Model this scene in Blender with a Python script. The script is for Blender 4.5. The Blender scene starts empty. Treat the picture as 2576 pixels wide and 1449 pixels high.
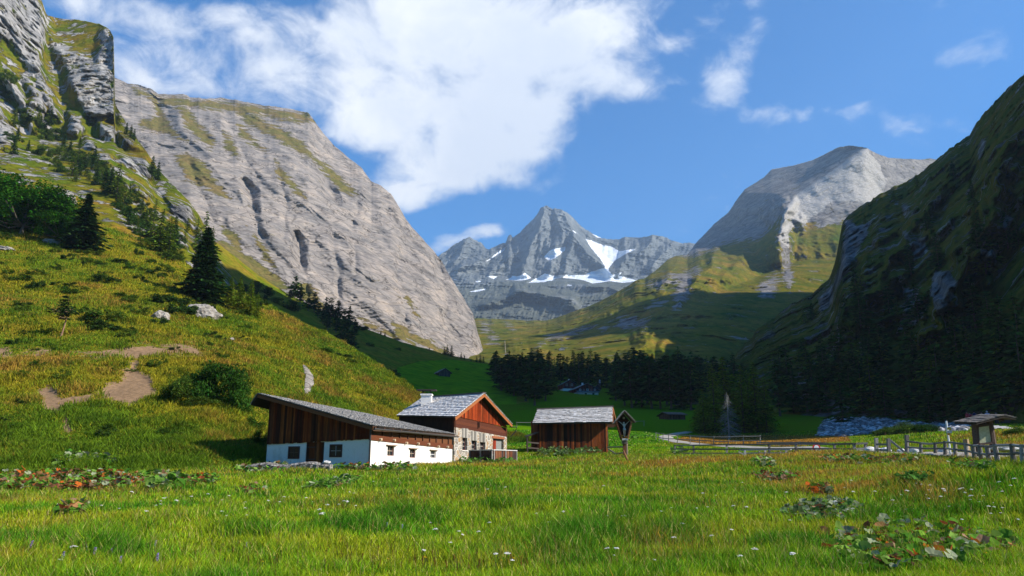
import bpy, bmesh, math, random
import numpy as np
from mathutils import Vector, Matrix, Quaternion
from mathutils.bvhtree import BVHTree

random.seed(7)
RNG = np.random.default_rng(7)
R = math.radians
scene = bpy.context.scene
COL = scene.collection

# ------------------------------------------------------------------ camera
F = 1913.0                      # focal length in pixels of a 2576 px wide picture
PITCH = R(13.3)
EYE = 1.65
CP, SP = math.cos(PITCH), math.sin(PITCH)
cam = bpy.data.cameras.new('camera')
cam.sensor_width = 36.0
cam.lens = F / 2576.0 * 36.0
cam.clip_start = 0.1
cam.clip_end = 60000
camo = bpy.data.objects.new('camera', cam)
camo.location = (0, 0, EYE)
camo.rotation_euler = (R(90) + PITCH, 0, 0)
COL.objects.link(camo)
scene.camera = camo


def P(px, py, D):
    """point seen at pixel (px,py) of the 2576 px picture, D metres ahead"""
    px = np.asarray(px, float); py = np.asarray(py, float); D = np.asarray(D, float)
    X = (px - 1288.0) / F
    Yc = (724.5 - py) / F
    wy = CP - Yc * SP
    wz = SP + Yc * CP
    return np.stack(np.broadcast_arrays(X / wy * D, D, EYE + wz / wy * D), -1)


def V(px, py, D):
    return Vector(P(px, py, D).tolist())


def w2p(x, y, z):
    x = np.asarray(x, float); y = np.asarray(y, float); z = np.asarray(z, float) - EYE
    f = y * CP + z * SP
    u = -y * SP + z * CP
    f = np.where(f < 0.01, 0.01, f)
    return 1288 + F * x / f, 724.5 - F * u / f


def ray(px, py):
    d = P(px, py, 1.0) - np.array([0, 0, EYE])
    return Vector(d.tolist()).normalized()


# ------------------------------------------------------------------ noise
_perm = np.random.default_rng(3).permutation(256)
_perm = np.concatenate([_perm, _perm, _perm])
_g = np.random.default_rng(4).normal(size=(256, 3))
_g /= np.linalg.norm(_g, axis=1)[:, None]


def pn(p):
    p = np.asarray(p, float)
    i = np.floor(p).astype(int)
    f = p - i
    i &= 255
    w = f * f * f * (f * (f * 6 - 15) + 10)
    out = 0
    for a in (0, 1):
        for b in (0, 1):
            for c in (0, 1):
                h = _perm[_perm[_perm[(i[..., 0] + a) & 255] + ((i[..., 1] + b) & 255)] + ((i[..., 2] + c) & 255)]
                d = f - np.array([a, b, c])
                dot = (_g[h] * d).sum(-1)
                wt = (w[..., 0] if a else 1 - w[..., 0]) * (w[..., 1] if b else 1 - w[..., 1]) * (w[..., 2] if c else 1 - w[..., 2])
                out = out + wt * dot
    return out * 1.6


def fbm(p, o=5, lac=2.05, gain=0.5):
    s, a, t = 0, 1.0, 0
    p = np.asarray(p, float)
    for k in range(o):
        s = s + a * pn(p + k * 17.3); t += a; a *= gain; p = p * lac
    return s / t


def ridged(p, o=5, lac=2.05, gain=0.55):
    s, a, t = 0, 1.0, 0
    p = np.asarray(p, float)
    for k in range(o):
        s = s + a * (1 - 2 * np.abs(pn(p + k * 31.7))); t += a; a *= gain; p = p * lac
    return s / t


def smooth1(a, k):
    if k < 1: return a
    ker = np.hanning(2 * k + 3)[1:-1]; ker /= ker.sum()
    return np.convolve(np.pad(a, k, mode='edge'), ker, mode='valid')


def sstep(a, b, x):
    t = np.clip((x - a) / (b - a), 0, 1)
    return t * t * (3 - 2 * t)


def seg_dist(px, py, poly, closed=False):
    pts = list(poly) + ([poly[0]] if closed else [])
    best = np.full(np.shape(px), 1e9)
    for (x0, y0), (x1, y1) in zip(pts[:-1], pts[1:]):
        dx, dy = x1 - x0, y1 - y0
        t = np.clip(((px - x0) * dx + (py - y0) * dy) / (dx * dx + dy * dy + 1e-9), 0, 1)
        best = np.minimum(best, np.hypot(px - x0 - t * dx, py - y0 - t * dy))
    return best


def inside(px, py, poly):
    c = np.zeros(np.shape(px), bool)
    n = len(poly)
    for i in range(n):
        x0, y0 = poly[i]; x1, y1 = poly[i - 1]
        cond = ((y0 > py) != (y1 > py)) & (px < (x1 - x0) * (py - y0) / (y1 - y0 + 1e-12) + x0)
        c ^= cond
    return c


def poly_mask(px, py, polys, soft):
    m = np.zeros(np.shape(px))
    for poly in polys:
        d = seg_dist(px, py, poly, True)
        s = np.where(inside(px, py, poly), d, -d)
        m = np.maximum(m, np.clip(0.5 + s / (2 * soft), 0, 1))
    return m


# ------------------------------------------------------------------ objects
BASE = {}


def tag(o, label=None, cat=None, group=None, kind=None):
    if label: o['label'] = label
    if cat: o['category'] = cat
    if group: o['group'] = group
    if kind: o['kind'] = kind
    return o


def empty(name, loc, label, cat, group=None):
    o = bpy.data.objects.new(name, None)
    o.empty_display_size = 0.3
    COL.objects.link(o)
    o.location = loc
    BASE[o] = Vector(loc)
    return tag(o, label, cat, group)


def link(name, me, mat, parent=None):
    o = bpy.data.objects.new(name, me)
    COL.objects.link(o)
    if mat is not None:
        me.materials.append(mat)
    if parent is not None:
        o.parent = parent
        BASE[o] = BASE[parent]
    else:
        BASE[o] = Vector((0, 0, 0))
    return o


def mesh_np(name, verts, quads=None, tris=None, col=None, attrs=None, smooth=False):
    me = bpy.data.meshes.new(name)
    verts = np.asarray(verts, np.float32)
    nq = 0 if quads is None else len(quads)
    nt = 0 if tris is None else len(tris)
    loops = []
    if nq: loops.append(np.asarray(quads, np.int32).ravel())
    if nt: loops.append(np.asarray(tris, np.int32).ravel())
    loops = np.concatenate(loops)
    starts = np.concatenate([np.arange(nq) * 4, nq * 4 + np.arange(nt) * 3]).astype(np.int32)
    me.vertices.add(len(verts)); me.vertices.foreach_set('co', verts.ravel())
    me.loops.add(len(loops)); me.loops.foreach_set('vertex_index', loops)
    me.polygons.add(nq + nt); me.polygons.foreach_set('loop_start', starts)
    if col is not None:
        a = me.attributes.new('col', 'FLOAT_COLOR', 'POINT')
        c = np.ones((len(verts), 4), np.float32); c[:, :3] = col
        a.data.foreach_set('color', c.ravel())
    for k, v in (attrs or {}).items():
        a = me.attributes.new(k, 'FLOAT', 'POINT')
        a.data.foreach_set('value', np.asarray(v, np.float32).ravel())
    me.update(calc_edges=True)
    me.polygons.foreach_set('use_smooth', np.full(nq + nt, smooth))
    return me


class MB:
    """collects shapes into one mesh"""
    def __init__(self):
        self.v = []; self.f = []; self.c = []

    def add(self, vs, fs, col=None):
        n = len(self.v)
        self.v += [tuple(v) for v in vs]
        self.f += [tuple(i + n for i in f) for f in fs]
        self.c += [col or (1, 1, 1)] * len(vs)

    def hexa(self, p, col=None):   # p: 4 bottom + 4 top (same order)
        self.add(p, [(3, 2, 1, 0), (4, 5, 6, 7), (0, 1, 5, 4), (1, 2, 6, 5), (2, 3, 7, 6), (3, 0, 4, 7)], col)

    def box(self, x0, x1, y0, y1, z0, z1, col=None):
        self.hexa([(x0, y0, z0), (x1, y0, z0), (x1, y1, z0), (x0, y1, z0), (x0, y0, z1), (x1, y0, z1), (x1, y1, z1), (x0, y1, z1)], col)

    def bar(self, a, b, w, h, up=(0, 0, 1), col=None):
        a = Vector(a); b = Vector(b); d = (b - a).normalized(); up = Vector(up)
        s = d.cross(up)
        if s.length < 1e-4: s = Vector((1, 0, 0))
        s.normalize(); u = s.cross(d).normalized()
        s *= w / 2; u *= h / 2
        self.hexa([a - s - u, a + s - u, b + s - u, b - s - u, a - s + u, a + s + u, b + s + u, b - s + u], col)

    def tube(self, pts, rad, n=8, col=None, cap=True):
        pts = [Vector(p) for p in pts]
        if not hasattr(rad, '__len__'): rad = [rad] * len(pts)
        vs, fs = [], []
        ref = Vector((0.31, 0.2, 0.93))
        for i, p in enumerate(pts):
            d = (pts[min(i + 1, len(pts) - 1)] - pts[max(i - 1, 0)]).normalized()
            if abs(d.dot(ref)) > 0.95: rf = Vector((1, 0, 0))
            else: rf = ref
            s = d.cross(rf).normalized(); u = s.cross(d)
            for k in range(n):
                a = 2 * math.pi * k / n
                vs.append(p + (s * math.cos(a) + u * math.sin(a)) * rad[i])
        for i in range(len(pts) - 1):
            for k in range(n):
                fs.append((i * n + k, i * n + (k + 1) % n, (i + 1) * n + (k + 1) % n, (i + 1) * n + k))
        if cap:
            fs.append(tuple(reversed(range(n))))
            fs.append(tuple(range((len(pts) - 1) * n, len(pts) * n)))
        self.add(vs, fs, col)

    def build(self, name, mat, parent=None, smooth=False, bevel=0):
        me = bpy.data.meshes.new(name)
        b = BASE[parent] if parent is not None else Vector((0, 0, 0))
        me.from_pydata([(v[0] - b.x, v[1] - b.y, v[2] - b.z) for v in self.v], [], self.f)
        a = me.attributes.new('col', 'FLOAT_COLOR', 'POINT')
        c = np.ones((len(self.v), 4), np.float32); c[:, :3] = self.c
        a.data.foreach_set('color', c.ravel())
        if smooth: me.polygons.foreach_set('use_smooth', [True] * len(me.polygons))
        me.update()
        o = link(name, me, mat, parent)
        if bevel:
            m = o.modifiers.new('bevel', 'BEVEL'); m.width = bevel; m.segments = 1; m.limit_method = 'ANGLE'
        return o


def kids(o):
    return [c for c in COL.objects if c.parent == o]


def copy_tree(o, children, loc, rz=0.0, scale=1.0, label=None, group=None):
    c = o.copy(); COL.objects.link(c)
    c.location = loc; c.rotation_euler = (0, 0, rz)
    c.scale = (scale,) * 3 if not hasattr(scale, '__len__') else scale
    if label: c['label'] = label
    if group: c['group'] = group
    for ch in children:
        d = ch.copy(); COL.objects.link(d); d.parent = c
    return c


# ------------------------------------------------------------------ materials
class NT:
    def __init__(self, tree):
        self.t = tree

    def n(self, typ, out=0, props=None, **kw):
        nd = self.t.nodes.new(typ)
        for k, v in (props or {}).items(): setattr(nd, k, v)
        for k, v in kw.items():
            key = int(k[1:]) if k[0] == 'i' and k[1:].isdigit() else k.replace('_', ' ')
            s = nd.inputs[key]
            if isinstance(v, bpy.types.NodeSocket): self.t.links.new(v, s)
            else:
                if isinstance(v, tuple) and len(v) == 3 and s.type == 'RGBA': v = (*v, 1)
                s.default_value = v
        return nd.outputs[out] if out is not None else nd

    def mix(self, f, a, b, mode='MIX'):
        return self.n('ShaderNodeMix', 2, {'data_type': 'RGBA', 'blend_type': mode}, i0=f, i6=a, i7=b)

    def math(self, op, a, b=0.0, c=0.0, clamp=False):
        return self.n('ShaderNodeMath', 0, {'operation': op, 'use_clamp': clamp}, i0=a, i1=b, i2=c)

    def noise(self, vec, scale, detail=4, rough=0.55, dist=0.0, out=0):
        return self.n('ShaderNodeTexNoise', out, None, Vector=vec, Scale=scale, Detail=detail, Roughness=rough, Distortion=dist)

    def ramp(self, fac, stops):
        nd = self.n('ShaderNodeValToRGB', None, None, Fac=fac)
        el = nd.color_ramp.elements
        while len(el) < len(stops): el.new(0.5)
        for e, (p, c) in zip(el, stops):
            e.position = p; e.color = (*c, 1) if len(c) == 3 else c
        return nd.outputs[0]

    def rng(self, v, a, b, c=0.0, d=1.0, smooth=True):
        return self.n('ShaderNodeMapRange', 0, {'interpolation_type': 'SMOOTHSTEP' if smooth else 'LINEAR'}, Value=v, From_Min=a, From_Max=b, To_Min=c, To_Max=d)

    def attr(self, name, out=2):
        return self.n('ShaderNodeAttribute', out, {'attribute_name': name})

    def map(self, vec, scale=(1, 1, 1), rot=(0, 0, 0), loc=(0, 0, 0)):
        return self.n('ShaderNodeMapping', 0, None, Vector=vec, Scale=scale, Rotation=rot, Location=loc)

    def bump(self, h, strength=0.5, dist=0.1, normal=None):
        kw = dict(Height=h, Strength=strength, Distance=dist)
        if normal is not None: kw['Normal'] = normal
        return self.n('ShaderNodeBump', 0, None, **kw)


def new_mat(name):
    m = bpy.data.materials.new(name)
    m.use_nodes = True
    m.node_tree.nodes.clear()
    t = NT(m.node_tree)
    return m, t


def finish(m, t, color, rough=0.9, normal=None, spec=0.2, metallic=0.0, translucent=None):
    kw = dict(Base_Color=color, Roughness=rough, Metallic=metallic)
    if normal is not None: kw['Normal'] = normal
    b = t.n('ShaderNodeBsdfPrincipled', None, None, **kw)
    b.inputs['Specular IOR Level'].default_value = spec
    sh = b.outputs[0]
    if translucent:
        tr = t.n('ShaderNodeBsdfTranslucent', 0, None, Color=color)
        sh = t.n('ShaderNodeMixShader', 0, None, i0=translucent, i1=sh, i2=tr)
    o = t.n('ShaderNodeOutputMaterial', None, None, Surface=sh)
    return m


def pos(t):
    return t.n('ShaderNodeNewGeometry', 0)


def terrain_mat(name, grass, rock, s=1.0, mask_noise=0.6, bump=1.0, rock_dir=None, dirt_or_sunlit=(0.3, 0.22, 0.14), crack=0.5, fine=1.0, snow=False, grass_scale=1.0, lam=0.2, contrast=1.0, fine_cracks=False, streaks=False):
    """s: size in metres of the main rock features"""
    m, t = new_mat(name)
    p = pos(t)
    # big and small variation of the grass
    n1 = t.noise(p, 0.9 / s * grass_scale, 6, 0.65)
    n2 = t.noise(p, 6.0 / s * grass_scale, 5, 0.7)
    g = t.ramp(n1, [(0.3, grass[0]), (0.45, grass[1]), (0.57, grass[2]), (0.72, grass[3])])
    g2 = t.ramp(n2, [(0.3, (0.45, 0.5, 0.4)), (0.5, (1, 1, 1)), (0.72, (1.5, 1.4, 1.2))])
    g = t.mix(1.0, g, g2, 'MULTIPLY')
    # rock
    rp = t.map(p, rock_dir[0], rock_dir[1]) if rock_dir else p
    r1 = t.noise(rp, 0.8 / s, 8, 0.62, 0.4)
    r2 = t.noise(rp, 4.0 / s, 8, 0.7, 0.2)
    rk = t.ramp(r1, [(0.3, rock[0]), (0.5, rock[1]), (0.7, rock[2])])
    vor = t.n('ShaderNodeTexVoronoi', 0, {'feature': 'DISTANCE_TO_EDGE'}, Vector=t.mix(0.25, rp, t.noise(rp, 1.5 / s, 4, 0.6, out=1)) if False else rp, Scale=1.3 / s)
    cr = t.rng(t.math('ADD', vor, t.math('MULTIPLY', r2, -0.05)), -0.02, 0.03, 1 - crack, 1.0)
    r2c = t.ramp(r2, [(0.32, (1 - .5 * contrast,) * 3), (0.5, (1 - .05 * contrast,) * 3), (0.68, (1 + .35 * contrast, 1 + .33 * contrast, 1 + .3 * contrast))])
    rk = t.mix(1.0, rk, r2c, 'MULTIPLY')
    if streaks:          # weathering bands running down the slabs
        sv = t.map(p, (1.6, 1.6, .16), (0, 0.62, 0))
        rk = t.mix(1.0, rk, t.ramp(t.noise(sv, 0.022, 6, 0.62, 0.4), [(0.3, (0.70, 0.71, 0.73)), (0.5, (1, 1, 1)), (0.7, (1.28, 1.22, 1.14))]), 'MULTIPLY')
        rk = t.mix(1.0, rk, t.ramp(t.noise(t.map(p, (1, 1, 2.6), (0, .4, 0)), 0.05, 5, 0.65, 0.6), [(0.35, (0.82, 0.82, 0.83)), (0.6, (1.1, 1.09, 1.08))]), 'MULTIPLY')
    if fine_cracks:      # thin dark joints running along and across the beds
        wp = t.mix(0.035, p, t.noise(p, 0.02, 5, 0.6, out=1), 'ADD')
        wp = t.n('ShaderNodeVectorMath', 0, {'operation': 'MULTIPLY_ADD'}, i0=t.noise(p, 0.016, 6, 0.65, out=1), i1=(60, 60, 40), i2=p)
        for sc, st_, rot, w in ((1 / 46.0, (1, 1, .32), (0, .5, 0), .018), (1 / 22.0, (.5, .5, 1.7), (0, .35, 0), .03), (1 / 90.0, (1.3, 1.3, .25), (0, .62, 0), .012)):
            e_ = t.n('ShaderNodeTexVoronoi', 0, {'feature': 'DISTANCE_TO_EDGE'}, Vector=t.map(wp, st_, rot), Scale=sc)
            k_ = t.rng(t.noise(p, 0.03, 4, 0.7), 0.42, 0.62)
            ck = t.math('SUBTRACT', 1.0, t.math('MULTIPLY', t.rng(e_, 0.0, w, 1.0, 0.0), t.math('MULTIPLY', k_, 0.75)))
            cr = t.math('MULTIPLY', cr, ck)
    crc = t.n('ShaderNodeCombineColor', 0, None, Red=cr, Green=cr, Blue=cr)
    rk = t.mix(1.0, rk, crc, 'MULTIPLY')
    mk = t.math('ADD', t.attr('rock'), t.math('MULTIPLY', t.math('SUBTRACT', t.noise(rp, 2.2 / s, 7, 0.68), 0.5), mask_noise * 2))
    mk = t.rng(mk, 0.44, 0.56)
    c = t.mix(mk, g, rk)
    dk = t.math('ADD', t.attr('dirt_or_sunlit'), t.math('MULTIPLY', t.math('SUBTRACT', t.noise(p, 5.0 / s, 6, 0.7), 0.5), 1.3))
    dk = t.rng(dk, 0.45, 0.6)
    dn = t.ramp(t.noise(p, 12 / s, 5, 0.7), [(0.3, tuple(x * 0.6 for x in dirt_or_sunlit)), (0.7, tuple(x * 1.25 for x in dirt_or_sunlit))])
    c = t.mix(dk, c, dn)
    if snow:
        sk = t.math('ADD', t.attr('snow'), t.math('MULTIPLY', t.math('SUBTRACT', t.noise(p, 2.5 / s, 6, 0.65), 0.5), 0.75))
        sk = t.rng(sk, 0.48, 0.58)
        sn = t.ramp(t.noise(p, 3 / s, 4, 0.6), [(0.35, (0.62, 0.68, 0.74)), (0.6, (0.85, 0.87, 0.88))])
        c = t.mix(sk, c, sn)
        mk = t.math('MULTIPLY', mk, t.math('SUBTRACT', 1.0, sk))
    hr = t.math('ADD', t.math('MULTIPLY', r1, 0.6), t.math('MULTIPLY', r2, 0.5))
    hr = t.math('ADD', hr, t.math('MULTIPLY', cr, 0.25))
    hg = t.math('ADD', t.math('MULTIPLY', n1, 0.25), t.math('MULTIPLY', n2, 0.22))
    h = t.n('ShaderNodeMix', 0, {'data_type': 'FLOAT'}, i0=mk, i2=hg, i3=hr)
    nb = t.bump(h, bump, s * lam)
    return finish(m, t, c, 1.0, nb, 0.0)


def col_mat(name, rough=0.85, noise_scale=0, noise_amt=0.3, stretch=(1, 1, 1), spec=0.2, tint=(1, 1, 1), translucent=None, bump=0.0, bump_dist=0.01, metallic=0.0):
    """colour from the 'col' attribute, broken up by noise"""
    m, t = new_mat(name)
    c = t.attr('col', 0)
    c = t.mix(1.0, c, tint, 'MULTIPLY')
    nb = None
    if noise_scale:
        p = t.map(pos(t), stretch)
        n = t.noise(p, noise_scale, 6, 0.65)
        lo, hi = 1 - noise_amt, 1 + noise_amt
        c = t.mix(1.0, c, t.ramp(n, [(0.3, (lo,) * 3), (0.7, (hi,) * 3)]), 'MULTIPLY')
        if bump: nb = t.bump(n, bump, bump_dist)
    return finish(m, t, c, rough, nb, spec, metallic, translucent)
# ================================================================== TERRAIN
BV = {}


def A(*rows):
    return np.array(rows, float)


def sheet(name, rows, px, vs, nv, relief=None, jag=None, paint=None, back=(1.12, 0.35), ridges=(), mat=None, smooth=True, blur=6, blurv=2, kind_name=None):
    """terrain between polylines given bottom to top as (px, py, metres ahead)"""
    nu = len(px)
    PY = np.array([np.interp(px, r[:, 0], r[:, 1]) for r in rows])
    ID = np.array([smooth1(np.interp(px, r[:, 0], 1.0 / r[:, 2]), blur) for r in rows])
    for k in range(len(rows) - 1):
        PY[k] = smooth1(PY[k], blur)
    if jag:
        PY[-1] += jag[0] * fbm(np.stack([px / jag[1], px * 0, px * 0 + 5.5], -1), 5, 2.1, 0.62) * 2
    for k in range(len(rows) - 2, -1, -1):
        PY[k] = np.maximum(PY[k], PY[k + 1] + 2)
    v = np.linspace(0, 1, nv)
    py = np.empty((nv, nu)); iD = np.empty((nv, nu))
    for j, t in enumerate(v):
        k = min(np.searchsorted(vs, t, side='right') - 1, len(vs) - 2)
        s = (t - vs[k]) / (vs[k + 1] - vs[k])
        py[j] = PY[k] * (1 - s) + PY[k + 1] * s
        iD[j] = ID[k] * (1 - s) + ID[k + 1] * s
    if blurv:
        iD = np.apply_along_axis(lambda a: smooth1(a, blurv), 0, iD)
    D = 1 / iD
    PX = np.broadcast_to(px, (nv, nu)).copy()
    p0 = P(PX, py, D)
    for poly, w, amp in ridges:
        wv = fbm(np.stack([PX / 60, py / 60, PX * 0 + 3], -1), 4) * w * .9
        d = seg_dist(PX + wv, py + wv, poly)
        D = D - amp * np.clip(1 - d / w, 0, 1) ** 1.2
    if relief is not None:
        D = D - relief(PX, py, p0)
    D = np.maximum(D, 3)
    pts = P(PX, py, D)
    attrs = {k: f(PX, py, pts).ravel() for k, f in (paint or {}).items()}
    # the far side of the ridge
    top = pts[-1]
    b1 = top.copy(); b1[:, :2] *= (1 + (back[0] - 1) * 0.3); b1[:, 2] -= (top[:, 2]) * back[1] * 0.3
    b2 = top.copy(); b2[:, :2] *= back[0] + 0.1; b2[:, 2] = top[:, 2] * (1 - back[1]) - 2
    allp = np.concatenate([pts, b1[None], b2[None]], 0)
    n2 = nv + 2
    idx = np.arange(n2 * nu).reshape(n2, nu)
    q = np.stack([idx[:-1, :-1], idx[:-1, 1:], idx[1:, 1:], idx[1:, :-1]], -1).reshape(-1, 4)
    for k in attrs:
        a = attrs[k].reshape(nv, nu)
        attrs[k] = np.concatenate([a, a[-1:], a[-1:]], 0).ravel()
    for k in ('rock', 'dirt_or_sunlit', 'snow'):
        if k not in attrs: attrs[k] = np.zeros(n2 * nu)
    me = mesh_np(name, allp.reshape(-1, 3), q, attrs=attrs, smooth=smooth)
    o = link(kind_name or name, me, mat)
    o['kind'] = 'structure'
    BV[name] = BVHTree.FromPolygons(allp.reshape(-1, 3).tolist(), q.tolist())
    return o, pts


def hit(px, py, *names):
    """where the ray through a pixel meets the named terrain (nearest)"""
    best = None
    d = ray(px, py)
    for n in (names or BV.keys()):
        loc, nor, i, dist = BV[n].ray_cast(Vector((0, 0, EYE)), d, 50000)
        if loc is not None and (best is None or dist < best[1]): best = (loc, dist, nor)
    if best is None: return None
    return best[0]


def down(x, y, *names):
    best = None
    for n in names:
        loc, nor, i, dist = BV[n].ray_cast(Vector((x, y, 5000)), Vector((0, 0, -1)), 9000)
        if loc is not None and (best is None or loc.z > best.z): best = loc
    return best


# ------------------------------------------------------------------ meadow and valley floor: height through known points
CT = [  # px, py, metres ahead
    (0, 1449, 12.6), (1288, 1449, 12.6), (2576, 1449, 12.6), (0, 1300, 22), (1288, 1300, 22), (2576, 1296, 22), (3300, 1300, 21),
    (0, 1232, 34), (700, 1231, 34), (1288, 1230, 34), (1900, 1222, 34), (2576, 1198, 25.5),
    (-500, 1230, 33), (0, 1192, 46), (400, 1189, 48), (650, 1176, 52), (928, 1179, 50), (1136, 1168, 66), (1290, 1157, 72),
    (1570, 1152, 68), (1450, 1138, 82), (1340, 1135, 84), (1697, 1142, 86), (1990, 1145, 65), (2225, 1145, 50), (2330, 1156, 43), (2500, 1173, 32),
    (2576, 1171, 28.5), (2850, 1172, 26), (2330, 1141, 54), (2576, 1150, 37), (2850, 1150, 35), (2330, 1133, 60), (2576, 1130, 45),
    (2140, 1134, 60), (2330, 1093, 74), (2450, 1091, 72), (2576, 1086, 62), (2850, 1080, 55), (2200, 1100, 78), (2120, 1112, 82),
    (2400, 1083, 95), (2576, 1072, 110), (2430, 1071, 103), (2850, 1070, 100),
    (1650, 1098, 118), (1765, 1119, 96), (1900, 1112, 112), (1835, 1107, 128), (2060, 1102, 108), (2150, 1092, 120), (2150, 1078, 140), (2150, 1052, 185), (2300, 1052, 175),
    (1310, 1102, 118), (1450, 1104, 118), (1600, 1092, 133), (1300, 1040, 200), (1450, 1045, 200), (1600, 1037, 210), (1710, 1057, 168), (1850, 1050, 190), (1950, 1060, 180),
    (1280, 1022, 225), (1450, 1002, 288), (1600, 1010, 280), (1450, 989, 325), (1300, 1003, 280), (1600, 968, 420), (1250, 985, 300), (1230, 945, 450), (1400, 945, 480),
    (1800, 965, 450), (1900, 1000, 350), (2000, 1030, 260), (1750, 1012, 270),
]
CW = [(x, y, 0.0) for x in (-25, 0, 25, 60) for y in (-25, -8, 4)]
CW += [(-60, 30, -2), (-60, 70, -1), (-60, 110, 3), (-80, 250, 10), (-60, 330, 22), (-90, 520, 30), (-80, 0, -3), (-45, 0, -0.5), (330, 520, 40), (200, 300, 14), (200, 120, 6), (330, 100, 8), (330, 0, 3), (120, 30, 1.5), (100, 60, 3), (0, 650, 60), (150, 650, 60), (300, 650, 60)]
cpts = np.concatenate([P(*np.array(CT, float).T), np.array(CW, float)], 0)


def _tps(r2):
    return np.where(r2 > 1e-12, 0.5 * r2 * np.log(np.maximum(r2, 1e-12)), 0)


SC = 60.0
_c = cpts[:, :2] / SC
_K = _tps(((_c[:, None] - _c[None]) ** 2).sum(-1)) + np.eye(len(_c)) * 2e-4
_Pm = np.concatenate([np.ones((len(_c), 1)), _c], 1)
_A = np.block([[_K, _Pm], [_Pm.T, np.zeros((3, 3))]])
_w = np.linalg.solve(_A, np.concatenate([cpts[:, 2], np.zeros(3)]))


def h_smooth(x, y):
    q = np.stack([np.ravel(x), np.ravel(y)], -1) / SC
    out = np.zeros(len(q))
    for i in range(0, len(q), 20000):
        s = q[i:i + 20000]
        k = _tps(((s[:, None] - _c[None]) ** 2).sum(-1))
        out[i:i + 20000] = k @ _w[:-3] + _w[-3] + s @ _w[-2:]
    return out.reshape(np.shape(x))


gx = np.concatenate([np.linspace(-100, -32, 40)[:-1], np.linspace(-32, 50, 190)[:-1], np.linspace(50, 340, 90)])
gy = np.concatenate([np.linspace(-25, 8, 12)[:-1], np.geomspace(8, 680, 300)])
GX, GY = np.meshgrid(gx, gy)
GZ = h_smooth(GX, GY)
_pp = np.stack([GX, GY, GX * 0], -1)
GZ += 0.10 * fbm(_pp / 4.0, 4) * np.clip(GY / 20, 0.3, 1) + 0.25 * fbm(_pp / 22.0 + 9, 3) * np.clip((GY - 90) / 60, 0, 1)


def hz(x, y):
    """height of the meadow mesh (bilinear)"""
    x = np.asarray(x, float); y = np.asarray(y, float)
    i = np.clip(np.searchsorted(gx, x) - 1, 0, len(gx) - 2); j = np.clip(np.searchsorted(gy, y) - 1, 0, len(gy) - 2)
    s = (x - gx[i]) / (gx[i + 1] - gx[i]); t = (y - gy[j]) / (gy[j + 1] - gy[j])
    return (GZ[j, i] * (1 - s) + GZ[j, i + 1] * s) * (1 - t) + (GZ[j + 1, i] * (1 - s) + GZ[j + 1, i + 1] * s) * t


# colour fields of the meadow: how dry (orange brown) and how lush (deep green) the grass is
def dryness(x, y):
    p = np.stack([x, y, x * 0 + 2.0], -1)
    px, py = w2p(x, y, h_smooth(x, y))
    d = 0.30 + 0.55 * fbm(p / np.array([7.0, 4.0, 1]), 4)
    band = np.exp(-((y - 56) / 10.0) ** 2) * 0.42 + np.exp(-((y - 38) / 8.0) ** 2) * 0.16
    d = d + band * (0.6 + 0.8 * pn(p / 9.0 + 4))
    orange = poly_mask(px, py, [[(1690, 1113), (1720, 1098), (1830, 1094), (2010, 1098), (2130, 1096), (2140, 1112), (2000, 1121), (1800, 1119)]], 6)
    d = d + 0.9 * orange
    d = d + 0.45 * poly_mask(px, py, [[(1950, 1155), (2576, 1190), (2576, 1260), (2150, 1300), (1980, 1230)]], 60) * (0.5 + pn(p / 3.0))
    lush = poly_mask(px, py, [[(1280, 1118), (1290, 1040), (1740, 1020), (1740, 1095), (1640, 1112), (1500, 1125)]], 8)
    return np.clip(d - 0.7 * lush * (y > 95), 0, 1)


def lushness(x, y):
    p = np.stack([x, y, x * 0 + 7.0], -1)
    l = 0.55 + 1.3 * fbm(p / np.array([5.0, 3.0, 1]) + 11, 4)
    px, py = w2p(x, y, h_smooth(x, y))
    lush = poly_mask(px, py, [[(1280, 1118), (1290, 1040), (1740, 1020), (1740, 1095), (1640, 1112), (1500, 1125)], [(1380, 1000), (1520, 1004), (1560, 1020), (1350, 1022)]], 8)
    return np.clip(l + 0.8 * lush * (y > 95), 0, 1)


def meadow_mat():
    m, t = new_mat('meadow_soil_and_grass')
    p = pos(t)
    n1 = t.noise(p, 0.7, 6, 0.7); n2 = t.noise(p, 5.0, 5, 0.7); n3 = t.noise(p, 30.0, 3, 0.7)
    g = t.mix(t.attr('lush'), (0.11, 0.15, 0.006), (0.10, 0.22, 0.003))
    c = t.mix(t.rng(t.math('ADD', t.attr('dry'), t.math('MULTIPLY', t.math('SUBTRACT', n1, 0.5), 0.7)), 0.3, 0.95), g, (0.16, 0.085, 0.018))
    c = t.mix(1.0, c, t.ramp(n2, [(0.3, (0.55, 0.55, 0.55)), (0.7, (1.3, 1.3, 1.25))]), 'MULTIPLY')
    c = t.mix(1.0, c, t.ramp(n3, [(0.3, (0.6, 0.6, 0.6)), (0.7, (1.25, 1.25, 1.25))]), 'MULTIPLY')
    h = t.math('ADD', t.math('MULTIPLY', n2, 1.0), t.math('MULTIPLY', n3, 0.5))
    return finish(m, t, c, 0.95, t.bump(h, 0.8, 0.12), 0.0)


_id = np.arange(GX.size).reshape(GX.shape)
_q = np.stack([_id[:-1, :-1], _id[:-1, 1:], _id[1:, 1:], _id[1:, :-1]], -1).reshape(-1, 4)
_mv = np.stack([GX, GY, GZ], -1).reshape(-1, 3)
meadow = link('meadow_ground', mesh_np('meadow_ground', _mv, _q, attrs={'dry': dryness(GX, GY), 'lush': lushness(GX, GY)}, smooth=True), meadow_mat())
meadow['kind'] = 'structure'
BV['meadow'] = BVHTree.FromPolygons(_mv.tolist(), _q.tolist())

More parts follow.
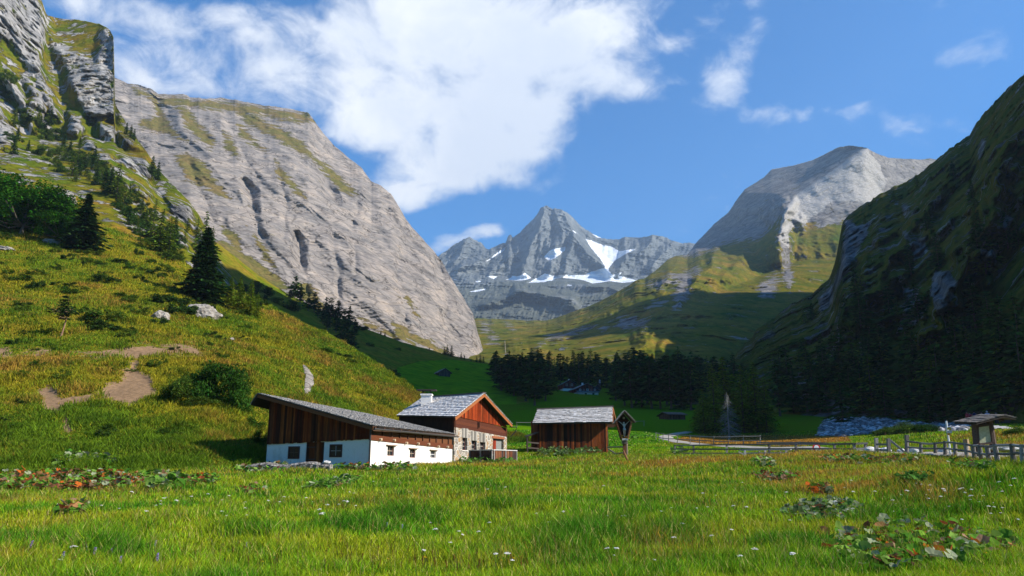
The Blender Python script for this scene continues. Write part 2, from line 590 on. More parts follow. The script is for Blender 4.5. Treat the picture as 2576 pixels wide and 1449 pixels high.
# ------------------------------------------------------------------ sunlit hillside on the left
SCARS = [
    [(-40, 880), (60, 882), (130, 878), (230, 885), (320, 870), (400, 868), (470, 866), (515, 872), (500, 890), (420, 890), (360, 897), (345, 930), (380, 955), (395, 990), (330, 1020), (250, 1000), (200, 1015), (150, 1020), (165, 1050), (120, 1040), (95, 985), (120, 975), (160, 1000), (230, 985), (300, 960), (330, 915), (300, 895), (200, 893), (100, 892), (-40, 900)],
    [(150, 1030), (172, 1050), (180, 1110), (195, 1125), (180, 1128), (165, 1085)],
    [(120, 775), (150, 768), (190, 780), (150, 800)],
]
HILL_ROCKS = [
    [(760, 915), (775, 925), (788, 945), (790, 965), (780, 985), (770, 1000), (765, 980), (768, 950)],
]


def hill_relief(px, py, p):
    w = np.clip((p[..., 1] - 45) / 30, 0, 1)
    r = 2.4 * fbm(p / 22.0, 5, gain=0.58) + 0.75 * fbm(p / 4.0 + 3, 4, gain=0.6)
    # the small cattle steps of a grazed slope
    r = r + 0.32 * np.sin(p[..., 2] * 2.2 + 4 * fbm(p / 12.0, 3)) * w
    r = r - 0.9 * poly_mask(px, py, SCARS, 10) + 0.8 * poly_mask(px, py, HILL_ROCKS, 6)
    edge = np.clip((1200 - py) / 60, 0, 1)
    return r * w * edge


M_hill = terrain_mat('hillside_grass_and_earth',
                     [(0.05, 0.10, 0.008), (0.10, 0.12, 0.008), (0.18, 0.14, 0.012), (0.22, 0.12, 0.02)],
                     [(0.16, 0.145, 0.125), (0.26, 0.235, 0.205), (0.36, 0.33, 0.29)], s=5.0, mask_noise=0.35, bump=0.9, dirt_or_sunlit=(0.24, 0.155, 0.088), lam=0.12, grass_scale=0.8)
px_h = np.linspace(-700, 1400, 420)
hillside, hill_pts = sheet('hillside', [
    A((-700, 1240, 30), (0, 1200, 44), (300, 1199, 46), (640, 1186, 51), (700, 1190, 56), (928, 1190, 62), (1136, 1176, 80), (1345, 1140, 100), (1400, 1126, 108)),
    A((-700, 1000, 60), (0, 985, 66), (300, 985, 67), (500, 985, 68), (640, 1040, 69), (850, 1090, 80), (1050, 1110, 92), (1345, 1126, 104), (1400, 1121, 110)),
    A((-700, 700, 110), (0, 735, 112), (250, 760, 110), (540, 840, 106), (740, 880, 112), (850, 930, 112), (1050, 1020, 110), (1345, 1117, 107), (1400, 1119, 112)),
    A((-700, 440, 150), (0, 480, 190), (150, 520, 188), (250, 555, 184), (330, 590, 178), (440, 640, 170), (540, 714, 160), (640, 748, 155), (740, 800, 147), (850, 852, 138), (950, 915, 128), (1050, 985, 118), (1150, 1036, 112), (1250, 1075, 109), (1345, 1112, 109), (1400, 1117, 113)),
], px_h, [0, .36, .7, 1], 260, hill_relief, jag=(2.0, 90), mat=M_hill,
    paint={'dirt_or_sunlit': lambda a, b, p: poly_mask(a, b, SCARS, 24) + .5 * fbm(p / 2.6, 4) * (poly_mask(a, b, SCARS, 40) > 0.02), 'rock': lambda a, b, p: poly_mask(a, b, HILL_ROCKS, 5)}, back=(1.10, 0.25))

# ------------------------------------------------------------------ upper slope with crags, top left
CRAG = [
    [(-400, -260), (0, -170), (70, -90), (112, 30), (128, 42), (125, 110), (160, 170), (170, 210), (190, 250), (215, 290), (260, 300), (290, 290), (286, 180), (289, 95), (262, 62), (255, 95), (235, 150), (140, 100), (120, 85), (100, 150), (130, 230), (155, 305), (130, 290), (100, 240), (70, 170), (20, 100), (-400, 0)],
    [(60, 245), (85, 290), (85, 330), (60, 275), (30, 240), (0, 190), (20, 180)],
    [(60, 270), (40, 250), (85, 310), (120, 275), (105, 230), (80, 200), (60, 190), (75, 240)],
    [(175, 285), (210, 290), (215, 325), (195, 345), (170, 330)],
    [(215, 345), (245, 360), (240, 380), (215, 365)], [(250, 310), (290, 325), (285, 350), (255, 340)],
    [(300, 335), (325, 345), (335, 360), (310, 370)],
    [(0, 270), (40, 330), (45, 360), (15, 370), (-40, 380), (-60, 250)],
    [(305, 390), (370, 395), (385, 440), (370, 460), (340, 430), (310, 410)],
    [(240, 375), (280, 385), (275, 410), (245, 400)], [(310, 345), (345, 372), (325, 372)],
    [(420, 500), (480, 520), (483, 570), (455, 560), (430, 540)], [(340, 460), (380, 490), (365, 520), (340, 490)],
    [(430, 590), (460, 580), (475, 620), (445, 630)], [(490, 560), (530, 600), (520, 640), (500, 610)],
    [(140, 485), (165, 478), (190, 500), (175, 515), (145, 505)], [(380, 560), (400, 565), (395, 600), (380, 590)],
]


def crag_relief(px, py, p):
    m = poly_mask(px, py, CRAG, 12)
    r = 10 * fbm(p / 70.0, 5) + m * (20 * ridged(p / np.array([45.0, 45.0, 120.0]), 6, gain=.62) + 7 + 6 * ridged(p / 12.0, 4)) + 4 * fbm(p / 12.0, 5, gain=.6)
    return r * np.clip((720 - py) / 60, 0, 1)


M_crag = terrain_mat('alpine_slope_with_pale_crags',
                     [(0.05, 0.095, 0.007), (0.095, 0.115, 0.008), (0.16, 0.13, 0.012), (0.2, 0.115, 0.02)],
                     [(0.2, 0.195, 0.19), (0.34, 0.325, 0.305), (0.5, 0.47, 0.43)], s=22.0, mask_noise=1.7, bump=1.0, rock_dir=((1, 1, 0.45), (0, 0, 0)), lam=0.25, crack=0.5)
px_u = np.linspace(-900, 606, 330)
upper, _ = sheet('upper_slope', [
    A((-900, 620, 172), (0, 640, 196), (250, 680, 198), (440, 740, 196), (560, 780, 192), (606, 800, 195)),
    A((-900, 100, 350), (0, 330, 400), (150, 350, 430), (285, 350, 455), (340, 410, 425), (400, 485, 385), (470, 565, 340), (548, 665, 300), (606, 730, 290)),
    A((-900, -760, 520), (-100, -260, 600), (0, -160, 620), (60, -60, 640), (105, 0, 640), (118, 38, 640), (180, 48, 640), (250, 58, 620), (275, 75, 610), (286, 95, 600), (289, 140, 590), (287, 190, 570), (284, 235, 540), (292, 268, 520), (330, 330, 480), (345, 350, 470), (380, 400, 440), (400, 430, 420), (470, 500, 390), (500, 540, 380), (530, 600, 370), (548, 645, 360), (606, 715, 350)),
], px_u, [0, .5, 1], 260, crag_relief, jag=(3.5, 40), mat=M_crag, blur=3,
    paint={'rock': lambda a, b, p: np.maximum(poly_mask(a, b, CRAG, 13) * (.82 + .25 * pn(p / 25)), 0.33 + 0.3 * fbm(p / 34.0, 4)), }, back=(1.3, 0.3), kind_name='crag_slope')

# ------------------------------------------------------------------ second slope, in the shade of the valley
FIELD = [[(985, 945), (1000, 925), (1060, 908), (1140, 905), (1240, 918), (1300, 960), (1300, 1060), (1000, 1060)]]
M_shade = terrain_mat('pasture_slope',
                      [(0.07, 0.12, 0.008), (0.12, 0.14, 0.010), (0.18, 0.145, 0.016), (0.20, 0.115, 0.02)],
                      [(0.08, 0.20, 0.004), (0.105, 0.22, 0.004), (0.12, 0.20, 0.006)], s=18.0, mask_noise=0.06, bump=0.7, crack=0.0, lam=0.08)
px_s = np.linspace(470, 1330, 300)
second, _ = sheet('second_slope', [
    A((470, 780, 205), (640, 820, 205), (850, 920, 215), (1050, 1050, 200), (1240, 1065, 195), (1330, 1060, 200)),
    A((470, 680, 300), (640, 760, 300), (850, 870, 300), (1000, 945, 290), (1100, 950, 310), (1240, 965, 320), (1330, 985, 310)),
    A((470, 555, 375), (530, 600, 380), (590, 645, 390), (650, 692, 395), (720, 737, 400), (800, 777, 410), (870, 807, 415), (950, 837, 420), (1010, 860, 430), (1100, 886, 440), (1160, 898, 450), (1240, 916, 470), (1330, 928, 480)),
], px_s, [0, .5, 1], 150, lambda a, b, p: (5 * fbm(p / 40.0, 5) + 1.0 * fbm(p / 7.0, 3)) * (1 - 0.8 * poly_mask(a, b, FIELD, 15)), jag=(2.0, 60), mat=M_shade,
    paint={'rock': lambda a, b, p: poly_mask(a, b, FIELD, 4)}, back=(1.15, 0.3), kind_name='pasture_slope')

# ------------------------------------------------------------------ the great limestone face
LG = [  # grassy ribs on the rock face
    [(385, 235), (400, 260), (420, 300), (450, 345), (470, 360), (430, 340), (390, 330), (345, 320), (360, 300), (395, 290), (385, 255)],
    [(435, 240), (470, 270), (500, 310), (540, 350), (535, 372), (500, 350), (470, 320), (450, 280)],
    [(440, 400), (470, 385), (520, 420), (560, 470), (580, 500), (550, 495), (510, 470), (460, 440)],
    [(580, 270), (640, 290), (700, 320), (760, 360), (800, 400), (760, 390), (690, 345), (620, 310)],
    [(600, 310), (640, 350), (670, 380), (640, 370), (600, 340)], [(690, 400), (740, 460), (770, 500), (740, 480), (700, 440)],
    [(780, 390), (830, 420), (880, 470), (900, 490), (860, 480), (810, 430)], [(560, 330), (590, 360), (600, 400), (570, 370)],
    [(500, 620), (560, 600), (620, 640), (700, 690), (740, 740), (620, 720), (520, 680)], [(560, 570), (600, 590), (610, 640), (580, 620)],
    [(640, 590), (680, 640), (700, 680), (660, 650)], [(740, 700), (780, 720), (830, 790), (800, 780), (750, 740)],
    [(985, 805), (1040, 835), (1100, 870), (1140, 895), (1060, 875), (1000, 845)], [(900, 800), (960, 830), (1000, 850), (930, 830)], [(1025, 745), (1055, 790), (1045, 800), (1020, 760)],
]
LG.append([(330, 216), (400, 242), (480, 252), (600, 260), (700, 278), (770, 286), (792, 308), (740, 304), (640, 288), (520, 274), (430, 266), (350, 238)])
LCR = [([(612, 450), (630, 490), (640, 540), (660, 600)], 18, -13), ([(745, 590), (752, 640), (770, 700), (775, 740)], 18, -13), ([(1010, 620), (1000, 700), (1018, 780), (1030, 850)], 14, -9), ([(905, 500), (885, 580), (898, 690)], 14, -9), ([(838, 600), (852, 690), (846, 790)], 14, -8), ([(1098, 650), (1118, 720), (1125, 790)], 14, -9), ([(700, 420), (720, 520), (712, 600)], 12, -7), ([(480, 420), (505, 480), (540, 560)], 16, -9), ([(560, 280), (620, 400), (650, 450)], 16, -9), ([(820, 455), (850, 520), (905, 600)], 18, -12), ([(960, 480), (985, 560), (1040, 640)], 12, -7)]
LD = [[(610, 455), (640, 470), (645, 530), (630, 520), (620, 490)], [(820, 460), (845, 490), (850, 510), (830, 495)], [(1095, 655), (1115, 660), (1120, 700), (1105, 690)], [(745, 590), (765, 610), (760, 680), (745, 660)]]


def lime_relief(px, py, p):
    q = p.copy()
    # slabs run down to the right: stretch noise along that line
    a = (px - 600) * 0.55 + (py - 400) * -0.42
    s = (px * 0.42 + py * 0.85)
    st = np.stack([a / 26.0, s / 260.0, a * 0], -1)
    st = st + .9 * fbm(p / 160.0, 4)[..., None]
    r = 55 * fbm(st * 0.4 + 2, 3) + 4 * ridged(st * np.array([.8, 1.6, 1]), 4) + 9 * fbm(p / 80.0, 6, gain=0.55) + 2 * ridged(p / 24.0, 4)
    bed = np.stack([px / 160.0, py / 9.0 + px / 60.0, px * 0 + 8], -1)
    r = r + 4.5 * ridged(bed + .5 * fbm(p / 90.0 + 4, 3)[..., None], 4)
    r = r - 34 * poly_mask(px, py, LD, 13)
    return r * np.clip((950 - py) / 80, 0.2, 1)


M_lime = terrain_mat('pale_limestone_face',
                     [(0.10, 0.10, 0.03), (0.13, 0.115, 0.035), (0.16, 0.12, 0.045), (0.19, 0.13, 0.06)],
                     [(0.20, 0.187, 0.172), (0.275, 0.245, 0.217), (0.345, 0.295, 0.248)], s=34.0, mask_noise=1.5, bump=1.0, rock_dir=((0.6, 0.6, 2.2), (0.0, 0.45, 0.25)), crack=0.4, lam=0.05, contrast=.4, fine_cracks=True, streaks=True)
px_l = np.linspace(180, 1310, 500)
lime, _ = sheet('limestone', [
    A((180, 660, 700), (480, 700, 650), (700, 800, 650), (900, 890, 680), (1100, 935, 750), (1240, 950, 900), (1310, 950, 900)),
    A((180, 420, 950), (480, 470, 900), (700, 560, 900), (900, 680, 900), (1050, 790, 920), (1150, 860, 980), (1240, 935, 960), (1310, 940, 960)),
    A((180, 165, 1300), (276, 190, 1300), (301, 198, 1300), (323, 210, 1300), (354, 216, 1310), (383, 226, 1320), (398, 237, 1330), (445, 238, 1340), (470, 240, 1350), (477, 246, 1350), (517, 249, 1360), (558, 246, 1380), (596, 252, 1390), (649, 263, 1400), (700, 270, 1410), (745, 278, 1430), (775, 280, 1440), (790, 300, 1440), (810, 330, 1430), (840, 365, 1420), (880, 400, 1400), (910, 425, 1380), (935, 455, 1350), (960, 465, 1340), (985, 490, 1330), (1000, 515, 1310), (1020, 550, 1300), (1040, 575, 1290), (1085, 625, 1250), (1110, 655, 1230), (1135, 700, 1200), (1170, 755, 1180), (1190, 790, 1150), (1200, 830, 1120), (1215, 880, 1090), (1235, 912, 1060), (1310, 922, 1050)),
], px_l, [0, .45, 1], 330, lime_relief, jag=(3.5, 50), mat=M_lime, ridges=LCR, blur=4,
    paint={'rock': lambda a, b, p: 1 - poly_mask(a, b, LG, 13)}, back=(1.15, 0.2), kind_name='limestone_mountain')

# ------------------------------------------------------------------ the far snowy peak
GS = lambda pts: [(1038.7 + .3136 * a, 486.9 + .3136 * b) for a, b in pts]
SNOW = [GS(s) for s in [
    [(1380, 360), (1440, 375), (1530, 415), (1590, 420), (1660, 460), (1820, 435), (1700, 490), (1620, 540), (1575, 600), (1560, 650), (1360, 650), (1540, 590), (1500, 520), (1430, 440)],
    [(1050, 510), (1090, 460), (1130, 445), (1230, 420), (1220, 460), (1140, 520), (1090, 540)],
    [(745, 692), (800, 660), (850, 662), (900, 632), (955, 680), (880, 700), (800, 697)],
    [(925, 716), (985, 680), (1060, 636), (1125, 656), (1240, 648), (1350, 655), (1480, 640), (1560, 600), (1600, 650), (1700, 668), (1825, 700), (1700, 716), (1580, 704), (1440, 724), (1380, 700), (1330, 690), (1200, 676), (1060, 712)],
    [(570, 550), (770, 405), (730, 460), (600, 545)],
    [(450, 785), (590, 755), (585, 778), (470, 790)], [(590, 660), (690, 660), (650, 690)], [(500, 700), (550, 700), (545, 712), (505, 712)],
    [(1430, 320), (1520, 355), (1480, 350)], [(1280, 295), (1340, 325), (1300, 318)], [(1230, 725), (1280, 730), (1275, 740), (1235, 738)], [(1570, 660), (1680, 630), (1650, 665)], [(320, 680), (365, 690), (340, 698)],
]]
GRIDGES = [(GS(r), w, a) for r, w, a in [
    ([(1070, 97), (1000, 330), (920, 480), (880, 640)], 26, 260), ([(1130, 120), (1200, 300), (1130, 520), (1060, 640)], 22, 170),
    ([(1200, 128), (1300, 350), (1400, 480), (1540, 590)], 24, 260), ([(780, 330), (640, 480), (400, 620)], 22, 220),
    ([(860, 315), (820, 450), (700, 560), (620, 660)], 20, 180), ([(1290, 330), (1240, 480), (1200, 640)], 16, 150),
    ([(455, 350), (400, 450), (330, 560)], 16, 160), ([(1930, 330), (1850, 450), (1700, 560), (1580, 640)], 24, 260),
    ([(2100, 390), (2000, 480), (1900, 600)], 16, 160), ([(840, 800), (1000, 810), (1200, 850), (1300, 880)], 24, 420), ([(560, 880), (700, 870), (900, 800)], 14, 240), ([(350, 700), (700, 720), (1100, 740), (1500, 730)], 16, 120), ([(1400, 760), (1550, 740), (1640, 780)], 14, 200),
]]


def glock_relief(px, py, p):
    st = np.stack([px / 24.0 + py / 60.0, py / 80.0, px * 0], -1)
    r = 40 * ridged(p / 130., 5) * np.clip((py - 690) / 30, 0, 1) + 75 * ridged(st + .4 * fbm(p / 500., 3)[..., None], 5, gain=0.6) + 110 * ridged(p / 420.0, 6, gain=0.62)
    m = poly_mask(px, py, SNOW, 8)
    return r * (1 - 0.85 * m) * np.clip((880 - py) / 60, 0.1, 1)


M_glock = terrain_mat('dark_slate_peak',
                      [(0.09, 0.10, 0.04), (0.10, 0.105, 0.04), (0.12, 0.11, 0.05), (0.13, 0.12, 0.06)],
                      [(0.10, 0.115, 0.118), (0.15, 0.165, 0.165), (0.215, 0.228, 0.22)], s=220.0, mask_noise=0.9, dirt_or_sunlit=(.115, .125, .105), bump=0.9, crack=0.25, snow=True, lam=0.18)
px_g = np.linspace(1050, 1830, 420)
glock, _ = sheet('far_peak', [
    A((1050, 920, 2450), (1400, 920, 2450), (1830, 920, 2500)),
    A((1050, 800, 3300), (1250, 802, 3300), (1400, 800, 3300), (1550, 780, 3300), (1830, 780, 3400)),
    A((1050, 705, 4700), (1250, 705, 4700), (1400, 700, 4800), (1560, 700, 4800), (1700, 700, 4800), (1830, 700, 4700)),
    A((1050, 690, 5300), (1080, 665, 5400), (1106, 640, 5500), (1123, 628, 5600), (1148, 612, 5700), (1163, 603, 5700), (1172, 600, 5700), (1181, 596, 5800), (1192, 604, 5800), (1199, 606, 5800), (1211, 611, 5800), (1221, 625, 5700), (1230, 628, 5700), (1246, 619, 5800), (1258, 612, 5800), (1272, 609, 5850), (1278, 592, 5850), (1284, 589, 5900), (1290, 597, 5900), (1308, 586, 6000), (1327, 565, 6000), (1352, 539, 6000), (1359, 523, 6000), (1374, 517, 6000), (1390, 526, 6000), (1396, 523, 6000), (1415, 527, 6000), (1431, 539, 6000), (1446, 553, 6000), (1468, 572, 6000), (1487, 587, 6000), (1515, 598, 6000), (1534, 601, 6000), (1556, 603, 6000), (1572, 598, 5900), (1591, 599, 5900), (1613, 597, 5900), (1631, 593, 5900), (1644, 590, 5900), (1666, 595, 5900), (1685, 603, 5900), (1707, 609, 5900), (1719, 612, 5900), (1733, 609, 5900), (1746, 612, 5900), (1830, 640, 5800)),
], px_g, [0, .22, .45, 1], 340, glock_relief, jag=(3.0, 22), mat=M_glock, ridges=GRIDGES, blur=3, blurv=3,
    paint={'rock': lambda a, b, p: np.clip((815 - b) / 16 + 0.5, 0, 1), 'snow': lambda a, b, p: poly_mask(a, b, SNOW, 5), 'dirt_or_sunlit': lambda a, b, p: np.clip((b - 690) / 30, 0, 1) * (.72 + .9 * fbm(p / 300., 5))}, back=(1.1, 0.2), kind_name='snowy_mountain')

# ------------------------------------------------------------------ grey peak and grassy foothills, right of the middle
G1 = lambda pts: [(1623 + .4033 * a, 324.6 + .4033 * b) for a, b in pts]
PROCK = [G1(s) for s in [
    [(1000, 20), (1370, 20), (2000, 60), (1700, 560), (1400, 560), (1300, 590), (1010, 600), (860, 550), (700, 690), (540, 700), (300, 800), (240, 790), (240, 730), (480, 500), (700, 230)],
    [(860, 550), (930, 600), (890, 650), (905, 770), (920, 900), (930, 960), (905, 1010), (870, 960), (850, 800), (825, 690), (845, 590)],
    [(690, 1000), (740, 930), (820, 900), (840, 980), (790, 1050), (730, 1060)],
    [(200, 890), (290, 880), (300, 960), (270, 1060), (180, 1140), (170, 1060), (210, 960), (100, 1000), (0, 1000), (0, 960)],
    [(300, 850), (350, 870), (330, 920), (290, 900)],
]] + [GS(s) for s in [
    [(1580, 1020), (1700, 990), (1800, 990), (1890, 1040), (1860, 1075), (1700, 1085), (1620, 1075)], [(1515, 1070), (1570, 1050), (1560, 1095), (1520, 1095)],
    [(600, 1150), (640, 1130), (690, 1160), (680, 1200), (620, 1190)], [(740, 1040), (800, 1070), (830, 1120), (780, 1080)], [(540, 1030), (640, 1040), (600, 1090), (560, 1110)],
    [(1000, 1180), (1150, 1130), (1300, 1090), (1450, 1050), (1470, 1070), (1300, 1130), (1120, 1190), (1000, 1230)],
    [(1860, 900), (1930, 880), (2020, 840), (2040, 880), (1900, 950)],
]]
PRIDGES = [(G1(r), w, a) for r, w, a in [
    ([(870, 500), (850, 620), (830, 760)], 50, 160),
    ([(430, 790), (300, 830), (100, 960), (0, 1010)], 46, 70),
    ([(560, 770), (400, 950), (300, 1100), (200, 1230), (100, 1420)], 40, 50),
]] + [(GS(r), w, a) for r, w, a in [
    ([(1590, 830), (1300, 960), (1100, 1090), (900, 1200), (800, 1240)], 26, 55),
    ([(1900, 880), (1650, 900), (1400, 1040), (1200, 1130), (1000, 1220)], 24, 45),
    ([(2400, 500), (2250, 700), (2100, 900), (1900, 1100), (1700, 1420)], 40, 80),
    ([(500, 985), (700, 1000), (900, 1005), (1070, 1010)], 14, 60),
]]


def peak_relief(px, py, p):
    lo_ = np.clip((py - 560) / 80, 0, 1)
    r = 60 * fbm(p / 340.0, 4) + (9 + 20 * lo_) * ridged(p / np.array([150.0, 150.0, 260.0]), 5) + 12 * lo_ * ridged(p / 55.0, 4)
    bed = np.stack([(px - py * 0.5) / 120.0, (py + px * 0.45) / 13.0, px * 0], -1)
    r = r + 6 * ridged(bed, 3) * np.clip((600 - py) / 60, 0.1, 1) + 7 * fbm(p / 40.0, 4)
    xr = np.interp(py, [365, 373, 450, 486, 522, 560, 640], [2165, 2175, 2067, 2010, 1978, 1968, 1960])
    left = smax(xr - px)
    r = r - 4.6 * left * np.clip((700 - py) / 130, 0, 1)
    return r * np.clip((960 - py) / 80, 0.1, 1)


def smax(v):
    return 8 * np.log1p(np.exp(np.clip(v / 8, -30, 30)))


LIT_SLAB_SCREE = [G1([(1372, 118), (1240, 210), (1100, 308), (960, 398), (880, 490), (856, 550), (1000, 588), (1040, 545), (1110, 512), (1130, 470), (1190, 440), (1300, 450), (1395, 462), (1470, 430), (1500, 330), (1460, 220)]), G1([(860, 552), (932, 600), (890, 650), (902, 740), (832, 692), (846, 590)])]  # slab's sunlight painted as paler rock; second outline is the scree chute

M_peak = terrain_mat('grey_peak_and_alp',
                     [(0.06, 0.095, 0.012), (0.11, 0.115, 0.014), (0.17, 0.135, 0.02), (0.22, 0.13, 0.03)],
                     [(0.175, 0.165, 0.155), (0.235, 0.22, 0.205), (0.31, 0.29, 0.265)], s=60.0, dirt_or_sunlit=(.40, .375, .34), mask_noise=1.9, bump=0.8, rock_dir=((0.7, 0.7, 1.6), (0.0, -0.45, 0.3)), crack=0.35, lam=0.15)  # the pale tone puts the sunlit side of the ridge into the colour
px_p = np.linspace(1150, 2700, 560)
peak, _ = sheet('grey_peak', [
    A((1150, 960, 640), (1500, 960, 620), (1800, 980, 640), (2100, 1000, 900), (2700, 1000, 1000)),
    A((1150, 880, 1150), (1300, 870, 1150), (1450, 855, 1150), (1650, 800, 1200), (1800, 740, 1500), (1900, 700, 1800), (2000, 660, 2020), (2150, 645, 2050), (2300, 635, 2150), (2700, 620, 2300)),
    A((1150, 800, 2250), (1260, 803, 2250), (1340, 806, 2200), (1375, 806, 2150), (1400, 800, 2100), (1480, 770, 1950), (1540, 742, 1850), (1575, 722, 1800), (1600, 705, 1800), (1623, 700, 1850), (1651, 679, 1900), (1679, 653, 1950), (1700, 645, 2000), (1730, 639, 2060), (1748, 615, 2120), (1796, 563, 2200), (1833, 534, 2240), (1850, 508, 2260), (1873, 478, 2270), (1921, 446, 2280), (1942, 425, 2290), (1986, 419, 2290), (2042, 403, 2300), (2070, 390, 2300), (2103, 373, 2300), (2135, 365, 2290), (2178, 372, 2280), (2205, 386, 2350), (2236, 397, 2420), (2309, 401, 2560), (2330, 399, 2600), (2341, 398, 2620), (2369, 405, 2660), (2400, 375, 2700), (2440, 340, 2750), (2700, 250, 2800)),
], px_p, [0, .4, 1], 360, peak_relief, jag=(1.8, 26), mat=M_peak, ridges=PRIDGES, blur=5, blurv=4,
    paint={'dirt_or_sunlit': lambda a, b, p: 1.15 * poly_mask(a, b, LIT_SLAB_SCREE, 7), 'rock': lambda a, b, p: poly_mask(a, b, PROCK, 12) * np.where(b > 655, .8, 1)}, back=(1.15, 0.2), kind_name='grey_mountain')

# ------------------------------------------------------------------ the dark mountain on the right that shades the valley
def W(x, y, z):
    a, b = w2p(x, y, z)
    return (float(a), float(b), float(y))


G1d = G1
DROCK = [G1(s) for s in [
    [(1250, 560), (1320, 600), (1400, 580), (1380, 680), (1320, 760), (1280, 860), (1230, 930), (1180, 1010), (1180, 930), (1215, 860), (1240, 700)],
    [(1580, 610), (1640, 640), (1630, 690), (1590, 640)], [(1540, 440), (1580, 460), (1560, 480)], [(1600, 460), (1650, 480), (1640, 560), (1610, 540)],
    [(1800, 870), (1900, 900), (1950, 960), (1880, 1150), (1820, 1180), (1780, 1040)], [(1600, 980), (1700, 1000), (1750, 1150), (1660, 1250), (1560, 1280), (1620, 1100)],
    [(1330, 1330), (1370, 1330), (1400, 1449), (1340, 1449)], [(1080, 1060), (1180, 960), (1170, 1080), (1090, 1160)], [(2100, 700), (2200, 720), (2180, 850), (2090, 800)], [(1650, 700), (1740, 680), (1760, 760), (1680, 820)], [(2100, 60), (2130, 80), (2100, 160), (2070, 200)], [(1900, 1380), (1960, 1400), (1940, 1449)], [(2200, 520), (2300, 560), (2250, 640)],
]]
DRIDGES = [(G1(r), w, a) for r, w, a in [
    ([(1240, 600), (1215, 860), (1120, 1000), (960, 1120)], 40, 30),
    ([(1900, 200), (1750, 500), (1500, 900), (1250, 1200)], 60, 60),
    ([(2250, 100), (2150, 500), (1950, 900), (1750, 1300)], 60, 60),
    ([(1500, 500), (1420, 800), (1250, 1050)], 40, 40),
]]


def dark_relief(px, py, p):
    w = np.clip((1060 - py) / 80, 0, 1) * np.clip(p[..., 2] / 60, 0, 1)
    m = poly_mask(px, py, DROCK, 12)
    st = np.stack([p[..., 1] / 60.0, p[..., 0] / 160.0, p[..., 2] / 160.0], -1)
    return (30 * ridged(st, 5) + 14 * fbm(p / 40.0, 5) + 13 * ridged(p / np.array([38., 38., 70.]), 5, gain=.6) + 10 * m + 8 * m * ridged(p / 14.0, 4)) * w


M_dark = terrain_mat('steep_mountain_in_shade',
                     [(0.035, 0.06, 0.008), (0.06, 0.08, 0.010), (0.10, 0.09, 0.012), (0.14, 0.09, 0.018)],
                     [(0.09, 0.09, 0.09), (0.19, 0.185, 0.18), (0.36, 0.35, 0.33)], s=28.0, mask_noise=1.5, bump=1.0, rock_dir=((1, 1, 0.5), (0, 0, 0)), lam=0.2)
px_d = np.concatenate([np.linspace(1690, 2700, 330)[:-1], np.geomspace(2700, 12000, 110)])
_top = [(1690, 985, 300), (1780, 950, 400), (1850, 900, 560), (1900, 835, 640), (1990, 765, 720), (2085, 705, 780), (2102, 650, 800), (2118, 565, 820), (2130, 545, 820), (2200, 500, 800), (2300, 440, 760), (2400, 370, 700), (2440, 335, 680), (2470, 290, 660), (2510, 250, 600), (2540, 215, 560), (2576, 185, 520),
        W(372, 420, 410), W(352, 300, 440), W(340, 215, 430), W(330, 165, 340), W(322, 124, 200), W(315, 92, 75), W(312, 70, 12)]
_bot = [(1690, 1015, 255), (1780, 1045, 225), (1900, 1075, 198), (2050, 1068, 190), (2300, 1063, 172), (2576, 1064, 118), W(110, 118, 3), W(120, 98, 3), W(125, 72, 2), W(128, 48, 1), W(128, 36, 0), W(128, 28, 0), W(128, 22, 0)]
_top2 = [(1690, 1010, 330), (1850, 930, 650), (2100, 720, 1000), (2300, 560, 1050), (2576, 420, 1050), W(860, 1070, 690), W(900, 900, 600), W(800, 600, 450), W(700, 330, 340), W(600, 200, 240), W(520, 120, 100), W(500, 87, 10)]
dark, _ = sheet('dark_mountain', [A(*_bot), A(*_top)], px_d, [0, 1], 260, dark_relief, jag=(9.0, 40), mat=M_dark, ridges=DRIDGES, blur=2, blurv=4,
                paint={'rock': lambda a, b, p: np.maximum(poly_mask(a, b, DROCK, 8), 0.27 + 0.32 * fbm(p / np.array([45., 45., 90.]), 4))}, back=(1.15, 0.2), kind_name='steep_mountain')
# the higher shoulder behind it, beyond the right edge of the picture
sp_ = [(372, 430, 240), (600, 700, 520), (860, 1070, 900), (1000, 1300, 860), (1150, 1500, 600)]
sv, sq = [], []
sx = np.linspace(0, len(sp_) - 1, 60)
for k, s in enumerate(sx):
    c = [np.interp(s, range(len(sp_)), [q[a] for q in sp_]) for a in range(3)]
    for j, w in enumerate(np.linspace(-1, 1, 31)):
        off = np.array([0.75, -0.66]) * w * 420
        z = c[2] * (1 - abs(w)) ** 0.9 + 30 * float(fbm(np.array([[c[0] + off[0], c[1] + off[1], 3]]) / 160.0, 4)[0])
        sv.append((c[0] + off[0] + 160, c[1] + off[1], z if abs(w) < 1 else -20))
for k in range(59):
    for j in range(30):
        sq.append((k * 31 + j, (k + 1) * 31 + j, (k + 1) * 31 + j + 1, k * 31 + j + 1))
sh = link('mountain_shoulder', mesh_np('mountain_shoulder', sv, sq, attrs={'rock': np.full(len(sv), .3), 'dirt_or_sunlit': np.zeros(len(sv)), 'snow': np.zeros(len(sv))}, smooth=True), M_dark)
sh['kind'] = 'structure'

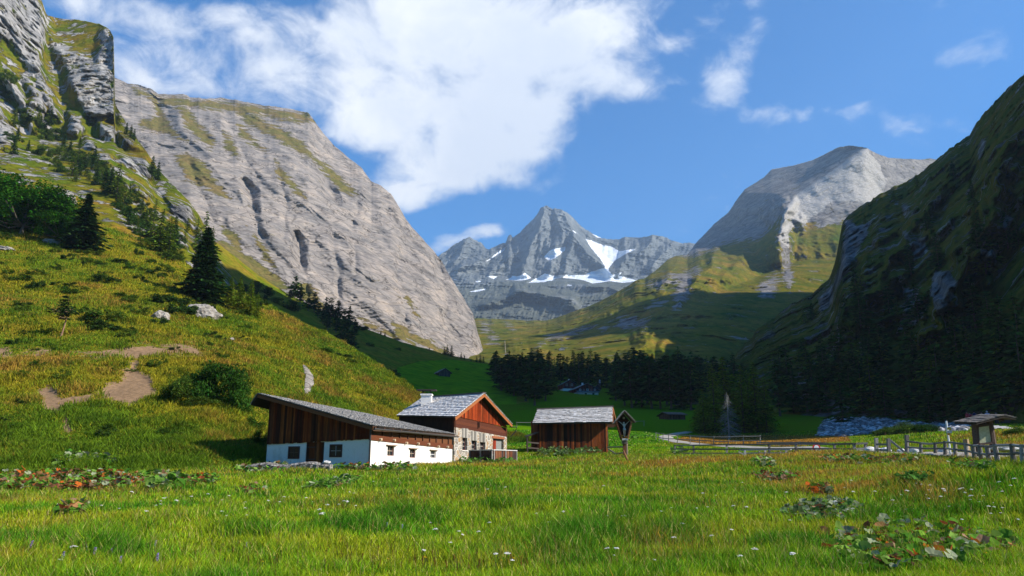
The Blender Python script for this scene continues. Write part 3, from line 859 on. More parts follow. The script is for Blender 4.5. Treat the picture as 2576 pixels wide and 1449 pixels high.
# unseen slope added behind the viewer to block low sky light from the shade
av = np.radians(np.linspace(118, 262, 90)); rv = np.linspace(0, 1, 24)
AV, RV = np.meshgrid(av, rv)
rad = 70 + 430 * RV + 60 * np.sin(AV * 3)
zz_ = 150 * RV ** 1.15 * np.clip((AV - R(112)) / R(26), 0, 1)
bp = np.stack([rad * np.sin(AV), rad * np.cos(AV), zz_ - 3], -1)
bp[..., 2] += 14 * fbm(bp / 60.0, 4) * RV
ib = np.arange(AV.size).reshape(AV.shape)
qb = np.stack([ib[:-1, :-1], ib[1:, :-1], ib[1:, 1:], ib[:-1, 1:]], -1).reshape(-1, 4)
ob = link('rear_sky_block', mesh_np('rear_sky_block', bp.reshape(-1, 3), qb, attrs={'rock': np.full(AV.size, .2), 'dirt_or_sunlit': np.zeros(AV.size), 'snow': np.zeros(AV.size)}, smooth=True), M_dark)
ob['kind'] = 'structure'
# ================================================================== SKY, SUN, AIR
SUN_EL = R(34)
SUN_AZ = R(103)        # degrees from the view direction, clockwise (to the right and a little behind)
sun = bpy.data.lights.new('sun', 'SUN')
sun.energy = 5.0
sun.angle = R(0.53)
sun.color = (1.0, 0.93, 0.82)
suno = bpy.data.objects.new('sun', sun)
sd = Vector((math.sin(SUN_AZ) * math.cos(SUN_EL), math.cos(SUN_AZ) * math.cos(SUN_EL), math.sin(SUN_EL)))
suno.rotation_euler = sd.to_track_quat('Z', 'Y').to_euler()
suno.location = (200, -60, 200)
COL.objects.link(suno)

world = bpy.data.worlds.new('World')
scene.world = world
world.use_nodes = True
world.node_tree.nodes.clear()
t = NT(world.node_tree)
sky = t.n('ShaderNodeTexSky', 0, {'sky_type': 'NISHITA', 'sun_disc': False, 'sun_elevation': SUN_EL, 'sun_rotation': SUN_AZ, 'altitude': 1900, 'air_density': 1.0, 'dust_density': 0.4, 'ozone_density': 4.0})
skyc = t.n('ShaderNodeHueSaturation', 0, None, Color=sky, Hue=0.5, Saturation=1.40, Value=1.18)
dirv = t.n('ShaderNodeTexCoord', 0)          # Generated: the direction looked at
sep = t.n('ShaderNodeSeparateXYZ', None, None, Vector=dirv)
az = t.math('ARCTAN2', sep.outputs[0], sep.outputs[1])
el = t.math('ARCSINE', sep.outputs[2])
ae = t.n('ShaderNodeCombineXYZ', 0, None, X=az, Y=el, Z=0.0)


def azel(px, py):
    d = ray(px, py)
    return math.atan2(d.x, d.y), math.asin(d.z)


CLOUDS = [  # px, py, half width, half height, tilt, weight
    (1180, 60, 520, 200, 8, 1.0), (980, 235, 400, 130, 0, 1.0), (1230, 330, 240, 120, 0, 0.95), (1100, 440, 210, 90, -22, 0.9), (1010, 500, 110, 40, -15, 0.55),
    (930, 290, 230, 100, 10, .9), (1060, 400, 230, 100, 5, .8), (1000, 470, 120, 70, 0, .7), (1340, 150, 260, 190, -20, 0.95), (1560, 40, 240, 120, -25, 0.7), (1340, 320, 110, 90, 0, 0.6), (760, 220, 170, 110, 10, 0.75), (800, 110, 160, 110, 0, .6),
    (340, 60, 260, 100, 12, 0.78), (480, 170, 240, 110, 22, 0.74), (600, 60, 200, 100, 0, 0.66), (330, 190, 150, 70, 15, 0.72), (560, 230, 190, 60, 5, 0.7), (180, 10, 140, 70, 0, 0.6), (640, 170, 110, 90, 0, .58), (420, 215, 160, 50, 5, .5),
    (1905, 50, 70, 150, 25, 0.47), (1840, 190, 150, 90, -30, 0.47), (1600, 220, 100, 60, 0, 0.5), (1760, 70, 140, 60, -20, 0.46), (1915, 290, 110, 40, 0, 0.36), (2025, 288, 90, 30, 0, 0.33), (2150, 275, 70, 26, 0, 0.3), (2480, 80, 240, 110, 30, 0.47), (2420, 150, 140, 60, 0, 0.38), (2300, 300, 200, 60, 10, .3),
    (1225, 582, 90, 32, -8, 0.66), (1130, 612, 110, 34, -20, 0.72), (1290, 450, 120, 40, 5, 0.45),
]
acc = None
for cx, cy, rx, ry, rot, wgt in CLOUDS:
    a0, e0 = azel(cx, cy)
    ax, _ = azel(cx + rx, cy); _, ey = azel(cx, cy - ry)
    v = t.n('ShaderNodeVectorMath', 0, {'operation': 'SUBTRACT'}, i0=ae, i1=(a0, e0, 0))
    v = t.n('ShaderNodeMapping', 0, {'vector_type': 'POINT'}, Vector=v, Rotation=(0, 0, R(rot)))
    v = t.n('ShaderNodeVectorMath', 0, {'operation': 'MULTIPLY'}, i0=v, i1=(1 / abs(ax - a0), 1 / abs(ey - e0), 0))
    ln = t.n('ShaderNodeVectorMath', 1, {'operation': 'LENGTH'}, i0=v)
    b = t.rng(ln, 0.0, 1.35, wgt, 0.0)
    acc = b if acc is None else t.math('ADD', acc, t.math('MULTIPLY', b, t.math('SUBTRACT', 1.0, t.math('MINIMUM', acc, 1.0))))
cn = t.noise(t.map(dirv, (1, 1, 1.5)), 5.0, 9, 0.58, 0.35)
cf = t.noise(t.map(dirv, (1, 1, 1.4), (0, 0.3, 0.2)), 17.0, 7, 0.6, 0.5)
dens = t.math('ADD', acc, t.math('MULTIPLY', t.math('SUBTRACT', cn, 0.5), 2.0))
dens = t.math('ADD', dens, t.math('MULTIPLY', t.math('SUBTRACT', cf, 0.5), 1.2))
cover = t.rng(dens, 0.30, 1.02)
above = t.rng(el, 0.05, 0.2)
cover = t.math('MULTIPLY', cover, above)
thick = t.rng(t.math('ADD', t.noise(dirv, 3.5, 6, 0.6, 0.3), t.math('MULTIPLY', cf, 0.25)), 0.45, 0.8)
ccol = t.mix(thick, (6.5, 6.6, 6.7), (4.7, 5.1, 5.8))
skyfin = t.mix(cover, skyc, ccol)
bg = t.n('ShaderNodeBackground', 0, None, Color=skyfin, Strength=0.111)
t.n('ShaderNodeOutputWorld', None, None, Surface=bg)

scene.view_settings.view_transform = 'Standard'
scene.view_settings.look = 'None'
scene.view_settings.exposure = 0.75
scene.view_settings.gamma = 1.0

# the air of the valley: one box of thin even haze
mb = MB(); mb.box(-4200, 4200, -120, 8200, -120, 2300)
_m = bpy.data.materials.new('thin_air'); _m.use_nodes = True; _m.node_tree.nodes.clear()
_t = NT(_m.node_tree)
_v = _t.n('ShaderNodeVolumePrincipled', None, None, Color=(.62, .80, 1.0), Density=8e-5, Anisotropy=0.25)
_t.n('ShaderNodeOutputMaterial', None, None, Volume=_v.outputs[0])
hz_o = mb.build('haze', _m); hz_o['kind'] = 'stuff'; hz_o['label'] = 'thin blue haze filling the valley air'; hz_o['category'] = 'haze'
# ================================================================== BUILDINGS
def wood_mat(name, rough=0.8):
    m, t = new_mat(name)
    p = pos(t)
    c = t.attr('col', 0)
    n = t.noise(t.map(p, (9, 9, 0.55)), 2.2, 6, 0.7)
    n2 = t.noise(t.map(p, (1, 1, 0.5)), 0.9, 5, 0.65)
    c = t.mix(1.0, c, t.ramp(n, [(0.3, (0.42, 0.4, 0.4)), (0.5, (0.95, 0.95, 0.95)), (0.7, (1.6, 1.5, 1.4))]), 'MULTIPLY')
    c = t.mix(1.0, c, t.ramp(n2, [(0.3, (0.6, 0.6, 0.62)), (0.7, (1.35, 1.3, 1.25))]), 'MULTIPLY')
    return finish(m, t, c, rough, t.bump(n, 0.5, 0.02), 0.06)


M_wood = wood_mat('weathered_brown_boards')
M_beam = col_mat('timber', 0.8, 6.0, 0.4, (3, 3, 3), bump=0.4)
M_shingle = col_mat('grey_wood_shingles', 0.75, 9.0, 0.4, (1, 1, 1), spec=0.3, bump=0.4)
M_dark = col_mat('dark_metal', 0.5, 4.0, 0.2, spec=0.4)
M_frame = col_mat('painted_window_wood', 0.7, 8.0, 0.25)


def plaster_mat():
    m, t = new_mat('rough_white_plaster')
    p = pos(t)
    n = t.noise(p, 5.0, 8, 0.7); n2 = t.noise(t.map(p, (1, 1, 0.35)), 1.1, 6, 0.65)
    c = t.mix(1.0, (0.78, 0.745, 0.69), t.ramp(n2, [(0.28, (0.72, 0.68, 0.62)), (0.46, (1, 1, 1))]), 'MULTIPLY')
    c = t.mix(1.0, c, t.ramp(n, [(0.27, (0.72, 0.70, 0.68)), (0.42, (1, 1, 1))]), 'MULTIPLY')
    # splashed earth close to the ground
    return finish(m, t, c, 0.95, t.bump(n, 0.7, 0.05), 0.1)


def masonry_mat(name, scale, c1, mortar, stretch=(1, 1, 1.6)):
    m, t = new_mat(name)
    p = t.map(pos(t), stretch)
    pw = t.mix(0.06, p, t.noise(p, 2.0, 3, 0.5, out=1), 'ADD')
    e = t.n('ShaderNodeTexVoronoi', 0, {'feature': 'DISTANCE_TO_EDGE'}, Vector=pw, Scale=scale)
    v = t.n('ShaderNodeTexVoronoi', 1, {'feature': 'F1'}, Vector=pw, Scale=scale)
    sc = t.ramp(t.n('ShaderNodeSeparateColor', 0, None, Color=v), c1)
    n = t.noise(pos(t), 9.0, 6, 0.7)
    sc = t.mix(1.0, sc, t.ramp(n, [(0.3, (0.7, 0.7, 0.7)), (0.7, (1.2, 1.2, 1.2))]), 'MULTIPLY')
    k = t.rng(e, 0.01, 0.10)
    c = t.mix(k, mortar, sc)
    h = t.math('ADD', k, t.math('MULTIPLY', n, 0.4))
    return finish(m, t, c, 0.95, t.bump(h, 0.8, 0.08), 0.1)


M_plaster = plaster_mat()
M_stonewall = masonry_mat('pointed_field_stone', 1.7, [(0.0, (0.36, 0.22, 0.11)), (0.3, (0.26, 0.235, 0.21)), (0.55, (0.46, 0.40, 0.32)), (0.8, (0.17, 0.155, 0.14)), (1.0, (0.42, 0.29, 0.17))], (0.60, 0.56, 0.50))
M_drystone = masonry_mat('dry_stone', 5.5, [(0.0, (0.22, 0.2, 0.18)), (0.5, (0.28, 0.26, 0.235)), (1.0, (0.4, 0.375, 0.34))], (0.05, 0.048, 0.042), (1, 1, 2.2))


def glass_mat():
    m, t = new_mat('dark_window_glass')
    return finish(m, t, (0.018, 0.02, 0.024), 0.08, None, 0.5)


M_glass = glass_mat()
BROWN = [(0.125, 0.027, 0.009), (0.085, 0.019, 0.008), (0.165, 0.042, 0.011), (0.045, 0.014, 0.008), (0.23, 0.07, 0.018), (0.10, 0.036, 0.016)]
GREYS = [(0.30, 0.29, 0.28), (0.24, 0.235, 0.23), (0.36, 0.35, 0.335), (0.19, 0.185, 0.18), (0.42, 0.405, 0.385)]


class Wall:
    """an upright plane: a, b two ground points; s runs from a to b, outward normal to the right of that"""
    def __init__(self, a, b):
        self.a = Vector((a[0], a[1], 0)); d = Vector((b[0] - a[0], b[1] - a[1], 0))
        self.L = d.length; self.d = d.normalized(); self.n = Vector((self.d.y, -self.d.x, 0))

    def sz(self, px, py):
        o = Vector((0, 0, EYE)); r = ray(px, py)
        k = (self.a - o).dot(self.n) / r.dot(self.n)
        q = o + r * k
        return (q - self.a).dot(self.d), q.z

    def p(self, s, z, o=0.0):
        q = self.a + self.d * s + self.n * o
        return (q.x, q.y, z)

    def box(self, mb, s0, s1, z0, z1, o0, o1, col=None, z0b=None, z1b=None):
        z0b = z0 if z0b is None else z0b; z1b = z1 if z1b is None else z1b
        mb.hexa([self.p(s0, z0, o1), self.p(s1, z0b, o1), self.p(s1, z0b, o0), self.p(s0, z0, o0), self.p(s0, z1, o1), self.p(s1, z1b, o1), self.p(s1, z1b, o0), self.p(s0, z1, o0)], col)

    def masonry(self, mb, s0, s1, z0, top, holes, depth=0.35, col=None):
        """wall face with real openings; top: function of s"""
        S = sorted({s0, s1, *[h[0] for h in holes], *[h[1] for h in holes]})
        for a, b in zip(S[:-1], S[1:]):
            hs = sorted([h for h in holes if h[0] < (a + b) / 2 < h[1]], key=lambda h: h[2])
            z = z0
            for h in hs + [None]:
                zt = h[2] if h else None
                if h: ta = tb = h[2]
                else: ta, tb = top(a), top(b)
                mb.add([self.p(a, z), self.p(b, z), self.p(b, tb), self.p(a, ta)], [(0, 1, 2, 3)], col)
                if h: z = h[3]
        for h in holes:
            a, b, z, zz = h[:4]
            mb.add([self.p(a, z), self.p(a, z, -depth), self.p(a, zz, -depth), self.p(a, zz)], [(0, 1, 2, 3)], col)
            mb.add([self.p(b, z), self.p(b, z, -depth), self.p(b, zz, -depth), self.p(b, zz)], [(3, 2, 1, 0)], col)
            mb.add([self.p(a, zz), self.p(b, zz), self.p(b, zz, -depth), self.p(a, zz, -depth)], [(3, 2, 1, 0)], col)
            mb.add([self.p(a, z), self.p(b, z), self.p(b, z, -depth), self.p(a, z, -depth)], [(0, 1, 2, 3)], col)

    def window(self, parent, s0, s1, z0, z1, inset=0.18, fw=0.07, col=(0.10, 0.035, 0.022), bars=(1, 1), barcol=None, frame_out=0.05):
        mb = MB()
        o0, o1 = -inset, -inset + frame_out
        self.box(mb, s0, s0 + fw, z0, z1, o0, o1, col); self.box(mb, s1 - fw, s1, z0, z1, o0, o1, col)
        self.box(mb, s0 + fw, s1 - fw, z0, z0 + fw, o0, o1, col); self.box(mb, s0 + fw, s1 - fw, z1 - fw, z1, o0, o1, col)
        bc = barcol or col
        for k in range(bars[0]):
            c = s0 + (s1 - s0) * (k + 1) / (bars[0] + 1)
            self.box(mb, c - 0.02, c + 0.02, z0 + fw, z1 - fw, o0 + .005, o1 - 0.012, bc)
        for k in range(bars[1]):
            c = z0 + (z1 - z0) * (k + 1) / (bars[1] + 1)
            self.box(mb, s0 + fw, s1 - fw, c - 0.02, c + 0.02, o0 + .008, o1 - 0.016, bc)
        w = mb.build('window', M_frame, parent)
        g = MB(); self.box(g, s0 + fw * 0.6, s1 - fw * 0.6, z0 + fw * 0.6, z1 - fw * 0.6, o0 - 0.03, o0 + 0.012)
        g.build('pane', M_glass, w)
        return w


def boards(wall, mb, s0, s1, bot, top, w=0.16, o0=0.02, th=0.03, cols=BROWN, gap=0.008):
    s = s0
    rr = random.Random(int(s1 * 100))
    while s < s1 - 0.02:
        e = min(s + w * rr.uniform(0.75, 1.3), s1)
        o = o0 + rr.uniform(0, 0.012)
        c = rr.choice(cols); k = rr.uniform(0.7, 1.2)
        jb = rr.uniform(-0.025, 0.025)
        wall.box(mb, s + gap / 2, e - gap / 2, bot(s) + jb, top(s), o, o + th, tuple(x * k for x in c), bot(e) + jb, top(e))
        s = e


def shingle_roof(mb, A_, B_, C_, D_, rows, width, th=0.03, cols=GREYS, seed=1, lift=0.035, wob=0.12):
    """A,B: eave left and right; C,D: ridge right and left; overlapping rows of split shingles"""
    rr = random.Random(seed)
    A_, B_, C_, D_ = map(Vector, (A_, B_, C_, D_))
    n = (B_ - A_).cross(D_ - A_).normalized()
    if n.z < 0: n = -n
    L = (B_ - A_).length
    q = lambda u, v: (A_ * (1 - u) + B_ * u) * (1 - v) + (D_ * (1 - u) + C_ * u) * v
    for r in range(rows):
        v0, v1 = r / rows, min((r + 1.35) / rows, 1.0)
        u = -rr.uniform(0, width / L)
        while u < 1:
            e = u + width / L * rr.uniform(0.7, 1.35)
            a, b = max(u, 0) + 0.0006, min(e, 1) - 0.0006
            if b - a > 0.2 * width / L:
                d = rr.uniform(-wob, wob) / rows
                c = rr.choice(cols); k = rr.uniform(0.85, 1.12); c = tuple(x * k for x in c)
                l0 = lift + rr.uniform(0, 0.018); t0 = th * rr.uniform(0.7, 1.3)
                va = max(v0 + d, 0) if r else v0 + min(d, 0)
                p = [q(a, va) + n * l0, q(b, va) + n * l0, q(b, v1) + n * 0.004, q(a, v1) + n * 0.004]
                mb.hexa(p + [x + n * t0 for x in p], c)
            u = e
    # the deck under the shingles
    for i in range(12):
        for j in range(4):
            dk = [q(.002 + .996 * (i + a) / 12, .004 + .994 * (j + b) / 4) - n * .03 for a, b in ((0, 0), (1, 0), (1, 1), (0, 1))]
            mb.hexa([x - n * 0.05 for x in dk] + dk, (0.05, 0.035, 0.025))


def ground(x, y):
    return float(hz(x, y))


def ywhere(px, D):
    q = P(px, 1177, D); return (q[0], q[1])


# ------------------------------------------------------------------ cattle barn: white plaster below, dark boards above, one long shingle slope
def make_barn():
    root = empty('cattle_barn', (-9.2, 50, 1.6), 'long cattle barn with whitewashed base, dark brown boarding and one sweeping grey shingle roof', 'barn')
    C0 = ywhere(928, 50.0); Lf = ywhere(668, 52.6); E = ywhere(1137, 66.5)
    G = Wall(Lf, C0); Aw = Wall(C0, E)
    back = (Lf[0] + E[0] - C0[0], Lf[1] + E[1] - C0[1])
    Bk = Wall(E, back); Lw = Wall(back, Lf)
    zt = lambda w, px, py: w.sz(px, py)[1]
    gl, gr = zt(G, 668, 1117), zt(G, 926, 1103)          # top of plaster on the gable
    gtop = lambda s: gl + (gr - gl) * s / G.L
    atop_l, atop_r = zt(Aw, 931, 1107), zt(Aw, 1136, 1129)
    atop = lambda s: atop_l + (atop_r - atop_l) * s / Aw.L
    # openings
    def rect(w, x0, y0, x1, y1):
        a, z1 = w.sz(x0, y0); b, z0 = w.sz(x1, y1)
        return (a, b, z0, z1)
    gw = [rect(G, 726, 1123, 753, 1154), rect(G, 830, 1118, 860, 1150)]
    gd = rect(G, 771, 1110, 813, 1170)
    gd = (gd[0], gd[1], gd[2], min(gtop(gd[0]), gtop(gd[1])) - 0.02)
    aw = [rect(Aw, 975, 1121, 991, 1147), rect(Aw, 1031, 1129, 1045, 1152), rect(Aw, 1083, 1133, 1096, 1153)]
    mb = MB()
    G.masonry(mb, 0, G.L, 0.2, gtop, gw + [gd], 0.3)
    Aw.masonry(mb, 0, Aw.L, 0.2, atop, aw, 0.3)
    Bk.masonry(mb, 0, Bk.L, 0.2, lambda s: atop_r + 0.2, []); Lw.masonry(mb, 0, Lw.L, 0.2, lambda s: gl + 0.3, [])
    mb.build('plaster_wall', M_plaster, root)
    for i, h in enumerate(gw):
        G.window(root, h[0], h[1], h[2], h[3], 0.02, 0.10, (0.055, 0.022, 0.016), barcol=((0.06, 0.05, 0.045) if i == 0 else (0.30, 0.30, 0.29)))
    for i, h in enumerate(aw):
        w = Aw.window(root, *h[:4], 0.14, 0.06, (0.14, 0.05, 0.03) if i < 2 else (0.42, 0.38, 0.35), barcol=(0.35, 0.27, 0.2) if i < 2 else (0.6, 0.6, 0.6))
        l = MB(); Aw.box(l, h[0] - 0.28, h[1] + 0.28, h[3] + 0.01, h[3] + 0.07, 0.004, 0.14, (0.28, 0.2, 0.15)); l.build('lintel', M_beam, w)
    dm = MB(); boards(G, dm, gd[0] + .02, gd[1] - .02, lambda s: gd[2], lambda s: gd[3], 0.2, -0.06, 0.03)
    d = dm.build('door', M_wood, root)
    for z in (gd[2] + .35, gd[3] - .35):
        hm = MB(); G.box(hm, gd[0] + .05, gd[0] + .75, z, z + .05, -0.015, 0.0, (0.03, 0.03, 0.03)); hm.build('hinge', M_dark, d)
    # roof: traced corners, eave on the right, ridge at the left
    e0 = V(938, 1071, 49.3); r0 = V(647, 989, 51.9)
    e1 = Vector((0, 0, 0)); e1.xy = Vector(E) + Vector((0.3, 0.9)); e1.z = Aw.sz(1150, 1096)[1] + 0.1
    sl = (e1 - e0); r1 = r0 + sl * 0.985; r1.z = r0.z - 0.15
    Ee0 = e0 + (e0 - r0).normalized() * 0.02; Ee1 = e1
    # slide the eave out over wall A
    off = (e0 - r0).normalized() * 0.45
    mb = MB(); shingle_roof(mb, e0, e1 + off * 0.3, r1, r0, 44, 0.13, 0.022, [(0.28, 0.27, 0.26), (0.34, 0.33, 0.32), (0.22, 0.215, 0.21), (0.39, 0.375, 0.36), (0.17, 0.165, 0.16)], 5, 0.03, 0.4)
    # short rear slope
    rb0 = r0 + Vector((-0.5, 0.25, -0.75)); rb1 = r1 + Vector((-1.6, 0.3, -1.3))
    shingle_roof(mb, rb0, rb1, r1, r0, 10, 0.2, 0.025, [(0.2, 0.195, 0.19), (0.26, 0.25, 0.245)], 6)
    roof = mb.build('roof', M_shingle, root)
    vm = MB()
    nz = Vector((0, 0, -1))
    vm.bar(e0 + nz * 0.16 + Vector((0, 0.12, 0)), r0 + nz * 0.16 + Vector((0, 0.12, 0)), 0.06, 0.24, col=(0.17, 0.065, 0.028))
    vm.build('verge_board', M_beam, roof)
    for k in range(12):
        f = (k + 0.3) / 12
        rm = MB(); a = e0.lerp(e1, f) + nz * 0.14; b = a + (r0 - e0).normalized() * 1.4
        rm.bar(a, b, 0.13, 0.16, col=(0.13, 0.055, 0.028)); rm.build('rafter', M_beam, roof)
    # boarding of the gable, under the verge
    rs, re = Wall.sz(G, 668, 1000)[0], G.L
    def under(s):
        q = Vector(G.p(s, 0)); f = ((q - r0).xy.dot((e0 - r0).xy)) / (e0 - r0).xy.length_squared
        return r0.z + (e0.z - r0.z) * f - 0.12
    mb = MB(); boards(G, mb, 0.0, G.L - 0.02, lambda s: gtop(s) - 0.04, under, 0.15, 0.015, 0.03)
    mb.build('boarding', M_wood, root)
    # timber wall head above the plaster on the long side
    def undr(s):
        f = s / Aw.L
        return e0.z + (e1.z - e0.z) * f - 0.05
    mb = MB()
    zt0 = lambda s: atop(s)
    h1 = 0.34
    Aw.box(mb, 0.0, Aw.L, atop(0), atop(0) + h1, -0.1, 0.06, (0.11, 0.032, 0.012), atop(Aw.L), atop(Aw.L) + h1)
    Aw.box(mb, 0.0, Aw.L, atop(0) + h1 + .01, undr(0) + 0.1, -0.14, -0.04, (0.13, 0.048, 0.018), atop(Aw.L) + h1 + .01, undr(Aw.L) + 0.1)
    Aw.box(mb, 0.0, Aw.L, undr(0) - 0.24, undr(0) - 0.06, 0.04, 0.2, (0.08, 0.04, 0.025), undr(Aw.L) - 0.24, undr(Aw.L) - 0.06)
    mb.build('timber_frame', M_beam, root)
    for k in range(11):
        mb = MB(); s = Aw.L * (k + 0.25) / 11
        Aw.box(mb, s, s + 0.12, atop(s) + h1, undr(s) - 0.05, -0.04, 0.05, (0.09, 0.04, 0.022)); mb.build('upright', M_beam, root)
    for k in range(7):
        s = Aw.L * (k + 0.6) / 7.3
        mb = MB(); z = atop(s) + 0.1 + 0.06 * math.sin(k * 2.1)
        mb.tube([Aw.p(s, z, 0.02), Aw.p(s, z, 0.22)], 0.09, 8, (0.55, 0.42, 0.28)); mb.build('beam_end', M_beam, root)
    # corner post, gutter, pipe
    mb = MB(); mb.tube([e0 + Vector((0.08, 0.1, -0.2)), e1 + Vector((0.12, 0, -0.22))], 0.07, 8, (0.05, 0.045, 0.04)); mb.build('gutter', M_dark, roof)
    mb = MB(); mb.tube([Vector(Aw.p(-0.08, 1.3, 0.05)), Vector(Aw.p(-0.08, undr(0) - 0.2, 0.05))], 0.06, 8, (0.035, 0.03, 0.03)); mb.build('downpipe', M_dark, root)
    return G, Aw


G, Aw = make_barn()


# ------------------------------------------------------------------ stone farmhouse
def make_farmhouse():
    root = empty('stone_farmhouse', (-3, 74, 2.3), 'stone farmhouse with red-brown boarded gable, silvery shingle roof and chimney', 'farmhouse')
    a = ywhere(1141, 68.0); b = ywhere(1275, 80.5)
    Gw = Wall(a, b)
    # the long side runs back to the left
    bl = V(997, 1046, 76.5); eL_ = V(1146, 1049, 67.6)
    c = (a[0] + (bl.x - eL_.x) * .93, a[1] + (bl.y - eL_.y) * .93); d = (b[0] + (bl.x - eL_.x) * .93, b[1] + (bl.y - eL_.y) * .93)
    S = Wall(c, a); Bk = Wall(d, c); Rw = Wall(b, d)
    tl = Gw.sz(1141, 1074)[1]; tr = Gw.sz(1275, 1099)[1]
    st = lambda s: tl + (tr - tl) * s / Gw.L
    def rect(x0, y0, x1, y1):
        s0, z1 = Gw.sz(x0, y0); s1, z0 = Gw.sz(x1, y1); return (s0, s1, z0, z1)
    wins = [rect(1163, 1101, 1175, 1133), rect(1186, 1108, 1199, 1140), rect(1207, 1112, 1221, 1142)]
    door = rect(1240, 1102, 1267, 1144)
    mb = MB()
    Gw.masonry(mb, 0, Gw.L, 0.8, st, wins + [door], 0.4)
    Rw.masonry(mb, 0, Rw.L, 0.8, lambda s: tr, []); Bk.masonry(mb, 0, Bk.L, 0.8, lambda s: tr, [])
    S.masonry(mb, 0, S.L, 0.8, lambda s: tl - 0.6, [])
    mb.build('stone_wall', M_stonewall, root)
    for h in wins:
        w = Gw.window(root, h[0], h[1], h[2], h[3], 0.28, 0.07, (0.13, 0.035, 0.025), bars=(1, 2), barcol=(0.42, 0.36, 0.3))
        l = MB(); Gw.box(l, h[0] - .12, h[1] + .12, h[2] - .07, h[2] - .005, -0.2, 0.07, (0.5, 0.46, 0.4)); l.build('sill', M_plaster, w)
        l = MB()
        for q in range(5):
            sx = h[0] - .1 + (h[1] - h[0] + .2) * (q + .5) / 5
            Gw.box(l, sx - .13, sx + .13, h[3] + 0.01, h[3] + 0.85, 0.002, 0.035 + 0.012 * (q % 2), [(0.20, 0.185, 0.165), (0.36, 0.33, 0.29), (0.14, 0.13, 0.115)][q % 3])
        l.build('flat_arch', M_beam, w)
    mb = MB(); boards(Gw, mb, door[0] + .05, (door[0] + door[1]) / 2 - .05, lambda s: door[2], lambda s: door[3] - .1, 0.22, -0.28, 0.04, [(0.22, 0.035, 0.016), (0.2, 0.03, 0.014)])
    dr = mb.build('door', M_wood, root)
    mb = MB(); Gw.box(mb, (door[0] + door[1]) / 2, door[1] - .02, door[2], door[3] - .1, -0.33, -0.25, (0.2, 0.2, 0.19)); mb.build('side_panel', M_beam, dr)
    mb = MB(); Gw.box(mb, door[0] - .3, door[1] + .2, door[3] - 0.02, door[3] + .2, -0.3, 0.05, (0.26, 0.09, 0.04)); mb.build('lintel', M_beam, dr)
    # beam course + gable boards
    Ov = Wall((a[0] + Gw.n.x * .7, a[1] + Gw.n.y * .7), (b[0] + Gw.n.x * .7, b[1] + Gw.n.y * .7))
    ap, eL, eR = [Vector(Ov.p(*Ov.sz(*q))) for q in ((1219, 990), (1146, 1049), (1289, 1068))]
    sa = (ap.xy - Vector(a)).dot(Gw.d.xy)
    def rake(s):
        if s < sa: f = s / sa; zz = eL.z + (ap.z - eL.z) * f
        else: f = (s - sa) / (Gw.L - sa); zz = ap.z + (eR.z - ap.z) * f
        return zz - 0.25
    bb = lambda s: st(s) + 0.95
    mb = MB()
    for k in range(3):
        Gw.box(mb, 0.02, Gw.L - .02, st(0) + k * .31, st(0) + k * .31 + .3, -0.15, 0.02 + 0.012 * (k % 2), [(0.075, 0.02, 0.01), (0.10, 0.028, 0.012), (0.08, 0.022, 0.010)][k], st(Gw.L) + k * .31, st(Gw.L) + k * .31 + .3)
    mb.build('log_course', M_beam, root)
    mb = MB(); boards(Gw, mb, 0.05, Gw.L - .05, lambda s: min(bb(s), rake(s) - .05), rake, 0.24, 0.035, 0.035, [(0.24, 0.040, 0.010), (0.18, 0.028, 0.008), (0.32, 0.065, 0.018), (0.11, 0.022, 0.008)])
    mb.build('gable_boarding', M_wood, root)
    mb = MB()
    # timber upper part of the long side, mostly under the eave
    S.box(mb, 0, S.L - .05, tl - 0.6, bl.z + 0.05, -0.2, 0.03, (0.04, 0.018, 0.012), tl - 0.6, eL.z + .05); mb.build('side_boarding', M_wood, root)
    mb = MB(); mb.bar(Vector(Gw.p(sa - .0, bb(sa) - .6, .05)), Vector(Gw.p(sa, bb(sa) - .1, .05)), 0.35, 0.2, col=(0.06, 0.025, 0.016)); mb.build('bracket', M_beam, root)
    # roof
    off = Vector((Gw.n.x, Gw.n.y, 0)) * 0.75
    bl = V(997, 1046, 76.5); br = V(1063, 1001, 86)
    ap2, eL2, eR2 = ap + off * .0, eL + off * 0.0, eR
    mb = MB()
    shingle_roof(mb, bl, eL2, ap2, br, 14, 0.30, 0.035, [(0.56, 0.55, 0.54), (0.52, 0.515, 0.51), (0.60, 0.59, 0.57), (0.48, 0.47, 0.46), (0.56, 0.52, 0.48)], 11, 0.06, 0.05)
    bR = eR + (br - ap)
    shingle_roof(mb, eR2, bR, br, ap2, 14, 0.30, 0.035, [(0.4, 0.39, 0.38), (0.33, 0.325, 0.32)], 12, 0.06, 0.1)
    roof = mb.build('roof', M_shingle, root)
    mb = MB()
    dn = Vector((0, 0, -0.17)); of2 = Vector((Gw.n.x, Gw.n.y, 0)) * -0.03
    mb.bar(eL2 + dn + of2, ap2 + dn + of2, 0.07, 0.26, col=(0.30, 0.10, 0.032)); mb.build('verge_board', M_beam, roof)
    mb = MB(); mb.bar(eR2 + dn + of2, ap2 + dn + of2, 0.07, 0.26, col=(0.30, 0.10, 0.032)); mb.build('verge_board', M_beam, roof)
    mb = MB(); mb.bar(ap2 + Vector((0, 0, .1)), br + Vector((0, 0, .1)), 0.4, 0.08, col=(0.09, 0.08, 0.075)); mb.build('ridge_cap', M_shingle, roof)
    mb = MB(); gx0 = eR2 + Vector((-.1, -.1, -.25)); mb.tube([gx0 + Vector((-.2, 0, 0)), gx0 + Vector((.55, .1, 0)), gx0 + Vector((.45, .1, -.45)), gx0 + Vector((-.1, .1, -1.0))], 0.06, 8, (0.04, 0.035, 0.03)); mb.build('gutter_spout', M_dark, roof)
    # chimney
    cp = V(1073, 1016, 79)
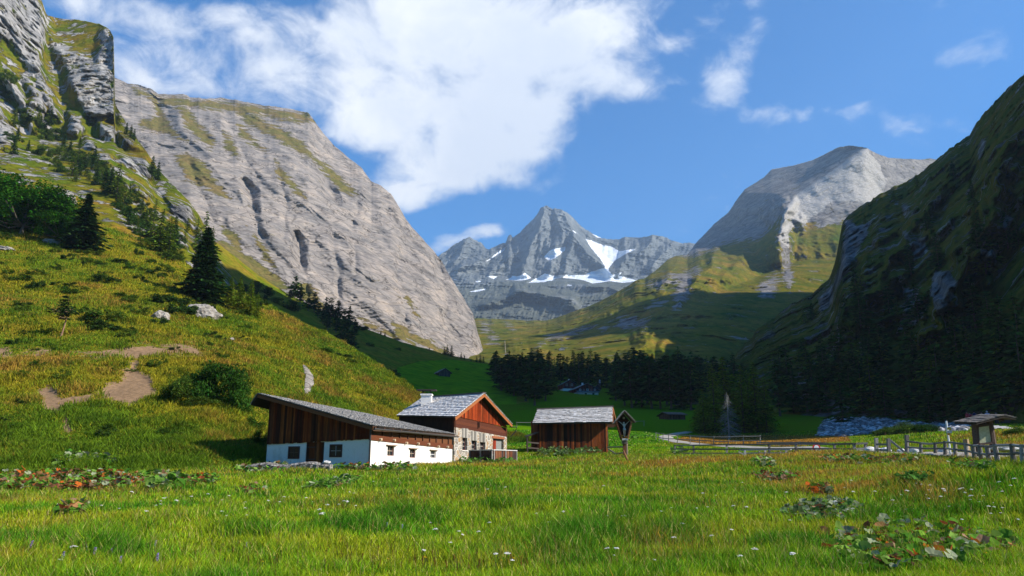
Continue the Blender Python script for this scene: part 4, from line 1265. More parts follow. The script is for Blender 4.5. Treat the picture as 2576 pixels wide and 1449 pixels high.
    cz = V(1073, 993, 79).z
    mb = MB(); cx, cy = cp.x, cp.y
    mb.box(cx - .52, cx + .52, cy - .5, cy + .5, cp.z - 1.0, cz - .1, (0.62, 0.6, 0.56)); ch = mb.build('chimney', M_plaster, roof)
    mb = MB(); mb.box(cx - .6, cx + .6, cy - .58, cy + .58, cz - .1, cz + .06, (0.7, 0.68, 0.64)); mb.build('chimney_cap', M_plaster, roof)
    mb = MB()
    for sx in (-.4, .4):
        for sy in (-.4, .4): mb.bar((cx + sx, cy + sy, cz + .06), (cx + sx, cy + sy, cz + .42), .06, .06, (0, 1, 0), (0.04, 0.035, 0.03))
    mb.box(cx - 1.0, cx + 1.0, cy - .7, cy + .7, cz + .42, cz + .5, (0.05, 0.04, 0.035)); mb.build('rain_cover', M_beam, roof)
    return Gw


Gw = make_farmhouse()


# ------------------------------------------------------------------ terrace railing of boards in front of the farmhouse
def make_railing():
    root = empty('terrace_railing', (-1.5, 68, 2.4), 'dark board railing around the farmhouse terrace with a pale top rail', 'railing')
    a = V(1181, 1158, 67.5); c = V(1240, 1160, 65.5); b = V(1299, 1160, 68.5)
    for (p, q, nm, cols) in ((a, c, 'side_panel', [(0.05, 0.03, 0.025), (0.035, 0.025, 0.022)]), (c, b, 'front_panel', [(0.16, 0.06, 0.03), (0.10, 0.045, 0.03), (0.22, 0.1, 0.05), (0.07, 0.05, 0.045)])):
        w = Wall(p.xy, q.xy); z0 = p.z - 0.1; z1 = V(1240, 1131, 65.5).z
        mb = MB(); boards(w, mb, 0, w.L, lambda s: z0 + .12, lambda s: z1 - .06, 0.13, 0, 0.025, cols, 0.02); mb.build(nm, M_wood, root)
        mb = MB(); w.box(mb, -.03, w.L + .03, z1 - .055, z1 + .02, -0.05, 0.09, (0.5, 0.48, 0.45)); mb.build('top_rail', M_beam, root)
        for f in (0.02, 0.5, 0.98):
            mb = MB(); s = w.L * f; w.box(mb, s - .05, s + .05, z0 - .4, z1 - .056, 0.03, 0.11, (0.26, 0.24, 0.22)); mb.build('post', M_beam, root)


make_railing()


# ------------------------------------------------------------------ hay barn
def make_hay_barn():
    root = empty('hay_barn', (6, 84, 3.4), 'small dark hay barn with silver shingle roof and open lean-to, beside the wayside shrine', 'hay barn')
    a = ywhere(1353, 82.1); b = ywhere(1531, 82.9)
    Fw = Wall(a, b)
    n = Fw.n
    dep = 5.0
    c = (b[0] + 0.9 - n.x * dep, b[1] - n.y * dep); d = (a[0] - n.x * dep, a[1] - n.y * dep)
    Rw = Wall(b, c); Lw = Wall(d, a); Bw = Wall(c, d)
    z0 = 2.6
    eLl = V(1339, 1066, 81.15); eR = V(1541, 1063, 81.95)
    rL = V(1352, 1031, 84.9); rR = V(1541, 1024, 85.5)
    mb = MB()
    zt = Fw.sz(1450, 1068)[1] + .12
    boards(Fw, mb, 0, Fw.L, lambda s: z0, lambda s: zt, 0.2, 0.0, 0.035, [(0.10, 0.026, 0.009), (0.05, 0.016, 0.008), (0.17, 0.05, 0.014), (0.025, 0.012, 0.008), (0.22, 0.075, 0.022)])
    boards(Lw, mb, 0, Lw.L, lambda s: z0, lambda s: zt + .5, 0.2, 0, .035); boards(Bw, mb, 0, Bw.L, lambda s: z0, lambda s: zt, 0.2, 0, .035)
    mb.build('plank_wall', M_wood, root)
    mb = MB()
    def gab(s):
        f = s / Rw.L
        return zt + (rR.z - zt - .2) * (1 - abs(2 * f - 1))
    boards(Rw, mb, 0, Rw.L, lambda s: z0, gab, 0.18, 0.0, 0.035, [(0.33, 0.30, 0.27), (0.26, 0.235, 0.215), (0.38, 0.35, 0.32), (0.2, 0.16, 0.14)])
    mb.build('gable_wall', M_wood, root)
    mb = MB()
    sc = [(0.54, 0.53, 0.515), (0.48, 0.47, 0.46), (0.58, 0.565, 0.55), (0.44, 0.43, 0.42), (0.52, 0.49, 0.455)]
    shingle_roof(mb, eLl, eR, rR, rL, 11, 0.3, 0.035, sc, 21, 0.10, 0.14)
    bL = rL + Vector((rL.x - eLl.x - .4, rL.y - eLl.y, 0)); bL.z = eLl.z; bR = rR + Vector((.9, rR.y - eR.y, 0)); bR.z = eR.z
    shingle_roof(mb, bR, bL, rL, rR, 11, 0.3, 0.035, sc, 22, 0.06, 0.14)
    roof = mb.build('roof', M_shingle, root)
    mb = MB(); mb.bar(rL + Vector((-.1, 0, .1)), rR + Vector((.1, 0, .1)), 0.35, 0.12, col=(0.06, 0.055, 0.05)); mb.build('ridge_cap', M_shingle, roof)
    of = Vector((.05, 0, -.14))
    mb = MB(); mb.bar(eR + of, rR + of, 0.07, 0.22, col=(0.3, 0.11, 0.045)); mb.build('verge_board', M_beam, roof)
    mb = MB(); mb.bar(bR + of, rR + of, 0.07, 0.22, col=(0.3, 0.11, 0.045)); mb.build('verge_board', M_beam, roof)
    for f in (.2, .8):
        mb = MB(); s = Rw.L * f; mb.bar(Rw.p(s, zt - .1, -.1), Rw.p(s, zt - .1, 1.0), .18, .18, col=(0.1, 0.045, 0.025)); mb.build('purlin_end', M_beam, roof)
    # lean-to on the left
    lp = V(1327, 1100, 83); lz = lp.z
    mb = MB()
    l0 = V(1322, 1099, 81.5); l1 = V(1356, 1087, 81.7)
    shingle_roof(mb, l0 + Vector((0, 4, .2)), l0, l1, l1 + Vector((0, 4, .2)), 5, 0.4, 0.04, [(0.12, 0.11, 0.1), (0.09, 0.085, 0.08)], 31)
    lt = mb.build('lean_to_roof', M_shingle, root)
    for dx, dy in ((0.2, 0.2), (0.2, 3.6)):
        mb = MB(); x, y = l0.x + dx, l0.y + dy; mb.bar((x, y, 2.4), (x, y, l0.z - .02), .14, .14, (0, 1, 0), (0.12, 0.09, 0.07)); mb.build('post', M_beam, root)
    for k in range(3):
        mb = MB(); z = l0.z - .55 - .55 * k; mb.bar((l0.x + .2, l0.y + .15, z), (l1.x, l1.y + .3, z - .1), .06, .14, col=(0.10, 0.075, 0.06)); mb.build('rail', M_beam, root)
    return Fw


make_hay_barn()


# ------------------------------------------------------------------ small huts and far chalets, traced at their own distance
def gable_house(name, label, cat, px0, px1, pyb, pye, pyr, D, depth, turn=0.0, wall_col=BROWN, base=None, roofcol=GREYS, rows=8, wins=(), over=0.5, chim=None, gable_front=True, roof_mat=None, base_z=None):
    """front wall from px0 to px1 at D metres; pyb base, pye eave, pyr ridge"""
    a = Vector(ywhere(px0, D)); b = Vector(ywhere(px1, D + turn))
    Fw = Wall(a, b)
    zb = V((px0 + px1) / 2, pyb, D).z; ze = V((px0 + px1) / 2, pye, D).z; zr = V((px0 + px1) / 2, pyr, D).z
    root = empty(name, ((a.x + b.x) / 2, (a.y + b.y) / 2, zb), label, cat)
    n = Vector((Fw.n.x, Fw.n.y, 0)); d = Vector((Fw.d.x, Fw.d.y, 0))
    c = b - n.xy * depth; e = a - n.xy * depth
    walls = [Fw, Wall(b, c), Wall(c, e), Wall(e, a)]
    zs = zb if base is None else V((px0 + px1) / 2, base, D).z
    mb = MB()
    L = Fw.L
    for i, w in enumerate(walls):
        gb = (i % 2 == 0) if gable_front else (i % 2 == 1)
        top = (lambda s, L=w.L: ze + (zr - ze) * (1 - abs(2 * s / L - 1)) - .1) if gb else (lambda s: ze)
        boards(w, mb, 0, w.L, lambda s: zs, top, 0.35, 0, 0.05, wall_col)
    mb.build('wall', M_wood, root)
    if base is not None:
        mb = MB()
        for w in walls: w.masonry(mb, 0, w.L, zb - 1.5, lambda s: zs, [])
        mb.build('plaster_base', M_plaster, root)
    mb = MB()
    h = Vector((0, 0, 1))
    a3, b3, c3, e3 = [Vector((v.x, v.y, ze)) for v in (a, b, c, e)]
    if gable_front:
        m0 = (a3 + b3) / 2 + n * over; m1 = (c3 + e3) / 2 - n * over; m0.z = m1.z = zr
        sl = (zr - ze) / (L / 2) * over
        A0, E0, B0, C0 = a3 - d * over + n * over - h * sl, e3 - d * over - n * over - h * sl, b3 + d * over + n * over - h * sl, c3 + d * over - n * over - h * sl
        shingle_roof(mb, E0, A0, m0, m1, rows, 0.6, 0.05, roofcol, 41); shingle_roof(mb, B0, C0, m1, m0, rows, 0.6, 0.05, roofcol, 42)
    else:
        m0 = (a3 + e3) / 2 - d * over; m1 = (b3 + c3) / 2 + d * over; m0.z = m1.z = zr
        sl = (zr - ze) / (depth / 2) * over
        A0, B0, C0, E0 = a3 - d * over + n * over - h * sl, b3 + d * over + n * over - h * sl, c3 + d * over - n * over - h * sl, e3 - d * over - n * over - h * sl
        shingle_roof(mb, A0, B0, m1, m0, rows, 0.6, 0.05, roofcol, 43); shingle_roof(mb, C0, E0, m0, m1, rows, 0.6, 0.05, roofcol, 44)
    roof = mb.build('roof', M_shingle, root)
    if chim:
        q = V(chim[0], chim[1], D + depth * 0.4); mb = MB(); mb.box(q.x - .35, q.x + .35, q.y - .35, q.y + .35, q.z - 1.6, q.z, (0.5, 0.48, 0.45)); mb.build('chimney', M_plaster, roof)
    for (x0, y0, x1, y1, col) in wins:
        s0, z1 = Fw.sz(x0, y0); s1, z0 = Fw.sz(x1, y1)
        Fw.window(root, s0, s1, z0, z1, -0.03, 0.14, col, frame_out=0.07)
    return root, Fw, zs, roof


WHITEW = (0.7, 0.68, 0.64); DKW = (0.1, 0.06, 0.05)
RED = [(0.26, 0.06, 0.035), (0.20, 0.045, 0.03), (0.30, 0.08, 0.045)]
rt, fw_, zs_, rf_ = gable_house('red_chalet', 'nearer red-brown chalet with white ground floor on the shaded lawn below the forest', 'chalet', 1455, 1506, 995, 976.5, 964, 318, 11, 2, RED, 986.5, [(0.27, 0.27, 0.27), (0.2, 0.2, 0.2)], 7,
    [(1457, 978, 1462, 983, WHITEW), (1466, 978.5, 1471, 983, (0.4, 0.25, 0.2)), (1475, 978, 1481, 983, WHITEW), (1485, 978.5, 1490, 983, (0.4, 0.2, 0.15)), (1494, 978, 1499, 983, WHITEW), (1474, 968, 1478, 971.5, DKW)], 0.9, (1465, 963))
mb = MB()
p0 = [Vector(fw_.p(s, z, o)) for s, z, o in ((-.6, zs_ - .1, 2.4), (fw_.L + .6, zs_ - .1, 2.4), (fw_.L + .6, zs_ + .55, .05), (-.6, zs_ + .55, .05))]
shingle_roof(mb, *p0, 4, .6, .05, [(0.25, 0.26, 0.27), (0.2, 0.2, 0.21)], 51)
mb.build('porch_roof', M_shingle, rt)
mb = MB()
W2 = Wall(fw_.p(0, 0, 2.0)[:2], fw_.p(fw_.L, 0, 2.0)[:2])
W2.masonry(mb, 0, W2.L, zs_ - 5, lambda s: zs_ - .15, [])
gf = mb.build('ground_floor', M_plaster, rt)
for x in (1471, 1490):
    s, z = W2.sz(x, 991); W2.window(rt, s, s + .9, z - .5, z + .4, -0.02, .08, DKW)
gable_house('red_chalet', 'farther red-brown chalet half hidden behind the nearer one', 'chalet', 1420, 1450, 983, 965, 956, 340, 10, 1, RED, 977, [(0.2, 0.2, 0.2), (0.16, 0.16, 0.16)], 6,
    [(1423, 965, 1428, 971, (0.45, 0.35, 0.3)), (1436, 965, 1441, 971, (0.45, 0.4, 0.36))], 0.9, (1431, 954))
rt, fw_, zs_, rf_ = gable_house('chapel', 'tiny dark chapel with a small bell turret beside the nearer chalet', 'chapel', 1502, 1516, 982, 974.5, 967, 334, 7, 0, [(0.06, 0.06, 0.07), (0.05, 0.05, 0.06)], None, [(0.16, 0.17, 0.19), (0.13, 0.14, 0.16)], 5)
q = V(1509, 967, 335)
mb = MB(); mb.box(q.x - .4, q.x + .4, q.y - .4, q.y + .4, q.z - .6, q.z + .5, (0.06, 0.055, 0.05)); mb.box(q.x - .38, q.x + .38, q.y - .38, q.y + .38, q.z + .5, q.z + 1.1, (0.35, 0.33, 0.3)); mb.box(q.x - .5, q.x + .5, q.y - .5, q.y + .5, q.z + 1.1, q.z + 1.2, (0.05, 0.05, 0.05))
mb.tube([(q.x, q.y, q.z + 1.2), (q.x, q.y, q.z + 1.4), (q.x, q.y, q.z + 1.65), (q.x, q.y, q.z + 1.95), (q.x, q.y, q.z + 2.3)], [.42, .34, .4, .22, .03], 8, (0.36, 0.36, 0.37)); mb.build('bell_turret', M_beam, rf_)
h1 = hit(1107, 946, 'second_slope')
gable_house('log_hut', 'weathered log hut alone on the shaded green field below the pines', 'hut', 1100, 1128, 946, 935, 926, h1.y, 6, 2, [(0.12, 0.10, 0.09), (0.09, 0.075, 0.065)], None, [(0.2, 0.2, 0.2), (0.15, 0.15, 0.15)], 6, over=0.8, gable_front=True)
h1 = hit(1712, 1056, 'meadow')
gable_house('log_hut', 'low dark log hut in the shade left of the larches', 'hut', 1690, 1730, 1057, 1042, 1035, h1.y, 5, 1, [(0.11, 0.07, 0.05), (0.08, 0.05, 0.04)], None, [(0.12, 0.09, 0.07), (0.09, 0.07, 0.06)], 5, over=0.5, gable_front=False)
h1 = hit(1419, 881, 'grey_peak')
if h1 is not None:
    gable_house('alpine_hut', 'tiny white hut high on the sunlit alp above the forest', 'hut', 1411, 1425, 882, 877, 873, h1.y, 9, 0, [(0.6, 0.58, 0.55)], None, [(0.4, 0.4, 0.4)], 3, over=0.5)
    gable_house('alpine_hut', 'tiny brown hut to the left of the white one on the alp', 'hut', 1398, 1406, 884, 880, 877, h1.y + 5, 8, 0, [(0.25, 0.15, 0.1)], None, [(0.3, 0.28, 0.26)], 3, over=0.5)
# ================================================================== SHRINE, FENCES, SIGNS, WALL, ROAD
# ------------------------------------------------------------------ people and carved figure
def skin_body(name, joints, edges, mat, parent, col=None, sub=1):
    """joints: list of (x,y,z,radius); joint 0 is the pelvis"""
    me = bpy.data.meshes.new(name)
    b = BASE[parent]
    me.from_pydata([(j[0] - b.x, j[1] - b.y, j[2] - b.z) for j in joints], edges, [])
    o = link(name, me, mat, parent)
    m = o.modifiers.new('skin', 'SKIN'); m.use_smooth_shade = True
    for v, j in zip(me.skin_vertices[0].data, joints):
        v.radius = (j[3], j[3]) if not hasattr(j[3], '__len__') else j[3]; v.use_root = False
    me.skin_vertices[0].data[0].use_root = True
    s = o.modifiers.new('sub', 'SUBSURF'); s.levels = sub; s.render_levels = sub
    return o


def solid(name, col, rough=0.8, spec=0.2):
    m, t = new_mat(name)
    n = t.noise(pos(t), 12.0, 4, 0.6)
    c = t.mix(1.0, col, t.ramp(n, [(0.3, (0.8, 0.8, 0.8)), (0.7, (1.15, 1.15, 1.15))]), 'MULTIPLY')
    return finish(m, t, c, rough, None, spec)


def make_shrine():
    D = 68.0
    gz0 = ground(*ywhere(1571, D))
    c = Vector((*ywhere(1571, D), gz0))
    root = empty('wayside_crucifix', c, 'carved wayside crucifix in a pointed wooden roofed case on a post', 'shrine')
    u = D / 1966.0           # metres per pixel here
    z = lambda py: V(1571, py, D).z
    x = lambda px: V(px, 1090, D).x
    y = c.y
    wood = (0.09, 0.035, 0.018)
    mb = MB(); mb.bar((x(1570), y, gz0 - .4), (x(1570), y, z(1115)), .26, .24, (0, 1, 0), (0.2, 0.09, 0.045)); mb.build('post', M_wood, root)
    mb = MB()
    mb.box(x(1564), x(1577), y - .22, y + .22, z(1116), z(1103), (0.2, 0.17, 0.15)); mb.build('bracket', M_wood, root)
    # case: kite shaped back, two slanting sides
    bl, br = x(1550), x(1589); top = x(1571); zb, zm, zt = z(1106), z(1060), z(1040)
    bxl, bxr = x(1563), x(1578)
    mb = MB()
    pts = [(bxl, zb), (bxr, zb), (br - .05, zm), (top, zt), (bl + .05, zm)]
    mb.add([(p[0], y + .25, p[1]) for p in pts] + [(p[0], y + .30, p[1]) for p in pts], [(0, 1, 2, 3, 4), (9, 8, 7, 6, 5)] + [(i, i + 5, (i + 1) % 5 + 5, (i + 1) % 5) for i in range(5)], (0.035, 0.022, 0.016))
    mb.build('back_panel', M_wood, root)
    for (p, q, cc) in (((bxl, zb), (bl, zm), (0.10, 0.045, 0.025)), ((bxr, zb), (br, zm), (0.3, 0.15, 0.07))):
        mb = MB(); mb.bar((p[0], y, p[1]), (q[0], y, q[1]), .09, .62, (0, 1, 0), cc)
        m2 = MB()
        a = Vector((p[0], y, p[1])); b = Vector((q[0], y, q[1])); d = (b - a).normalized(); s = Vector((0, 1, 0))
        nn = d.cross(s)
        mb = MB()
        q4 = []
        for e in (a, b):
            for sy in (-.32, .32): q4.append(e + s * sy)
        n2 = nn * .05
        mb.hexa([q4[0] - n2, q4[1] - n2, q4[3] - n2, q4[2] - n2, q4[0] + n2, q4[1] + n2, q4[3] + n2, q4[2] + n2], cc)
        for k in range(9):   # carved notches along the front edge
            e = a.lerp(b, (k + .5) / 9); mb.box(e.x - .07, e.x + .07, y - .36, y - .30, e.z - .05, e.z + .05, tuple(v * 1.3 for v in cc))
        mb.build('side_panel', M_wood, root)
    # roof
    R1 = Vector((top, y, z(1034)))
    for k, ex in enumerate((Vector((x(1543.5), y, z(1066))), Vector((x(1597.5), y, z(1063))))):
        mb = MB(); f = Vector((0, -.55, 0)); bk = Vector((0, .45, 0))
        A_, B_, C_, D_ = (ex + bk, ex + f, R1 + f, R1 + bk) if k == 0 else (ex + f, ex + bk, R1 + bk, R1 + f)
        shingle_roof(mb, A_, B_, C_, D_, 6, .2, .03, [(0.35, 0.33, 0.27), (0.28, 0.27, 0.22), (0.43, 0.4, 0.33)], 61 + k, .03)
        mb.build('roof_slope', M_shingle, root)
    # cross and figure
    mb = MB(); mb.box(top - .07, top + .07, y + .13, y + .24, zb, zt - .25, wood); mb.bar((x(1558), y + .18, z(1058)), (x(1584), y + .18, z(1058)), .1, .12, col=wood)
    mb.build('cross', M_wood, root)
    mb = MB(); mb.box(top - .09, top + .09, y + .06, y + .125, z(1054), z(1049), (0.5, 0.46, 0.38)); mb.build('title_board', M_beam, root)
    H = z(1060) - z(1099)      # hands to feet
    fy = y + .04
    zz = lambda t: z(1099) + H * t
    J = [(top, fy, zz(.50), .085),                                  # pelvis
         (top, fy - .01, zz(.63), .075), (top, fy - .01, zz(.76), .105), (top, fy, zz(.84), .05), (top - .03, fy - .06, zz(.915), .085), (top - .03, fy - .07, zz(.965), .06),
         (top - .13, fy, zz(.80), .05), (top - .28, fy + .02, zz(.90), .036), (top - .42, fy + .05, zz(1.0), .027), (top - .47, fy + .06, zz(1.035), .03),
         (top + .13, fy, zz(.80), .05), (top + .28, fy + .02, zz(.90), .036), (top + .42, fy + .05, zz(1.0), .027), (top + .47, fy + .06, zz(1.035), .03),
         (top - .07, fy, zz(.45), .075), (top - .055, fy - .08, zz(.26), .05), (top - .03, fy, zz(.05), .032), (top - .02, fy - .06, zz(0), .03),
         (top + .07, fy, zz(.45), .075), (top + .055, fy - .08, zz(.26), .05), (top + .03, fy, zz(.05), .032), (top + .02, fy - .06, zz(0), .03)]
    E = [(0, 1), (1, 2), (2, 3), (3, 4), (4, 5), (2, 6), (6, 7), (7, 8), (8, 9), (2, 10), (10, 11), (11, 12), (12, 13), (0, 14), (14, 15), (15, 16), (16, 17), (0, 18), (18, 19), (19, 20), (20, 21)]
    fig = skin_body('carved_figure', J, E, solid('pale_painted_wood', (0.55, 0.58, 0.52)), root)
    mb = MB(); mb.tube([(top, fy - .01, zz(.36)), (top + .01, fy - .02, zz(.45)), (top, fy - .01, zz(.55))], [.13, .15, .125], 10, (0.6, 0.62, 0.57)); mb.build('loincloth', M_frame, fig, True)
    # flowers and their box
    mb = MB(); mb.box(x(1563), x(1578), y - .42, y - .2, z(1108), z(1103), (0.5, 0.48, 0.44)); bx = mb.build('flower_box', M_beam, root)
    mb = MB(); rr = random.Random(4)
    for k in range(70):
        q = Vector((x(1571) + rr.uniform(-.33, .33), y - .32 + rr.uniform(-.15, .15), z(1100) + rr.uniform(-.14, .16)))
        cc = rr.choice([(0.75, 0.42, 0.02), (0.8, 0.55, 0.05), (0.6, 0.2, 0.02), (0.05, 0.14, 0.02), (0.07, 0.16, 0.03), (0.75, 0.72, 0.6)])
        r = rr.uniform(.03, .06); a = Vector((rr.gauss(0, 1), rr.gauss(0, 1), rr.gauss(0, 1))).normalized() * r; b = a.cross(Vector((rr.gauss(0, 1), 0.3, 1))).normalized() * r
        mb.add([q - a, q - b, q + a, q + b], [(0, 1, 2, 3)], cc)
    mb.build('flowers', M_frame, bx)


make_shrine()

# rustic gate rails between barn and shrine
root = empty('pole_gate', (10.5, 77, 3.0), 'grey pole gate between the hay barn corner and the shrine post', 'gate')
a = V(1528, 1127, 80); b = V(1572, 1127, 74)
for (p, q) in (((1528, 1125, 80), (1568, 1124, 74)), ((1528, 1144, 80), (1568, 1139, 74)), ((1530, 1129, 79.6), (1556, 1147, 75.6))):
    mb = MB(); mb.tube([V(*p), V(*q)], .07, 7, (0.22, 0.18, 0.14)); mb.build('rail', M_beam, root)
mb = MB(); q = V(1577, 1143, 73.5); mb.tube([q - Vector((0, 0, .3)), q + Vector((0, 0, 1.15))], .11, 8, (0.2, 0.15, 0.11)); mb.build('post', M_beam, root)
# leaning stake in the grass before the shrine
q = V(1580, 1161, 60); o = MB(); o.tube([q, q + Vector((-.32, .1, .85))], [.09, .05], 7, (0.25, 0.11, 0.05)); o = o.build('wooden_stake', M_beam)
tag(o, 'short reddish stake leaning in the grass below the wayside crucifix', 'stake')

WOODG = [(0.22, 0.20, 0.18), (0.17, 0.155, 0.14), (0.28, 0.26, 0.235), (0.13, 0.115, 0.10)]


def fence(name, label, cat, posts, rails, pw=0.13, round_=False, group=None, railw=(0.05, 0.13), cap=None):
    """posts: (px, py base, py top, metres ahead[, lean px]); rails: heights as share of the post"""
    p0 = V(posts[0][0], posts[0][1], posts[0][3])
    root = empty(name, p0, label, cat, group)
    tops, bots = [], []
    rr = random.Random(len(posts) * 7)
    for q in posts:
        lean = q[4] if len(q) > 4 else 0
        b = V(q[0] + lean, q[1], q[3]); t_ = V(q[0], q[2], q[3])
        gzz = ground(b.x, b.y)
        b.z = min(b.z, gzz) - 0.25
        c = rr.choice(WOODG)
        mb = MB()
        if round_: mb.tube([b, b.lerp(t_, .5) + Vector((rr.uniform(-.01, .01), 0, 0)), t_], [pw * .55, pw * .52, pw * .48], 9, c)
        else: mb.bar(b, t_, pw, pw, (0, 1, 0), c)
        mb.build('post', M_beam, root, smooth=False)
        tops.append(t_); bots.append(V(q[0] + lean, q[1], q[3]))
    for h in rails:
        for i in range(len(posts) - 1):
            if len(h) > 1 and not (h[1] <= i < h[2]): continue
            a = bots[i].lerp(tops[i], h[0]); b = bots[i + 1].lerp(tops[i + 1], h[0] + rr.uniform(-.02, .02))
            d = (b - a).normalized() * .12
            f = Vector((0, -pw * .55 - .03, 0))
            mb = MB()
            if round_: mb.tube([a - d + f * .5, a.lerp(b, .5) + f * .5 + Vector((0, 0, rr.uniform(-.03, .02))), b + d + f * .5], [.055, .06, .05], 8, rr.choice(WOODG))
            else: mb.bar(a - d + f, b + d + f, railw[0], railw[1], (0, 0, 1), rr.choice(WOODG))
            mb.build('rail', M_beam, root)
    return root


# near post-and-rail fence along the road
fence('rail_fence', 'grey squared post and rail fence along the road, starting beside the butterbur clump', 'fence',
      [(1698, 1143, 1119, 84), (1745, 1144, 1119, 78), (1828, 1145, 1118, 72), (1935, 1145, 1116, 66), (2002, 1146, 1115, 62), (2099, 1146, 1116, 60), (2149, 1147, 1115, 58), (2177, 1146, 1114, 58)],
      [(.95,), (.55,), (.15,)], .16)
fence('rail_fence', 'second grey rail fence standing behind the first, on the far side of the road', 'fence',
      [(1905, 1128, 1112, 92), (1960, 1130, 1112, 88), (2013, 1131, 1111, 84), (2065, 1133, 1112, 80), (2115, 1134, 1112, 77), (2160, 1136, 1112, 74)],
      [(.9,), (.4,)], .14)
# gate and log fence toward the right
root = empty('field_gate', V(2200, 1146, 55), 'grey timber gate with diagonal brace between two tall posts', 'gate')
for (px, pb, pt, d) in ((2204, 1147, 1102, 54), (2235, 1147, 1103, 52), (2281, 1146, 1094, 52)):
    mb = MB(); b = V(px, pb, d); mb.bar(b - Vector((0, 0, .3)), V(px, pt, d), .2, .2, (0, 1, 0), random.choice(WOODG)); mb.build('post', M_beam, root)
for (p, q) in (((2204, 1118), (2235, 1118)), ((2204, 1132), (2235, 1132)), ((2204, 1144), (2235, 1144)), ((2240, 1108), (2281, 1142)), ((2238, 1142), (2281, 1142))):
    mb = MB(); mb.bar(V(*p, 52.6), V(*q, 52), .06, .13, col=random.choice(WOODG)); mb.build('rail', M_beam, root)
fence('log_fence', 'round log fence with leaning posts curving in front of the information board', 'fence',
      [(2281, 1146, 1108, 51), (2317, 1147, 1113, 49), (2356, 1148, 1113, 47), (2401, 1150, 1111, 44.5), (2458, 1153, 1112, 42), (2482, 1159, 1116, 40), (2524, 1160, 1110, 37.5), (2548, 1164, 1120, 35.5), (2572, 1166, 1120, 34, 3), (2596, 1177, 1122, 31.5, 10), (2618, 1177, 1123, 30, 10), (2646, 1176, 1118, 29.5, 12), (2702, 1175, 1117, 28, 6), (2760, 1176, 1118, 26.5, 4)] if False else
      [(2281, 1146, 1108, 51), (2316, 1147, 1113, 49), (2352, 1149, 1113, 47), (2377, 1151, 1110, 45), (2402, 1154, 1112, 43, 1), (2430, 1160, 1115, 40, 2), (2447, 1166, 1118, 38, 5), (2463, 1170, 1119, 36, 9), (2482, 1172, 1120, 34, 9), (2502, 1172, 1117, 32.5, 10), (2545, 1171, 1116, 30, 5), (2571, 1173, 1118, 28.5, 3), (2625, 1175, 1120, 26.5, 2)],
      [(.93,), (.56,), (.12,)], .2, True)
# thin wire fence along the bend
posts = []
for k, (px, py) in enumerate([(1650, 1108), (1658, 1110), (1668, 1112), (1682, 1114), (1704, 1115), (1736, 1117), (1760, 1119), (1795, 1121), (1832, 1121), (1870, 1120), (1912, 1119)]):
    h = hit(px, py, 'meadow'); posts.append((px, py, py - 1.15 * 1966 / h.y, h.y))
fence('wire_fence', 'thin stakes with wire along the outside of the road bend', 'fence', posts, [(.9,), (.45,)], .10, True, railw=(.01, .01))
posts = []
for k, px in enumerate(range(1300, 1660, 40)):
    py = 1076 - (px - 1300) * .012; h = hit(px, py, 'meadow'); posts.append((px, py, py - 1.1 * 1966 / h.y, h.y))
fence('wire_fence', 'faint line of thin stakes across the shaded green meadow behind the hay barn', 'fence', posts, [(.9,)], .10, True)
# pale bench-like rail stack
root = empty('rail_trestle', V(1925, 1143, 62), 'pale silvery low trestle of planks standing before the grey rail fence', 'trestle')
for (p, q, w) in (((1861, 1132), (1990, 1131), .3), ((1863, 1140), (1990, 1139), .26)):
    mb = MB(); mb.bar(V(*p, 62), V(*q, 60), .3, .07, col=(0.46, 0.45, 0.43)); mb.build('plank', M_beam, root)
for px in (1874, 1925, 1978):
    mb = MB(); q = V(px, 1148, 61.3); mb.bar(q, V(px, 1133, 61.3), .14, .12, (0, 1, 0), (0.42, 0.41, 0.39)); mb.build('leg', M_beam, root)
    mb = MB(); mb.bar(V(px, 1146, 61.0), V(px - 16, 1136, 61.0), .08, .08, (0, 1, 0), (0.38, 0.37, 0.35)); mb.build('brace', M_beam, root)


